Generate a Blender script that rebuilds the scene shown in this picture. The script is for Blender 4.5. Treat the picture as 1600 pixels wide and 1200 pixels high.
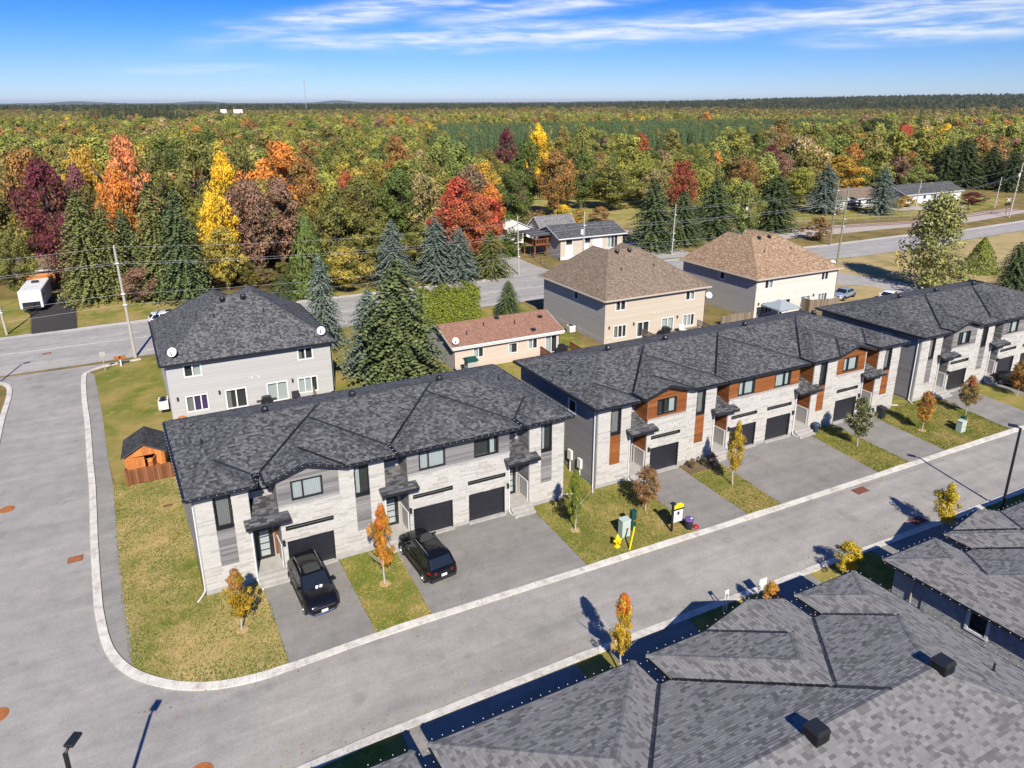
import bpy, math, random
import numpy as np
from mathutils import Vector, Matrix

# ------------------------------------------------------------------ scene, camera, light
S = bpy.context.scene
for o in list(bpy.data.objects):
    bpy.data.objects.remove(o)
COL = S.collection
rnd = random.Random(11)
F_PX, PITCH, ROLL, YAW, CAM_H, PY = 1071.03, math.radians(16.759), math.radians(-0.152), math.radians(25.415), 26.526, 480.9
cam_d = bpy.data.cameras.new('camera'); cam = bpy.data.objects.new('camera', cam_d); COL.objects.link(cam)
cam_d.sensor_width = 36; cam_d.sensor_fit = 'HORIZONTAL'; cam_d.lens = F_PX / 1600 * 36
cam_d.shift_y = -(600 - PY) / 1600
cam_d.clip_start = .5; cam_d.clip_end = 70000
R = Vector((math.cos(YAW), -math.sin(YAW), 0))
Fw = Vector((math.sin(YAW) * math.cos(PITCH), math.cos(YAW) * math.cos(PITCH), -math.sin(PITCH)))
U = R.cross(Fw)
R2 = R * math.cos(ROLL) + U * math.sin(ROLL); U2 = U * math.cos(ROLL) - R * math.sin(ROLL)
m3 = Matrix((R2, U2, -Fw)).transposed()
cam.matrix_world = Matrix.Translation((0, 0, CAM_H)) @ m3.to_4x4()
S.camera = cam

SUN_EL, SUN_AZ = math.radians(40), math.radians(12)          # light travels towards (sin az, cos az)
sun_d = bpy.data.lights.new('sun', 'SUN'); sun = bpy.data.objects.new('sun', sun_d); COL.objects.link(sun)
sun_d.energy = 5.0; sun_d.angle = math.radians(.5); sun_d.color = (1, .93, .82)
ld = Vector((math.sin(SUN_AZ) * math.cos(SUN_EL), math.cos(SUN_AZ) * math.cos(SUN_EL), -math.sin(SUN_EL)))
sun.rotation_euler = ld.to_track_quat('-Z', 'Y').to_euler()
sun.location = (0, 0, 200)

W = bpy.data.worlds.new('World'); S.world = W; W.use_nodes = True
nt = W.node_tree; nt.nodes.clear()
def nn(t, kind, **kw):
    n = t.nodes.new(kind)
    for k, v in kw.items():
        if k.startswith('i_'):
            n.inputs[k[2:].replace('_', ' ')].default_value = v
        else:
            setattr(n, k, v)
    return n
out = nn(nt, 'ShaderNodeOutputWorld'); bg = nn(nt, 'ShaderNodeBackground')
sky = nn(nt, 'ShaderNodeTexSky', sky_type='NISHITA', sun_disc=False, sun_elevation=SUN_EL, sun_rotation=math.pi + SUN_AZ,
         altitude=100, air_density=1.0, dust_density=.15, ozone_density=3.0)
hsv = nn(nt, 'ShaderNodeHueSaturation'); hsv.inputs['Saturation'].default_value = 1.0
# high thin cloud: direction projected on a flat layer
tc = nn(nt, 'ShaderNodeTexCoord'); sep = nn(nt, 'ShaderNodeSeparateXYZ')
nt.links.new(tc.outputs['Generated'], sep.inputs[0])
def mathn(t, op, a, b=None, clamp=False):
    n = nn(t, 'ShaderNodeMath', operation=op, use_clamp=clamp)
    for i, v in enumerate((a, b)):
        if v is None: continue
        if isinstance(v, (int, float)): n.inputs[i].default_value = v
        else: t.links.new(v, n.inputs[i])
    return n.outputs[0]
az = mathn(nt, 'ARCTAN2', sep.outputs['X'], sep.outputs['Y']); el = sep.outputs['Z']
cmb = nn(nt, 'ShaderNodeCombineXYZ'); nt.links.new(az, cmb.inputs[0]); nt.links.new(el, cmb.inputs[1])
def cirrus(scale, lo, hi, rot=-7, seed=0):
    mp = nn(nt, 'ShaderNodeMapping'); mp.inputs['Rotation'].default_value = (0, 0, math.radians(rot)); mp.inputs['Scale'].default_value = scale; mp.inputs['Location'].default_value = (seed, seed * .7, 0)
    nt.links.new(cmb.outputs[0], mp.inputs[0])
    nz = nn(nt, 'ShaderNodeTexNoise'); nz.inputs['Scale'].default_value = 1; nz.inputs['Detail'].default_value = 9; nz.inputs['Roughness'].default_value = .62; nz.inputs['Distortion'].default_value = .35
    nt.links.new(mp.outputs[0], nz.inputs['Vector'])
    r = nn(nt, 'ShaderNodeMapRange', interpolation_type='SMOOTHSTEP'); r.inputs['From Min'].default_value = lo; r.inputs['From Max'].default_value = hi
    nt.links.new(nz.outputs[0], r.inputs['Value']); return r.outputs[0]
def band(a0, e0, slope, w, start, end):
    d = mathn(nt, 'SUBTRACT', el, mathn(nt, 'ADD', mathn(nt, 'MULTIPLY', mathn(nt, 'SUBTRACT', az, a0), slope), e0))
    wob = mathn(nt, 'MULTIPLY', mathn(nt, 'SUBTRACT', cirrus((5, 18, 1), 0, 1, seed=a0), .5), w * 1.5)
    d = mathn(nt, 'ADD', d, wob); g_ = mathn(nt, 'EXPONENT', mathn(nt, 'MULTIPLY', mathn(nt, 'POWER', mathn(nt, 'ABSOLUTE', mathn(nt, 'DIVIDE', d, w)), 2.6), -1))
    m = nn(nt, 'ShaderNodeMapRange', interpolation_type='SMOOTHSTEP'); m.inputs['From Min'].default_value = start[0]; m.inputs['From Max'].default_value = start[1]; nt.links.new(az, m.inputs['Value'])
    m2 = nn(nt, 'ShaderNodeMapRange', interpolation_type='SMOOTHSTEP'); m2.inputs['From Min'].default_value = end[1]; m2.inputs['From Max'].default_value = end[0]; nt.links.new(az, m2.inputs['Value'])
    return mathn(nt, 'MULTIPLY', mathn(nt, 'MULTIPLY', g_, m.outputs[0]), m2.outputs[0])
b1 = band(.17, .098, .2, .016, (-.02, .2), (.42, .7)); b2 = band(.5, .0865, .033, .0155, (.18, .45), (1.5, 2)); b3 = band(.25, .078, .05, .010, (.08, .2), (.33, .45)); b4 = band(.45, .118, .12, .012, (.28, .42), (.62, .9)); b5 = band(.02, .04, .01, .006, (-.1, 0), (.1, .2))
b6 = band(.95, .080, .03, .013, (.75, .95), (1.7, 2))
bs = b1
for q in (b2, b3, b4, b6): bs = mathn(nt, 'MAXIMUM', bs, q)
bs = mathn(nt, 'MAXIMUM', bs, mathn(nt, 'MULTIPLY', b5, .4))
tex = cirrus((8, 75, 1), .36, .64, -6, 3.1)
wisp = mathn(nt, 'MULTIPLY', cirrus((2.2, 16, 1), .6, .86, -8, 7.7), mathn(nt, 'MULTIPLY', mathn(nt, 'SUBTRACT', el, .05, True), 6, True))
cm = mathn(nt, 'MAXIMUM', mathn(nt, 'MULTIPLY', mathn(nt, 'MULTIPLY', bs, mathn(nt, 'ADD', mathn(nt, 'MULTIPLY', tex, .82), .18)), .97), mathn(nt, 'MULTIPLY', wisp, .45), True)
# clear autumn blue: paler at the horizon, deeper a few degrees up and all the way to the zenith
ev = nn(nt, 'ShaderNodeMapRange'); ev.inputs['From Min'].default_value = 0.0; ev.inputs['From Max'].default_value = .5
nt.links.new(sep.outputs['Z'], ev.inputs['Value'])
tint = nn(nt, 'ShaderNodeValToRGB')
e = tint.color_ramp.elements; e[0].position = 0; e[0].color = (.44, .57, .92, 1); e[1].position = 1; e[1].color = (.15, .40, .84, 1)
for p_, c_ in ((.075, (.32, .47, .84, 1)), (.185, (.155, .37, .77, 1)), (.27, (.072, .30, .76, 1))): em = tint.color_ramp.elements.new(p_); em.color = c_
nt.links.new(ev.outputs[0], tint.inputs[0])
nt.links.new(sky.outputs[0], hsv.inputs['Color'])
mul = nn(nt, 'ShaderNodeMix', data_type='RGBA', blend_type='MULTIPLY'); mul.inputs[0].default_value = 1
nt.links.new(hsv.outputs[0], mul.inputs['A']); nt.links.new(tint.outputs[0], mul.inputs['B'])
mx = nn(nt, 'ShaderNodeMix', data_type='RGBA'); mx.inputs['B'].default_value = (5.4, 5.8, 6.2, 1)
nt.links.new(cm, mx.inputs[0]); nt.links.new(mul.outputs['Result'], mx.inputs['A'])
nt.links.new(mx.outputs['Result'], bg.inputs[0]); bg.inputs[1].default_value = .11
nt.links.new(bg.outputs[0], out.inputs[0])
vs = S.view_settings; vs.view_transform = 'Standard'; vs.look = 'None'; vs.gamma = 1; vs.exposure = 0.55
S.cycles.max_bounces = 6; S.cycles.transparent_max_bounces = 8; S.cycles.use_denoising = True
S.cycles.caustics_reflective = False; S.cycles.caustics_refractive = False

# ------------------------------------------------------------------ object helpers
ROOT = {}
def tag(o, label=None, cat=None, group=None, kind=None):
    if label: o['label'] = label
    if cat: o['category'] = cat
    if group: o['group'] = group
    if kind: o['kind'] = kind
    return o
def thing(name, loc, label, cat, group=None):
    o = bpy.data.objects.new(name, None); COL.objects.link(o); o.location = loc; o.empty_display_size = .3
    ROOT[o] = Vector(loc); return tag(o, label, cat, group)
class MB:
    """Collects faces; tr maps local to world."""
    def __init__(s, tr=None):
        s.v = []; s.f = []; s.t = []; s.mi = []; s.tr = tr
    def poly(s, pts, tone=.5, mi=0):
        n = len(s.v)
        s.v += [s.tr(*p) for p in pts] if s.tr else [tuple(p) for p in pts]
        s.f.append(tuple(range(n, n + len(pts)))); s.t.append(tone); s.mi.append(mi); return s
    def hexa(s, p, tone=.5, mi=0):
        """p: 8 points, bottom ring 0-3 then top ring 4-7"""
        n = len(s.v)
        s.v += [s.tr(*q) for q in p] if s.tr else [tuple(q) for q in p]
        for f in ((3, 2, 1, 0), (4, 5, 6, 7), (0, 1, 5, 4), (1, 2, 6, 5), (2, 3, 7, 6), (3, 0, 4, 7)):
            s.f.append(tuple(n + i for i in f)); s.t.append(tone); s.mi.append(mi)
        return s
    def box(s, x0, x1, y0, y1, z0, z1, tone=.5, mi=0):
        return s.hexa([(x0, y0, z0), (x1, y0, z0), (x1, y1, z0), (x0, y1, z0), (x0, y0, z1), (x1, y0, z1), (x1, y1, z1), (x0, y1, z1)], tone, mi)
    def prism(s, pts, z0, z1, tone=.5, mi=0):
        n = len(pts)
        s.poly([(p[0], p[1], z0) for p in reversed(pts)], tone, mi); s.poly([(p[0], p[1], z1) for p in pts], tone, mi)
        for i in range(n):
            a, b = pts[i], pts[(i + 1) % n]
            s.poly([(a[0], a[1], z0), (b[0], b[1], z0), (b[0], b[1], z1), (a[0], a[1], z1)], tone, mi)
        return s
    def prism_y(s, pts, y0, y1, tone=.5, mi=0):
        """polygon in x,z extruded along y"""
        n = len(pts)
        s.poly([(p[0], y0, p[1]) for p in pts], tone, mi); s.poly([(p[0], y1, p[1]) for p in reversed(pts)], tone, mi)
        for i in range(n):
            a, b = pts[i], pts[(i + 1) % n]
            s.poly([(a[0], y1, a[1]), (b[0], y1, b[1]), (b[0], y0, b[1]), (a[0], y0, a[1])], tone, mi)
        return s
    def tube(s, path, r, n=8, tone=.5, mi=0, caps=True):
        path = [Vector(p) for p in path]; rs = r if isinstance(r, (list, tuple)) else [r] * len(path)
        rings = []
        for i, p in enumerate(path):
            d = (path[min(i + 1, len(path) - 1)] - path[max(i - 1, 0)]).normalized()
            a = Vector((0, 0, 1)) if abs(d.z) < .9 else Vector((1, 0, 0))
            x = d.cross(a).normalized(); y = d.cross(x)
            rings.append([p + (x * math.cos(t) + y * math.sin(t)) * rs[i] for t in [2 * math.pi * k / n for k in range(n)]])
        for i in range(len(path) - 1):
            for k in range(n):
                s.poly([rings[i][k], rings[i][(k + 1) % n], rings[i + 1][(k + 1) % n], rings[i + 1][k]], tone, mi)
        if caps:
            s.poly(rings[0][::-1], tone, mi); s.poly(rings[-1], tone, mi)
        return s
    def lathe(s, prof, cx=0, cy=0, n=16, tone=.5, mi=0):
        """prof: list of (r, z)"""
        for (r0, z0), (r1, z1) in zip(prof, prof[1:]):
            for k in range(n):
                a, b = 2 * math.pi * k / n, 2 * math.pi * (k + 1) / n
                q = [(cx + r0 * math.cos(a), cy + r0 * math.sin(a), z0), (cx + r0 * math.cos(b), cy + r0 * math.sin(b), z0),
                     (cx + r1 * math.cos(b), cy + r1 * math.sin(b), z1), (cx + r1 * math.cos(a), cy + r1 * math.sin(a), z1)]
                if r0 < 1e-5: q = [q[0], q[2], q[3]]
                elif r1 < 1e-5: q = q[:3]
                s.poly(q, tone, mi)
        return s
    def mesh(s, name, mats, off=(0, 0, 0), smooth=False, weld=False):
        me = bpy.data.meshes.new(name)
        o = off
        me.from_pydata([(p[0] - o[0], p[1] - o[1], p[2] - o[2]) for p in s.v], [], s.f)
        a = me.attributes.new('tone', 'FLOAT', 'FACE'); a.data.foreach_set('value', s.t)
        if not isinstance(mats, (list, tuple)): mats = [mats]
        for m in mats: me.materials.append(m)
        if len(mats) > 1: me.polygons.foreach_set('material_index', s.mi)
        if weld or smooth:
            import bmesh
            bm = bmesh.new(); bm.from_mesh(me); bmesh.ops.remove_doubles(bm, verts=bm.verts, dist=.0006)
            bmesh.ops.recalc_face_normals(bm, faces=bm.faces); bm.to_mesh(me); bm.free()
        if smooth:
            me.shade_smooth(); me.set_sharp_from_angle(angle=math.radians(smooth if smooth is not True else 40))
        me.update(); return me
    def build(s, name, mats, parent=None, kind=None, smooth=False, weld=False, off=None, bevel=0):
        if not s.f: return None
        L = ROOT[parent] if parent else Vector(off or (0, 0, 0))
        o = bpy.data.objects.new(name, s.mesh(name, mats, L, smooth, weld or bevel > 0)); COL.objects.link(o)
        if parent: o.parent = parent; ROOT[o] = L
        else: o.location = L; ROOT[o] = L
        if bevel:
            b = o.modifiers.new('edge', 'BEVEL'); b.width = bevel; b.segments = 1; b.limit_method = 'ANGLE'
        if kind: o['kind'] = kind
        return o
def copy_tree(o, parent=None):
    c = o.copy(); COL.objects.link(c)
    if parent: c.parent = parent
    for ch in o.children: copy_tree(ch, c)
    return c

# ------------------------------------------------------------------ materials
def mat(name):
    m = bpy.data.materials.new(name); m.use_nodes = True; t = m.node_tree; t.nodes.clear()
    o = nn(t, 'ShaderNodeOutputMaterial'); b = nn(t, 'ShaderNodeBsdfPrincipled'); t.links.new(b.outputs[0], o.inputs[0])
    return m, t, b
def plain(name, col, rough=.6, metal=0, noise=.12, scale=6, spec=.5, coat=0):
    m, t, b = mat(name)
    b.inputs['Roughness'].default_value = rough; b.inputs['Metallic'].default_value = metal; b.inputs['Specular IOR Level'].default_value = spec
    b.inputs['Coat Weight'].default_value = coat
    if noise:
        tcx = nn(t, 'ShaderNodeTexCoord'); n = nn(t, 'ShaderNodeTexNoise'); n.inputs['Scale'].default_value = scale; n.inputs['Detail'].default_value = 5
        t.links.new(tcx.outputs['Object'], n.inputs['Vector'])
        r = ramp(t, n.outputs[0], [(.25, [c * (1 - noise) for c in col]), (.75, [min(1, c * (1 + noise)) for c in col])])
        t.links.new(r, b.inputs['Base Color'])
    else: b.inputs['Base Color'].default_value = (*col, 1)
    return m
def ramp(t, fac, stops, interp='LINEAR'):
    r = nn(t, 'ShaderNodeValToRGB'); r.color_ramp.interpolation = interp
    el = r.color_ramp.elements
    while len(el) < len(stops): el.new(.5)
    for e_, (p, c) in zip(el, stops): e_.position = p; e_.color = (*c[:3], 1)
    if fac is not None: t.links.new(fac, r.inputs[0])
    return r.outputs[0]
def noise_n(t, vec, scale, detail=4, rough=.5, dist=0):
    n = nn(t, 'ShaderNodeTexNoise'); n.inputs['Scale'].default_value = scale; n.inputs['Detail'].default_value = detail
    n.inputs['Roughness'].default_value = rough; n.inputs['Distortion'].default_value = dist
    if vec is not None: t.links.new(vec, n.inputs['Vector'])
    return n.outputs[0]
def geo_pos(t): return nn(t, 'ShaderNodeNewGeometry').outputs['Position']
def mapped(t, vec, scale=(1, 1, 1), rot=(0, 0, 0)):
    m = nn(t, 'ShaderNodeMapping'); m.inputs['Scale'].default_value = scale; m.inputs['Rotation'].default_value = rot
    t.links.new(vec, m.inputs[0]); return m.outputs[0]
def mixc(t, fac, a, b, blend='MIX'):
    m = nn(t, 'ShaderNodeMix', data_type='RGBA', blend_type=blend)
    for k, v in ((0, fac), ('A', a), ('B', b)):
        if isinstance(v, (int, float)): m.inputs[k].default_value = v
        elif isinstance(v, (tuple, list)): m.inputs[k].default_value = (*v[:3], 1)
        else: t.links.new(v, m.inputs[k])
    return m.outputs['Result']
def bump(t, b, h, strength=.3, dist=.02):
    n = nn(t, 'ShaderNodeBump'); n.inputs['Strength'].default_value = strength; n.inputs['Distance'].default_value = dist
    t.links.new(h, n.inputs['Height']); t.links.new(n.outputs[0], b.inputs['Normal'])
def attr(t, name, kind='GEOMETRY'):
    a = nn(t, 'ShaderNodeAttribute', attribute_name=name, attribute_type=kind); return a
def tone_mat(name, stops, rough=.8, grain=0, gscale=30, gstretch=(1, 1, 1), spec=.3, interp='LINEAR'):
    m, t, b = mat(name); c = ramp(t, attr(t, 'tone').outputs['Fac'], stops, interp)
    b.inputs['Roughness'].default_value = rough; b.inputs['Specular IOR Level'].default_value = spec
    if grain:
        n = noise_n(t, mapped(t, geo_pos(t), gstretch), gscale, 5, .6)
        g = ramp(t, n, [(.25, [1 - grain] * 3), (.75, [1 + grain] * 3)])
        c = mixc(t, 1, c, g, 'MULTIPLY'); bump(t, b, n, .25, .01)
    t.links.new(c, b.inputs['Base Color']); return m

def g(v): return (v, v, v)
M = {}
M['shingle_dark'] = tone_mat('shingle_dark', [(0, (.036, .0362, .0375)), (.35, (.068, .0682, .0705)), (.65, (.106, .1062, .109)), (1, (.152, .1523, .156))], .9, .22, 60, spec=.12)
M['shingle_near'] = tone_mat('shingle_near', [(0, (.098, .096, .094)), (.3, (.132, .129, .126)), (.5, (.188, .184, .179)), (1, (.238, .232, .226))], .9, .2, 60, spec=.12)
M['shingle_tan'] = tone_mat('shingle_tan', [(0, (.13, .095, .068)), (.5, (.19, .145, .105)), (1, (.26, .2, .15))], .9, .25, 40, spec=.15)
M['shingle_rust'] = tone_mat('shingle_rust', [(0, (.19, .12, .073)), (.5, (.27, .178, .112)), (1, (.40, .295, .20))], .9, .25, 40, spec=.15)
M['shingle_red'] = tone_mat('shingle_red', [(0, (.215, .115, .08)), (.5, (.255, .14, .10)), (1, (.31, .175, .13))], .9, .2, 40, spec=.15)
M['valley'] = plain('valley_metal', (.02, .022, .027), .55, .0, .1)
M['black_metal'] = plain('black_metal', (.016, .017, .02), .4, .0, .1)
M['soffit'] = plain('soffit_dark', (.03, .032, .037), .6)
M['stone'] = tone_mat('limestone', [(0, (.375, .357, .322)), (.14, (.43, .412, .376)), (.5, (.455, .437, .40)), (1, (.485, .467, .43))], .85, .09, 3, (1, 1, 3), spec=.2)
M['mortar'] = plain('mortar', (.36, .35, .325), .9)
M['concrete'] = plain('concrete', (.36, .345, .315), .9, 0, .16, 3)
M['parging'] = plain('parging', (.34, .335, .32), .9, 0, .12, 3)
M['wood'] = tone_mat('warm_wood', [(0, (.18, .060, .017)), (.5, (.235, .080, .023)), (1, (.29, .105, .033))], .5, .22, 6, (1, 1, 14))
M['greywood'] = tone_mat('grey_wood', [(0, (.135, .13, .128)), (.5, (.19, .184, .18)), (1, (.26, .25, .245))], .6, .22, 6, (1, 1, 14))
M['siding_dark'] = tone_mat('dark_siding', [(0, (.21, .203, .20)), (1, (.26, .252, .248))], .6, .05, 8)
M['siding_grey'] = tone_mat('light_grey_siding', [(0, (.375, .368, .36)), (1, (.415, .408, .40))], .6, .04, 8)
M['siding_beige'] = tone_mat('beige_siding', [(0, (.45, .39, .315)), (1, (.495, .43, .35))], .6, .04, 8)
M['siding_cream'] = tone_mat('cream_siding', [(0, (.535, .51, .45)), (1, (.58, .555, .495))], .6, .04, 8)
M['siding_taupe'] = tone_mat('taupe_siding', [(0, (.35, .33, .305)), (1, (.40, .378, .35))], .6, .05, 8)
M['siding_pink'] = tone_mat('pinkish_siding', [(0, (.48, .40, .33)), (1, (.53, .445, .37))], .6, .04, 8)
M['white'] = plain('white_trim', (.66, .66, .65), .5, 0, .05)
M['offwhite'] = plain('offwhite', (.7, .69, .66), .6, 0, .08)
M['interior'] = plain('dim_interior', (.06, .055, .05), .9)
M['garage'] = plain('garage_panel', (.017, .018, .024), .38, 0, .2, 2)
M['rubber'] = plain('rubber', (.012, .012, .013), .8)
M['rim'] = plain('alloy', (.42, .42, .43), .3, .9, .05)
M['carpaint'] = plain('black_car_paint', (.005, .005, .006), .2, 0, 0, coat=.15)
M['silver'] = plain('silver_blue_paint', (.30, .36, .43), .28, .3, 0, coat=1)
M['whitepaint'] = plain('white_car_paint', (.75, .75, .76), .3, 0, 0, coat=1)
M['navy'] = plain('navy_car_paint', (.012, .02, .05), .25, 0, 0, coat=1)
M['chrome'] = plain('chrome', (.65, .65, .66), .15, 1, 0)
M['tail'] = plain('red_lens', (.35, .008, .012), .2, 0, 0)
M['lens'] = plain('clear_lens', (.5, .52, .54), .12, .3, 0)
M['plate'] = plain('licence_plate', (.8, .8, .82), .4, 0, .03)
M['yellow'] = plain('yellow_paint', (.75, .55, .01), .45, 0, .08)
M['utilgreen'] = plain('pale_green_box', (.42, .5, .44), .5, 0, .06)
M['deepgreen'] = plain('deep_green_plastic', (.008, .06, .05), .45, 0, .08)
M['bin'] = plain('bin_plastic', (.02, .022, .03), .5, 0, .1)
M['binblue'] = plain('blue_bin', (.03, .05, .09), .5, 0, .1)
M['rust'] = plain('rusty_iron', (.32, .11, .03), .85, 0, .35, 14)
M['rustred'] = plain('rusty_grate', (.17, .06, .035), .85, 0, .35, 14)
M['cedarwood'] = tone_mat('orange_cedar', [(0, (.40, .135, .035)), (.5, (.50, .18, .05)), (1, (.60, .24, .075))], .6, .2, 7, (6, 6, 1))
M['fencewood'] = tone_mat('red_brown_fence', [(0, (.15, .055, .022)), (.5, (.21, .08, .034)), (1, (.27, .11, .05))], .7, .2, 7, (6, 6, 1))
M['oldwood'] = tone_mat('weathered_wood', [(0, (.14, .105, .075)), (.5, (.21, .165, .12)), (1, (.28, .225, .17))], .8, .2, 7, (6, 6, 1))
M['pole'] = tone_mat('pole_wood', [(0, (.34, .31, .26)), (1, (.44, .41, .36))], .8, .2, 3, (6, 6, .4))
M['polegreen'] = tone_mat('green_pole_wood', [(0, (.17, .19, .12)), (1, (.23, .25, .16))], .8, .2, 3, (6, 6, .4))
M['wire'] = plain('wire', (.42, .42, .42), .5, .3, 0)
M['dish'] = plain('dish_grey', (.62, .63, .64), .4, 0, .04)
M['canvas'] = plain('grey_canvas', (.27, .31, .33), .7, 0, .1)
M['curtain'] = plain('pale_curtain', (.72, .74, .72), .9, 0, .08)
M['purplecloth'] = plain('purple_cloth', (.12, .06, .22), .9)
M['sofa'] = plain('tan_fabric', (.35, .2, .1), .9)
M['brickside'] = plain('brick_base', (.05, .052, .06), .9)
M['trunk'] = tone_mat('bark', [(0, (.07, .055, .042)), (1, (.12, .1, .08))], .9, .3, 5, (4, 4, 1))
M['palebark'] = tone_mat('pale_bark', [(0, (.38, .36, .32)), (1, (.5, .48, .44))], .9, .2, 5)
M['soil'] = plain('soil', (.13, .085, .05), .95, 0, .3)
M['straw'] = plain('straw_mulch', (.4, .27, .13), .95, 0, .3, 9)
# glass
m, t, b = mat('window_glass')
b.inputs['Base Color'].default_value = (.02, .025, .03, 1); b.inputs['Roughness'].default_value = .04; b.inputs['Specular IOR Level'].default_value = .6
tr_ = nn(t, 'ShaderNodeBsdfTransparent'); tr_.inputs[0].default_value = (.93, .96, .96, 1); ms = nn(t, 'ShaderNodeMixShader'); ms.inputs[0].default_value = .84
t.links.new(b.outputs[0], ms.inputs[1]); t.links.new(tr_.outputs[0], ms.inputs[2])
t.links.new(ms.outputs[0], [n for n in t.nodes if n.type == 'OUTPUT_MATERIAL'][0].inputs[0])
M['glass'] = m
m, t, b = mat('car_glass'); b.inputs['Base Color'].default_value = (.012, .016, .02, 1); b.inputs['Roughness'].default_value = .05; b.inputs['Specular IOR Level'].default_value = .7
M['carglass'] = m
m, t, b = mat('frosted_glass'); b.inputs['Base Color'].default_value = (.34, .38, .38, 1); b.inputs['Roughness'].default_value = .25
M['frosted'] = m

def asphalt(name, base, tracks=()):
    m, t, b = mat(name); p = geo_pos(t)
    big = noise_n(t, mapped(t, p, (.12, .3, 1)), 1, 5, .6, .6); mid = noise_n(t, p, .9, 6, .65); fine = noise_n(t, p, 34, 3, .7)
    streak = noise_n(t, mapped(t, p, (.06, 1.1, 1), (0, 0, 0)), 1.0, 4, .6)
    c = ramp(t, big, [(.3, [base * .9, base * .855, base * .79]), (.5, [base * 1.02, base * .965, base * .885]), (.72, [base * 1.17, base * 1.10, base * 1.0])])
    c = mixc(t, 1, c, ramp(t, mid, [(.28, g(.84)), (.5, g(1)), (.74, g(1.12))]), 'MULTIPLY')
    c = mixc(t, 1, c, ramp(t, streak, [(.35, g(.93)), (.65, g(1.07))]), 'MULTIPLY')
    c = mixc(t, 1, c, ramp(t, fine, [(.3, g(.72)), (.7, g(1.26))]), 'MULTIPLY')
    if tracks:
        sp_ = nn(t, 'ShaderNodeSeparateXYZ'); t.links.new(p, sp_.inputs[0]); wob = noise_n(t, mapped(t, p, (.15, .15, 1)), 1, 3)
        for y_, w_, amp in tracks:
            d_ = mathn(t, 'DIVIDE', mathn(t, 'SUBTRACT', mathn(t, 'ADD', sp_.outputs['Y'], mathn(t, 'MULTIPLY', wob, .9)), y_ + .45), w_)
            gs = mathn(t, 'EXPONENT', mathn(t, 'MULTIPLY', mathn(t, 'MULTIPLY', d_, d_), -1)); brk = mathn(t, 'ADD', mathn(t, 'MULTIPLY', noise_n(t, p, .6, 4, .7), 1.2), -.1, True)
            k_ = mathn(t, 'ADD', mathn(t, 'MULTIPLY', mathn(t, 'MULTIPLY', gs, brk), amp), 1); c = mixc(t, 1, c, k_, 'MULTIPLY')
    spots = ramp(t, noise_n(t, mapped(t, p, (1, 1, 1)), .55, 2, .4), [(.66, g(1)), (.72, g(.86))])
    c = mixc(t, 1, c, spots, 'MULTIPLY')
    grit = noise_n(t, p, 7, 4, .75); c = mixc(t, 1, c, ramp(t, grit, [(.3, g(.9)), (.7, g(1.09))]), 'MULTIPLY')
    vor = nn(t, 'ShaderNodeTexVoronoi', feature='DISTANCE_TO_EDGE'); vor.inputs['Scale'].default_value = .16
    wv = nn(t, 'ShaderNodeVectorMath', operation='ADD'); nsv = nn(t, 'ShaderNodeTexNoise'); nsv.inputs['Scale'].default_value = .7; nsv.inputs['Detail'].default_value = 4
    t.links.new(p, nsv.inputs['Vector']); t.links.new(p, wv.inputs[0]); t.links.new(nsv.outputs['Color'], wv.inputs[1]); t.links.new(wv.outputs[0], vor.inputs['Vector'])
    crk = ramp(t, vor.outputs['Distance'], [(0, g(.8)), (.006, g(1))])
    msk = ramp(t, noise_n(t, p, .11, 2), [(.5, g(0)), (.6, g(1))])
    c = mixc(t, msk, c, mixc(t, 1, c, crk, 'MULTIPLY'))
    t.links.new(c, b.inputs['Base Color']); b.inputs['Roughness'].default_value = .9; b.inputs['Specular IOR Level'].default_value = .25
    bump(t, b, fine, .5, .01); return m
M['asphalt'] = asphalt('street_asphalt', .29, ((26.25, .12, .16), (25.1, .35, .07), (27.5, .35, .07), (24.4, .3, -.1), (28.4, .25, -.1))); M['drive'] = asphalt('driveway_asphalt', .225); M['strip'] = asphalt('path_asphalt', .25)
M['hwy'] = asphalt('highway_asphalt', .33, ((84.0, .5, -.13), (86.0, .5, -.13), (89.3, .5, -.13), (91.3, .5, -.13), (87.6, .08, -.25))); M['blackdrive'] = asphalt('fresh_asphalt', .045)
M['gravel'] = plain('pale_gravel', (.40, .345, .30), .95, 0, .3, 2.5); M['shoulder'] = asphalt('sandy_shoulder', .46)
m, t, b = mat('kerb_concrete'); p = geo_pos(t)
c = ramp(t, noise_n(t, p, 1.6, 6, .7), [(.3, (.36, .335, .29)), (.5, (.55, .52, .46)), (.72, (.66, .635, .58))])
c = mixc(t, 1, c, ramp(t, noise_n(t, p, 26, 3), [(.3, g(.86)), (.7, g(1.1))]), 'MULTIPLY')
t.links.new(c, b.inputs['Base Color']); b.inputs['Roughness'].default_value = .9; M['kerb'] = m
def grass(name, a, bcol, dry, amount):
    m, t, b = mat(name); p = geo_pos(t)
    n1 = noise_n(t, p, .22, 5, .6, .4); n2 = noise_n(t, p, 1.4, 6, .7); n3 = noise_n(t, p, 21, 5, .75)
    c = ramp(t, n2, [(.3, a), (.7, bcol)])
    c = mixc(t, ramp(t, n1, [(.5 - amount * .3, g(0)), (.72 - amount * .25, g(1))]), c, dry)
    c = mixc(t, ramp(t, noise_n(t, p, .8, 5, .7), [(.52, g(0)), (.68, g(.6))]), c, [x * 1.25 for x in dry])
    c = mixc(t, 1, c, ramp(t, n3, [(.25, g(.68)), (.75, g(1.32))]), 'MULTIPLY')
    t.links.new(c, b.inputs['Base Color']); b.inputs['Roughness'].default_value = 1; b.inputs['Specular IOR Level'].default_value = .1
    bump(t, b, n3, .8, .05); return m
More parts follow.
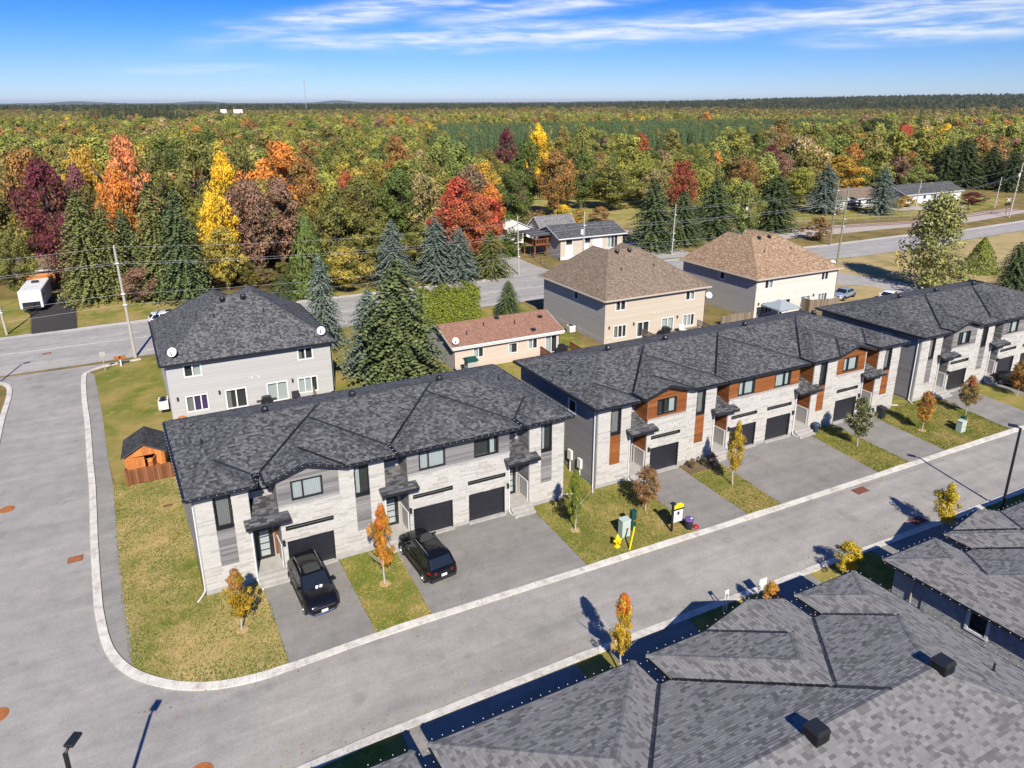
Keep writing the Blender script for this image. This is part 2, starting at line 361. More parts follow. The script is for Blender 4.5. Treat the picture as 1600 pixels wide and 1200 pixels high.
M['lawn'] = grass('lawn_grass', (.10, .14, .022), (.18, .19, .036), (.34, .25, .09), .38)
M['lawn_green'] = grass('green_lawn', (.10, .13, .02), (.18, .19, .035), (.30, .23, .075), .33)
M['lawn_dry'] = grass('dry_lawn', (.115, .15, .026), (.22, .21, .05), (.42, .31, .135), .52)
M['ground'] = grass('rough_ground', (.085, .085, .022), (.15, .13, .04), (.24, .17, .07), .5)
M['meadow'] = grass('meadow', (.17, .18, .035), (.26, .25, .06), (.34, .26, .1), .5)
M['verge'] = grass('dry_verge', (.15, .145, .04), (.25, .205, .07), (.38, .29, .14), .75)
M['forestfloor'] = grass('forest_floor', (.03, .032, .01), (.06, .05, .018), (.1, .07, .03), .5)
# foliage: tint per object (custom property), tone per leaf
def leafmat(name, lo, hi, trans=.18, mixg=0, kind='INSTANCER'):
    m, t, b = mat(name)
    a = attr(t, 'tint', kind); c = mixc(t, 1, a.outputs['Color'], ramp(t, attr(t, 'tone').outputs['Fac'], [(0, lo), (1, hi)]), 'MULTIPLY')
    if mixg:
        n_ = noise_n(t, nn(t, 'ShaderNodeTexCoord').outputs['Object'], 3.2, 3, .6)
        c = mixc(t, ramp(t, n_, [(.48, g(0)), (.68, g(mixg))]), c, mixc(t, 1, (.135, .152, .04), ramp(t, attr(t, 'tone').outputs['Fac'], [(0, lo), (1, hi)]), 'MULTIPLY'))
    t.links.new(c, b.inputs['Base Color']); b.inputs['Roughness'].default_value = .65; b.inputs['Specular IOR Level'].default_value = .25
    tl = nn(t, 'ShaderNodeBsdfTranslucent'); t.links.new(c, tl.inputs[0]); ms = nn(t, 'ShaderNodeMixShader'); ms.inputs[0].default_value = trans
    t.links.new(b.outputs[0], ms.inputs[1]); t.links.new(tl.outputs[0], ms.inputs[2])
    t.links.new(ms.outputs[0], [n for n in t.nodes if n.type == 'OUTPUT_MATERIAL'][0].inputs[0]); return m
M['leaf'] = leafmat('leaf', (.6, .65, .65), (1.75, 1.7, 1.5), .22, .62); M['needle'] = leafmat('needle', (.65, .7, .7), (2.0, 1.95, 1.75), .12)

# ------------------------------------------------------------------ roofs
def clip2(poly, A, B, C):
    res = []; n = len(poly)
    for i in range(n):
        p, q = poly[i], poly[(i + 1) % n]
        dp, dq = A * p[0] + B * p[1] + C, A * q[0] + B * q[1] + C
        if dp >= 0: res.append(p)
        if (dp >= 0) != (dq >= 0):
            u = dp / (dp - dq); res.append((p[0] + (q[0] - p[0]) * u, p[1] + (q[1] - p[1]) * u))
    return res
def area2(p):
    return abs(sum(p[i][0] * p[(i + 1) % len(p)][1] - p[(i + 1) % len(p)][0] * p[i][1] for i in range(len(p)))) / 2 if len(p) > 2 else 0
def hip_planes(x0=None, x1=None, y0=None, y1=None, ze=0, s=.31, sx=None, sy1=None):
    """planes (a, b, c): h = a x + b y + c, for the given eave lines"""
    sx = sx or s; r = []
    if y0 is not None: r.append((0, s, ze - s * y0))
    if y1 is not None: r.append((0, -(sy1 or s), ze + (sy1 or s) * y1))
    if x0 is not None: r.append((sx, 0, ze - sx * x0))
    if x1 is not None: r.append((-sx, 0, ze + sx * x1))
    return r
def H(pl, x, y): return pl[0] * x + pl[1] * y + pl[2]
def hroof(mods, x, y): return max(min(H(p, x, y) for p in m) for m in mods)
def make_roof(parent, mods, ze, tr, shmat, edge_mat, singles=0, seed=3, expo=.155, tabw=(.11, .25), lights=True, gutter=True, fascia=.2, valley_w=.16, thick=1, tones=(.08, .2, .35, .42, .5, .6, .7, .82, .97), detail=True, soffit=True, big=(-40, 130, -10, 150)):
    rr = random.Random(seed)
    faces = []
    for mi, mod in enumerate(mods):
        for pi, p in enumerate(mod):
            if math.hypot(p[0], p[1]) > 20: continue
            poly = [(big[0], big[2]), (big[1], big[2]), (big[1], big[3]), (big[0], big[3])]
            poly = clip2(poly, p[0], p[1], p[2] - ze)
            for q in mod:
                if q is not p and poly: poly = clip2(poly, q[0] - p[0], q[1] - p[1], q[2] - p[2])
            pcs = [poly] if area2(poly) > 1e-3 else []
            for oi, o in enumerate(mods):
                if oi == mi: continue
                new = []
                for pc in pcs:
                    rem = pc
                    for q in o:
                        d = (p[0] - q[0], p[1] - q[1], p[2] - q[2])
                        if abs(d[0]) + abs(d[1]) < 1e-9 and abs(d[2]) < 1e-6:
                            if oi > mi: new.append(rem); rem = []
                        else:
                            k = clip2(rem, *d)
                            if area2(k) > 2e-3: new.append(k)
                            rem = clip2(rem, -d[0], -d[1], -d[2])
                        if area2(rem) < 2e-3: break
                pcs = new
            faces += [(p, pc, any(math.hypot(q[0], q[1]) > 20 for q in mod)) for pc in pcs]
    deck = MB(tr); shb = MB(tr); cap = MB(tr); val = MB(tr); fas = MB(tr); dots = MB(tr); sof = MB(tr); indiv = []
    seen = set()
    for p, pc, gab in faces:
        # orientation ccw
        if sum(pc[i][0] * pc[(i + 1) % len(pc)][1] - pc[(i + 1) % len(pc)][0] * pc[i][1] for i in range(len(pc))) < 0: pc = pc[::-1]
        deck.poly([(x, y, H(p, x, y)) for x, y in pc], .35)
        if soffit: sof.poly([(x, y, H(p, x, y) - fascia * .8 if gab else ze - fascia * .8) for x, y in pc[::-1]])
        s = math.hypot(p[0], p[1]); u = (p[0] / s, p[1] / s); v = (-u[1], u[0]); k1 = math.sqrt(1 + s * s); e = expo / k1
        if detail:
            ts = [q[0] * u[0] + q[1] * u[1] for q in pc]; vs_ = [q[0] * v[0] + q[1] * v[1] for q in pc]
            for k in range(math.floor(min(ts) / e), math.ceil(max(ts) / e)):
                strip = clip2(clip2(pc, u[0], u[1], -k * e), -u[0], -u[1], (k + 1) * e)
                if area2(strip) < 1e-4: continue
                sv = [q[0] * v[0] + q[1] * v[1] for q in strip]; lo, hi = min(sv), max(sv)
                r2 = random.Random(seed * 7919 + k * 131 + int(u[0] * 10) * 17 + int(u[1] * 10)); w = math.floor(lo / .3) * .3 - r2.random() * .5
                while w < hi:
                    ww = r2.uniform(*tabw); tone = rr.choice(tones); lift = rr.choice((.007, .012, .017)) * thick
                    a0, a1 = max(w, lo), min(w + ww, hi); w += ww
                    if a1 - a0 < .02: continue
                    rect = [(u[0] * t + v[0] * a, u[1] * t + v[1] * a) for t, a in ((k * e, a0), (k * e, a1), ((k + 1) * e, a1), ((k + 1) * e, a0))]
                    # v is 90 deg left of u: order so the face points up
                    rect = rect[::-1]
                    c = rect
                    inside = True
                    for i in range(len(pc)):
                        A_, B_ = pc[i], pc[(i + 1) % len(pc)]; nx, ny = -(B_[1] - A_[1]), B_[0] - A_[0]
                        if any(nx * (q[0] - A_[0]) + ny * (q[1] - A_[1]) < -1e-6 for q in rect):
                            inside = False; c = clip2(c, nx, ny, -(nx * A_[0] + ny * A_[1]))
                            if len(c) < 3: break
                    if area2(c) < 4e-4: continue
                    def zz(q):
                        f = (q[0] * u[0] + q[1] * u[1]) / e - k
                        return H(p, q[0], q[1]) + .003 + lift * (1 - f)
                    if sum(c[i][0] * c[(i + 1) % len(c)][1] - c[(i + 1) % len(c)][0] * c[i][1] for i in range(len(c))) < 0: c = c[::-1]
                    if inside and singles:
                        indiv.append((c, [zz(q) for q in c], [H(p, *q) for q in c], tone, u)); continue
                    shb.poly([(q[0], q[1], zz(q)) for q in c], tone)
                    if inside:
                        lowq = sorted(c, key=lambda q: q[0] * u[0] + q[1] * u[1])[:2]
                        a_, b_ = lowq
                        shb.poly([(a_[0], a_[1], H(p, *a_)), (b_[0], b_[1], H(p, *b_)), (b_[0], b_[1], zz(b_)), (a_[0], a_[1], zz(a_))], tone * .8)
        n = len(pc)
        for i in range(n):
            a, b_ = pc[i], pc[(i + 1) % n]; d = (b_[0] - a[0], b_[1] - a[1]); L = math.hypot(*d)
            if L < .06: continue
            d = (d[0] / L, d[1] / L); nrm = (d[1], -d[0]); mpt = ((a[0] + b_[0]) / 2, (a[1] + b_[1]) / 2)
            sx_, sy_ = mpt[0] + nrm[0] * .03, mpt[1] + nrm[1] * .03
            hu = hroof(mods, sx_, sy_); hp = H(p, sx_, sy_)
            za, zb = H(p, *a), H(p, *b_)
            if hu < ze - 1e-4:                                   # eave or rake
                o1, o2 = .035, .004
                q = [(a[0] + nrm[0] * o2, a[1] + nrm[1] * o2), (b_[0] + nrm[0] * o2, b_[1] + nrm[1] * o2), (b_[0] + nrm[0] * o1, b_[1] + nrm[1] * o1), (a[0] + nrm[0] * o1, a[1] + nrm[1] * o1)]
                zs = (za, zb, zb, za)
                fas.hexa([(x, y, z - fascia) for (x, y), z in zip(q, zs)] + [(x, y, z + .012) for (x, y), z in zip(q, zs)], .3)
                if gutter and abs(za - ze) < .01 and abs(zb - ze) < .01:
                    q = [(a[0] + nrm[0] * .04, a[1] + nrm[1] * .04), (b_[0] + nrm[0] * .04, b_[1] + nrm[1] * .04), (b_[0] + nrm[0] * .15, b_[1] + nrm[1] * .15), (a[0] + nrm[0] * .15, a[1] + nrm[1] * .15)]
                    fas.hexa([(x, y, ze - .14) for x, y in q] + [(x, y, ze - .02) for x, y in q], .3)
                if lights:
                    for j in range(int(L / .42)):
                        t_ = (j + .5) / int(L / .42); x, y = a[0] + (b_[0] - a[0]) * t_ + nrm[0] * .15, a[1] + (b_[1] - a[1]) * t_ + nrm[1] * .15; z = za + (zb - za) * t_ - .015
                        dots.box(x - .015, x + .015, y - .015, y + .015, z, z + .02)
                continue
            key = (round(mpt[0], 1), round(mpt[1], 1))
            if hu < hp - 1e-3 and key not in seen:               # hip or ridge cap
                seen.add(key); cnt = max(1, int(L / .17))
                oth = max(((min(H(q, sx_, sy_) for q in m), m) for m in mods), key=lambda t__: t__[0])[1]
                oq = min(oth, key=lambda q: H(q, sx_, sy_))
                if detail:
                    for j in range(cnt):
                        t0, t1 = j / cnt, (j + 1.15) / cnt; t1 = min(1, t1); tone = rr.choice((.25, .4, .5, .65))
                        pa = (a[0] + (b_[0] - a[0]) * t0, a[1] + (b_[1] - a[1]) * t0); pb = (a[0] + (b_[0] - a[0]) * t1, a[1] + (b_[1] - a[1]) * t1)
                        for plane, sg in ((p, -1), (oq, 1)):
                            w_ = .14
                            c4 = [pa, pb, (pb[0] + sg * nrm[0] * w_, pb[1] + sg * nrm[1] * w_), (pa[0] + sg * nrm[0] * w_, pa[1] + sg * nrm[1] * w_)]
                            up0, up1 = (.03, .022) if za < zb else (.022, .03)
                            zs = [H(plane, *c4[0]) + up0, H(plane, *c4[1]) + up1, H(plane, *c4[2]) + up1, H(plane, *c4[3]) + up0]
                            pts = [(x, y, z) for (x, y), z in zip(c4, zs)]
                            cap.poly(pts if sg > 0 else pts[::-1], tone)
            elif hu > hp + 1e-3 and key not in seen:
                seen.add(key)
                oth = max(((min(H(q, sx_, sy_) for q in m), m) for m in mods), key=lambda t__: t__[0])[1]
                oq = min(oth, key=lambda q: H(q, sx_, sy_))
                for plane, sg in ((p, -1), (oq, 1)):
                    w_ = valley_w / 2
                    c4 = [a, b_, (b_[0] + sg * nrm[0] * w_, b_[1] + sg * nrm[1] * w_), (a[0] + sg * nrm[0] * w_, a[1] + sg * nrm[1] * w_)]
                    pts = [(x, y, H(plane, x, y) + .026) for x, y in c4]
                    val.poly(pts if sg > 0 else pts[::-1])
    roof = deck.build('roof', shmat, parent)
    if singles:
        # the ones that show largest: nearest to the camera and in the picture
        cp = Vector((0, 0, CAM_H)); sc_ = []
        for it in indiv:
            x, y = it[0][0]; w = tr(x, y, it[1][0]); q = Vector(w) - cp; dep = q.dot(Fw); ix = 800 + F_PX * q.dot(R2) / dep; iy = PY - F_PX * q.dot(U2) / dep
            sc_.append((-dep + (-1000 if not (20 < ix < 1580 and 20 < iy < 1180) else 0), it))
        sc_.sort(key=lambda t_: -t_[0])
        for k, (_, it) in enumerate(sc_):
            c, z, zd, tone, u = it; m_ = MB(tr) if k < singles else shb
            m_.poly([(q[0], q[1], zq) for q, zq in zip(c, z)], tone)
            idx = sorted(range(4), key=lambda i: c[i][0] * u[0] + c[i][1] * u[1])[:2]; a_, b_ = idx
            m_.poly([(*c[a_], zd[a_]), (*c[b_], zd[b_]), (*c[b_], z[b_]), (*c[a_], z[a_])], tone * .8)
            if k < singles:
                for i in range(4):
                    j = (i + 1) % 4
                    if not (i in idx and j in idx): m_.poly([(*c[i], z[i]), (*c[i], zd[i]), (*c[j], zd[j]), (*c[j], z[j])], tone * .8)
                m_.build('shingle', shmat, roof)
    shb.build('shingles', shmat, roof, kind='stuff'); cap.build('ridge_caps', shmat, roof, kind='stuff')
    val.build('valley_flashing', M['valley'], roof); fas.build('eaves_trough', edge_mat, roof)
    sof.build('soffit', edge_mat, roof)
    dots.build('eave_lights', M['dish'], roof, kind='stuff')
    return roof
def roof_vent(roof, tr, x, y, z, r=.22, square=False, parent_mat=None):
    b = MB(tr)
    if square:
        s = r * 1.25
        b.box(x - s * .8, x + s * .8, y - s * .8, y + s * .8, z - .25, z + .5); b.hexa([(x - s, y - s, z + .44), (x + s, y - s, z + .44), (x + s, y + s, z + .44), (x - s, y + s, z + .44), (x - s * .8, y - s * .8, z + .6), (x + s * .8, y - s * .8, z + .6), (x + s * .8, y + s * .8, z + .6), (x - s * .8, y + s * .8, z + .6)])
        for k in range(5): b.box(x - s * .95, x + s * .95, y - s * .95, y + s * .95, z + .06 + k * .075, z + .085 + k * .075)
    else:
        b.lathe([(r * .75, z - .3), (r * .75, z + .1), (r, z + .12), (r * 1.05, z + .3), (r * .8, z + .4), (0, z + .44)], x, y, 14)
        for k in range(3): b.lathe([(r * .78, z + k * .04 - .04), (r * 1.0, z + k * .04 - .03), (r * .78, z + k * .04 - .01)], x, y, 14)
    b.build('roof_vent', M['black_metal'], roof)
def pipe_vent(roof, tr, x, y, z):
    b = MB(tr); b.tube([(x, y, z - .1), (x, y, z + .38)], .045, 8); b.lathe([(.14, z - .02), (.06, z + .06)], x, y, 8); b.build('vent_pipe', M['black_metal'], roof)

# ------------------------------------------------------------------ walls, windows, doors
def ident(x, y, z): return (x, y, z)
def shear_tr(k, y0): return lambda x, y, z: (x + k * (y - y0), y, z)
def wall_tr(ox, oy, dx, dy, base=None):
    """local x along the wall, y inward, z up; (dx, dy) unit direction seen from outside, left to right"""
    ix, iy = -dy, dx
    if base: return lambda x, y, z: base(ox + dx * x + ix * y, oy + dy * x + iy * y, z)
    return lambda x, y, z: (ox + dx * x + ix * y, oy + dy * x + iy * y, z)
def split_rects(x0, x1, z0, z1, holes):
    xs = sorted({x0, x1, *[min(max(h[0], x0), x1) for h in holes], *[min(max(h[1], x0), x1) for h in holes]})
    zs = sorted({z0, z1, *[min(max(h[2], z0), z1) for h in holes], *[min(max(h[3], z0), z1) for h in holes]})
    res = []
    for za, zb in zip(zs, zs[1:]):
        run = None
        for xa, xb in zip(xs, xs[1:]):
            cx, cz = (xa + xb) / 2, (za + zb) / 2
            free = not any(h[0] < cx < h[1] and h[2] < cz < h[3] for h in holes)
            if free: run = (run[0] if run else xa, xb)
            if (not free or xb == xs[-1]) and run: res.append((run[0], run[1], za, zb)); run = None
    return res
def stones(x0, x1, z0, z1, holes, rr):
    """split-face stone courses between the openings"""
    cuts = sorted({z0, z1, *[h[2] for h in holes if z0 < h[2] < z1], *[h[3] for h in holes if z0 < h[3] < z1]})
    res = []; pat = (.13, .085, .16, .1, .13, .09)
    k = 0
    for za, zb in zip(cuts, cuts[1:]):
        z = za
        while z < zb - .02:
            h = pat[k % 6]; k += 1
            if zb - z - h < .07: h = zb - z
            act = sorted([(hh[0], hh[1]) for hh in holes if hh[2] < z + h / 2 < hh[3]]); spans = []; x = x0
            for a, b in act:
                if a > x: spans.append((x, a))
                x = max(x, b)
            if x < x1: spans.append((x, x1))
            for a, b in spans:
                q = a
                while q < b - 1e-4:
                    w = rr.uniform(.3, 1.1)
                    if b - q - w < .2: w = b - q
                    res.append((q, q + w, z, z + h, rr.random())); q += w
            z += h
    return res
UNIT = {}
def unit_block(material, key, tone):
    kk = (key, tone)
    if kk not in UNIT:
        b = MB(); e = .5; c = .485
        b.hexa([(-c, -e, -c), (c, -e, -c), (c, -e, c), (-c, -e, c), (-c, e, -c), (c, e, -c), (c, e, c), (-c, e, c)], tone)
        UNIT[kk] = b.mesh(key, material)
    return UNIT[kk]
def piece(name, me, parent, c, dims, rot=0):
    o = bpy.data.objects.new(name, me); COL.objects.link(o); o.parent = parent; o.location = Vector(c) - ROOT[parent]; o.scale = dims; o.rotation_euler.z = rot; ROOT[o] = ROOT[parent]
    return o
def window(house, tr, x0, x1, z0, z1, frame, divs=(), fw=.06, depth=.1, curtains=(), name='window', back=True, hbars=(), proud=.03, room=.32):
    """frame bars, a pane of glass per light, cloth behind; tr: wall-local (x along, y inward, z)"""
    f = MB(tr); xs = [x0] + [x0 + (x1 - x0) * d for d in divs] + [x1]
    f.box(x0 - .01, x1 + .01, -proud, depth, z0 - .01, z0 + fw); f.box(x0 - .01, x1 + .01, -proud, depth, z1 - fw, z1 + .01)
    f.box(x0 - .01, x0 + fw, -proud, depth, z0 + fw, z1 - fw); f.box(x1 - fw, x1 + .01, -proud, depth, z0 + fw, z1 - fw)
    for q in xs[1:-1]: f.box(q - fw / 2, q + fw / 2, -proud + .005, depth, z0 + fw, z1 - fw)
    for q in hbars: f.box(x0 + fw, x1 - fw, -proud + .01, depth - .01, z0 + (z1 - z0) * q - fw * .4, z0 + (z1 - z0) * q + fw * .4)
    w = f.build(name, frame, house)
    for a, b in zip(xs, xs[1:]):
        p = MB(tr); p.box(a + fw * .5, b - fw * .5, .03, .045, z0 + fw * .8, z1 - fw * .8); p.build('pane', M['glass'], w)
    if back:
        r = MB(tr); r.box(x0 - .02, x1 + .02, room, room + .02, z0 - .05, z1 + .05); r.build('room_back', M['interior'], w)
    for (a, b, m_) in curtains:
        c = MB(tr); n = max(6, int((b - a) * (x1 - x0) / .06)); xa, xb = x0 + fw + (x1 - x0 - 2 * fw) * a, x0 + fw + (x1 - x0 - 2 * fw) * b
        for k in range(n):
            u0, u1 = xa + (xb - xa) * k / n, xa + (xb - xa) * (k + 1) / n; o = .035
            ya, yb = (.15, .15 + o) if k % 2 == 0 else (.15 + o, .15)
            c.poly([(u0, ya, z0 + .03), (u1, yb, z0 + .03), (u1, yb, z1 - .05), (u0, ya, z1 - .05)])
        c.build('curtain', m_, w)
    return w
def planks(parent, tr, x0, x1, z0, z1, holes, material, h, name='plank', gap=.012, proud=.02, single=False, rr=rnd, top=None, tilt=True, seglen=None):
    """horizontal boards; single: an object each; top(z)->(xa, xb) narrows the row under a gable"""
    all_ = MB(tr); z = z0; cnt = 0; hid = []
    while z < z1 - .02:
        zb = min(z + h, z1); xa, xb = (x0, x1) if top is None else top(z + h * .5)
        if xb - xa > .08:
            act = sorted([(q[0], q[1]) for q in holes if q[2] < (z + zb) / 2 < q[3]]); spans = []; x = xa
            for a, b in act:
                if a > x: spans.append((x, min(a, xb)))
                x = max(x, b)
            if x < xb: spans.append((x, xb))
            for a, b in spans:
                if b - a < .03: continue
                if seglen:
                    pts = [a]; q = a + rr.uniform(.3, 1) * seglen
                    while q < b - .4: pts.append(q); q += seglen
                    pts.append(b)
                else: pts = [a, b]
                for a2, b2 in zip(pts, pts[1:]):
                    m_ = MB(tr) if single else all_
                    t0, t1 = (proud, .004) if tilt else (proud, proud)
                    g_ = gap if not tilt else 0
                    tone = rr.random()
                    m_.hexa([(a2, -t0, z + g_ / 2), (b2, -t0, z + g_ / 2), (b2, .0, z + g_ / 2), (a2, .0, z + g_ / 2), (a2, -t1, zb - g_ / 2), (b2, -t1, zb - g_ / 2), (b2, .0, zb - g_ / 2), (a2, .0, zb - g_ / 2)], tone)
                    if single: m_.build(name, material, parent)
        z = zb
    if not single: all_.build(name + 's' if not name.endswith('s') else name, material, parent, kind='stuff')
def flat_wall(name, house, tr, x0, x1, z0, z1, holes, material, th=.2):
    b = MB(tr)
    for r in split_rects(x0, x1, z0, z1, holes): b.box(r[0], r[1], 0, th, r[2], r[3])
    return b.build(name, material, house)
def downspout(house, tr, x, y, ztop, zbot, out=(.0, -1.0), m_='white', r=.045):
    b = MB(tr); b.tube([(x, y, ztop), (x, y, zbot + .25), (x + out[0] * .15, y + out[1] * .15, zbot + .1), (x + out[0], y + out[1], zbot + .05)], r, 6)
    b.build('downspout', M[m_], house)
def wall_lamp(house, tr, x, z):
    b = MB(tr); b.box(x - .05, x + .05, -.05, 0, z - .05, z + .3); b.box(x - .065, x + .065, -.16, -.05, z - .02, z + .24); b.box(x - .08, x + .08, -.18, -.03, z + .24, z + .27); b.build('wall_lamp', M['black_metal'], house)
def dish(parent, tr, x, y, z, r=.38, aim=(-.35, -.8, .55), pole_=.5, matl='dish'):
    b = MB(tr); a = Vector(aim).normalized(); t = Vector((0, 0, 1)).cross(a).normalized(); s = a.cross(t); c = Vector((x, y, z + pole_))
    rings = []
    for k in range(4):
        q = r * k / 3; rings.append([c + a * (.25 * (q / r) ** 2 * r) + (t * math.cos(w) + s * math.sin(w) * 1.1) * q for w in [2 * math.pi * i / 18 for i in range(18)]])
    for k in range(3):
        for i in range(18):
            q = [rings[k][i], rings[k][(i + 1) % 18], rings[k + 1][(i + 1) % 18], rings[k + 1][i]]
            b.poly(q if k else [q[0], q[2], q[3]])
    d = b.build('satellite_dish', M[matl], parent)
    b = MB(tr); b.tube([(x, y, z), (x, y, z + pole_), tuple(c)], .03, 6); b.tube([tuple(c - s * r * 1.05), tuple(c + a * .45 - s * r * .3)], .018, 5); b.box(*[v for w in zip((c + a * .45 - s * r * .3) - Vector((.05, .05, .05)), (c + a * .45 - s * r * .3) + Vector((.05, .05, .05))) for v in w])
    b.build('dish_arm', M['black_metal'], d)

# ------------------------------------------------------------------ the townhouse rows
YF, SK = 36.45, -.1
def townhouse(name, label, sx, towers, bays, accent, group, back_y=46.45, seed=1, win_left=None, meters=None, curtains={}):
    """towers: (x0, x1, tall window x0, x1); bays: dict(x0, x1, gable, wings, transoms, garages, tall)"""
    rr = random.Random(seed); T0 = shear_tr(SK, YF); tr = lambda x, y, z: T0(x, y, z)
    X0, X1 = towers[0][0] + sx, towers[-1][1] + sx
    h = thing(name, ((X0 + X1) / 2, YF, 0), label, 'townhouse row', group)
    ZT = 6.14; rec = 37.8; ft = wall_tr(0, YF, 1, 0)
    core = MB(tr); core.box(X0 + .3, X1 - .3, rec + .35, back_y - .02, .02, 6.2); core.build('core_wall', M['interior'], h)
    back = MB(tr); back.box(X0 + .02, X1 - .02, back_y - .22, back_y, .02, 6.2); back.build('rear_wall', M['siding_dark'], h)
    allst = []; panels = MB(); fw = MB(tr); holes_all = []
    def front(x0, x1, holes, clad):
        H_ = holes + clad
        for r in split_rects(x0, x1, .3, ZT, holes): fw.box(r[0], r[1], YF, YF + .3, r[2], r[3])
        for r in split_rects(x0, x1, 0, .3, holes): fw.box(r[0], r[1], YF - .012, YF + .3, r[2], r[3], mi=1)
        for s_ in stones(x0 + .004, x1 - .004, .3, ZT, H_, rr): allst.append(s_)
    recesses = []; xs = []
    for t_ in towers: xs.append((t_[0] + sx, t_[1] + sx))
    for b in bays: xs.append((b['x0'] + sx, b['x1'] + sx))
    xs.sort()
    for (a, b), (c, d) in zip(xs, xs[1:]):
        if c - b > .3: recesses.append((b, c))
    dm = M['black_metal']; todo = []
    for t_ in towers:
        a, b, w0, w1 = [q + sx for q in t_]
        hole = (w0, w1, 3.9, 6.0); pan = (w0, w1, 1.62, 3.9)
        front(a, b, [hole], [pan]); todo.append(('tall', w0, w1))
    for bi, b in enumerate(bays):
        a, c = b['x0'] + sx, b['x1'] + sx; holes = []; clad = []
        if b.get('gable'):
            g0, g1 = b['gable'][0] + sx, b['gable'][1] + sx; clad.append((g0, g1, 4.52, 6.2))
        else: clad.append((a, c, 4.62, 6.2))
        for w in b['wings']: holes.append((w[0] + sx, w[1] + sx, 4.7, 5.96))
        for w in b['transoms']: holes.append((w[0] + sx, w[1] + sx, 2.84, 3.13))
        for w in b['garages']: holes.append((w[0] + sx, w[1] + sx, -.1, 2.13))
        if b.get('tall'):
            w0, w1 = b['tall'][0] + sx, b['tall'][1] + sx; holes.append((w0, w1, 3.9, 6.0)); clad.append((w0, w1, 1.62, 3.9)); todo.append(('tall', w0, w1))
        front(a, c, holes, clad)
    wall = fw.build('front_wall', [M['mortar'], M['parging']], h)
    # stones: the 300 largest single, the rest one mesh
    allst.sort(key=lambda s_: -(s_[1] - s_[0]) * (s_[3] - s_[2]))
    rest = MB()
    for k, (a, b, z0, z1, t_) in enumerate(allst):
        tn = (0.02, .3, .5, .62, .75, .95)[int(t_ * 5.999)]; d = .03 + .02 * ((t_ * 37) % 1); gp = .004
        if k < 300: piece('stone', unit_block(M['stone'], 'stone', tn), wall, ((a + b) / 2, YF - d / 2 + .002, (z0 + z1) / 2), (b - a - gp, d, z1 - z0 - gp))
        else: rest.box(a + gp / 2, b - gp / 2, YF - d + .002, YF + .002, z0 + gp / 2, z1 - gp / 2, tn)
    rest.build('stones', M['stone'], wall, kind='stuff')
    # cladding, windows, garage doors
    def tall(w0, w1):
        window(h, ft, w0, w1, 3.92, 5.98, dm, hbars=(.1,), fw=.07, curtains=[(.0, .35, M['curtain'])] if rr.random() < .5 else [(.1, .9, M['siding_taupe'])], room=.29)
        pn = MB(); pn.box(w0, w1, YF - .012, YF + .0, 1.62, 3.9); pn = pn.build('cladding_panel', accent, h)
        planks(pn, wall_tr(0, YF - .012, 1, 0), w0 + .01, w1 - .01, 1.63, 3.89, [], accent, .152, single=True, tilt=False, rr=rr)
    for _, w0, w1 in todo: tall(w0, w1)
    for bi, b in enumerate(bays):
        a, c = b['x0'] + sx, b['x1'] + sx
        wh = [(w[0] + sx - .02, w[1] + sx + .02, 4.67, 5.99) for w in b['wings']]
        if b.get('gable'):
            g0, g1 = b['gable'][0] + sx, b['gable'][1] + sx; gm = (g0 + g1) / 2
            tri = MB(); tri.prism_y([(g0, ZT), (g1, ZT), (gm, 6.74)], YF, YF + .2); tri.build('gable_wall', M['mortar'], h)
            pm = MB(); pm.prism_y([(g0, 4.52), (g1, 4.52), (g1, 4.535), (g0, 4.535)], YF - .014, YF); pm = pm.build('cladding_panel', accent, h)
            def topf(z, g0=g0, g1=g1, gm=gm):
                if z < ZT: return g0 + .01, g1 - .01
                u = (z - ZT) / .6; return g0 + (gm - g0) * u, g1 - (g1 - gm) * u
            planks(pm, wall_tr(0, YF - .014, 1, 0), g0, g1, 4.54, 6.74, wh, accent, .155, single=True, tilt=False, rr=rr, top=topf)
            led = MB(); led.box(g0 - .02, g1 + .03, YF - .09, YF, 4.45, 4.53); led.build('sill', M['parging'], h)
        else:
            pm = MB(); pm.box(a, c, YF - .014, YF, 4.62, 4.64); pm = pm.build('cladding_panel', accent, h)
            planks(pm, wall_tr(0, YF - .014, 1, 0), a + .01, c - .01, 4.65, 6.2, wh, accent, .155, single=True, tilt=False, rr=rr, seglen=3.6)
            led = MB(); led.box(a - .02, c + .02, YF - .09, YF, 4.54, 4.63); led.build('sill', M['parging'], h)
        for k, w in enumerate(b['wings']):
            cu = curtains.get((bi, k), [(0, 1, M['curtain'])])
            window(h, ft, w[0] + sx, w[1] + sx, 4.7, 5.96, dm, divs=(.36,) if k % 2 == 0 else (.62,), fw=.075, curtains=cu, room=.29)
        for w in b['transoms']: window(h, ft, w[0] + sx, w[1] + sx, 2.84, 3.13, dm, fw=.05, room=.26)
        for w in b['garages']:
            g0, g1 = w[0] + sx, w[1] + sx
            fr = MB(); fr.box(g0, g0 + .06, YF - .02, YF + .14, .12, 2.13); fr.box(g1 - .06, g1, YF - .02, YF + .14, .12, 2.13); fr.box(g0, g1, YF - .02, YF + .14, 2.07, 2.15)
            gd = fr.build('garage_door', dm, h)
            for k in range(4):
                z0 = .13 + k * .485; s_ = MB(); s_.box(g0 + .06, g1 - .06, YF + .075, YF + .12, z0, z0 + .478)
                s_.build('door_panel', M['garage'], gd)
            ap = MB(); ap.box(g0 - .05, g1 + .05, YF - .22, YF + .28, .0, .11); ap.build('concrete_sill', M['concrete'], h)
        wall_lamp(h, wall_tr(0, YF - .035, 1, 0), b['garages'][0][0] + sx - .2 if not b.get('mirror') else b['garages'][0][1] + sx + .22, 2.0)
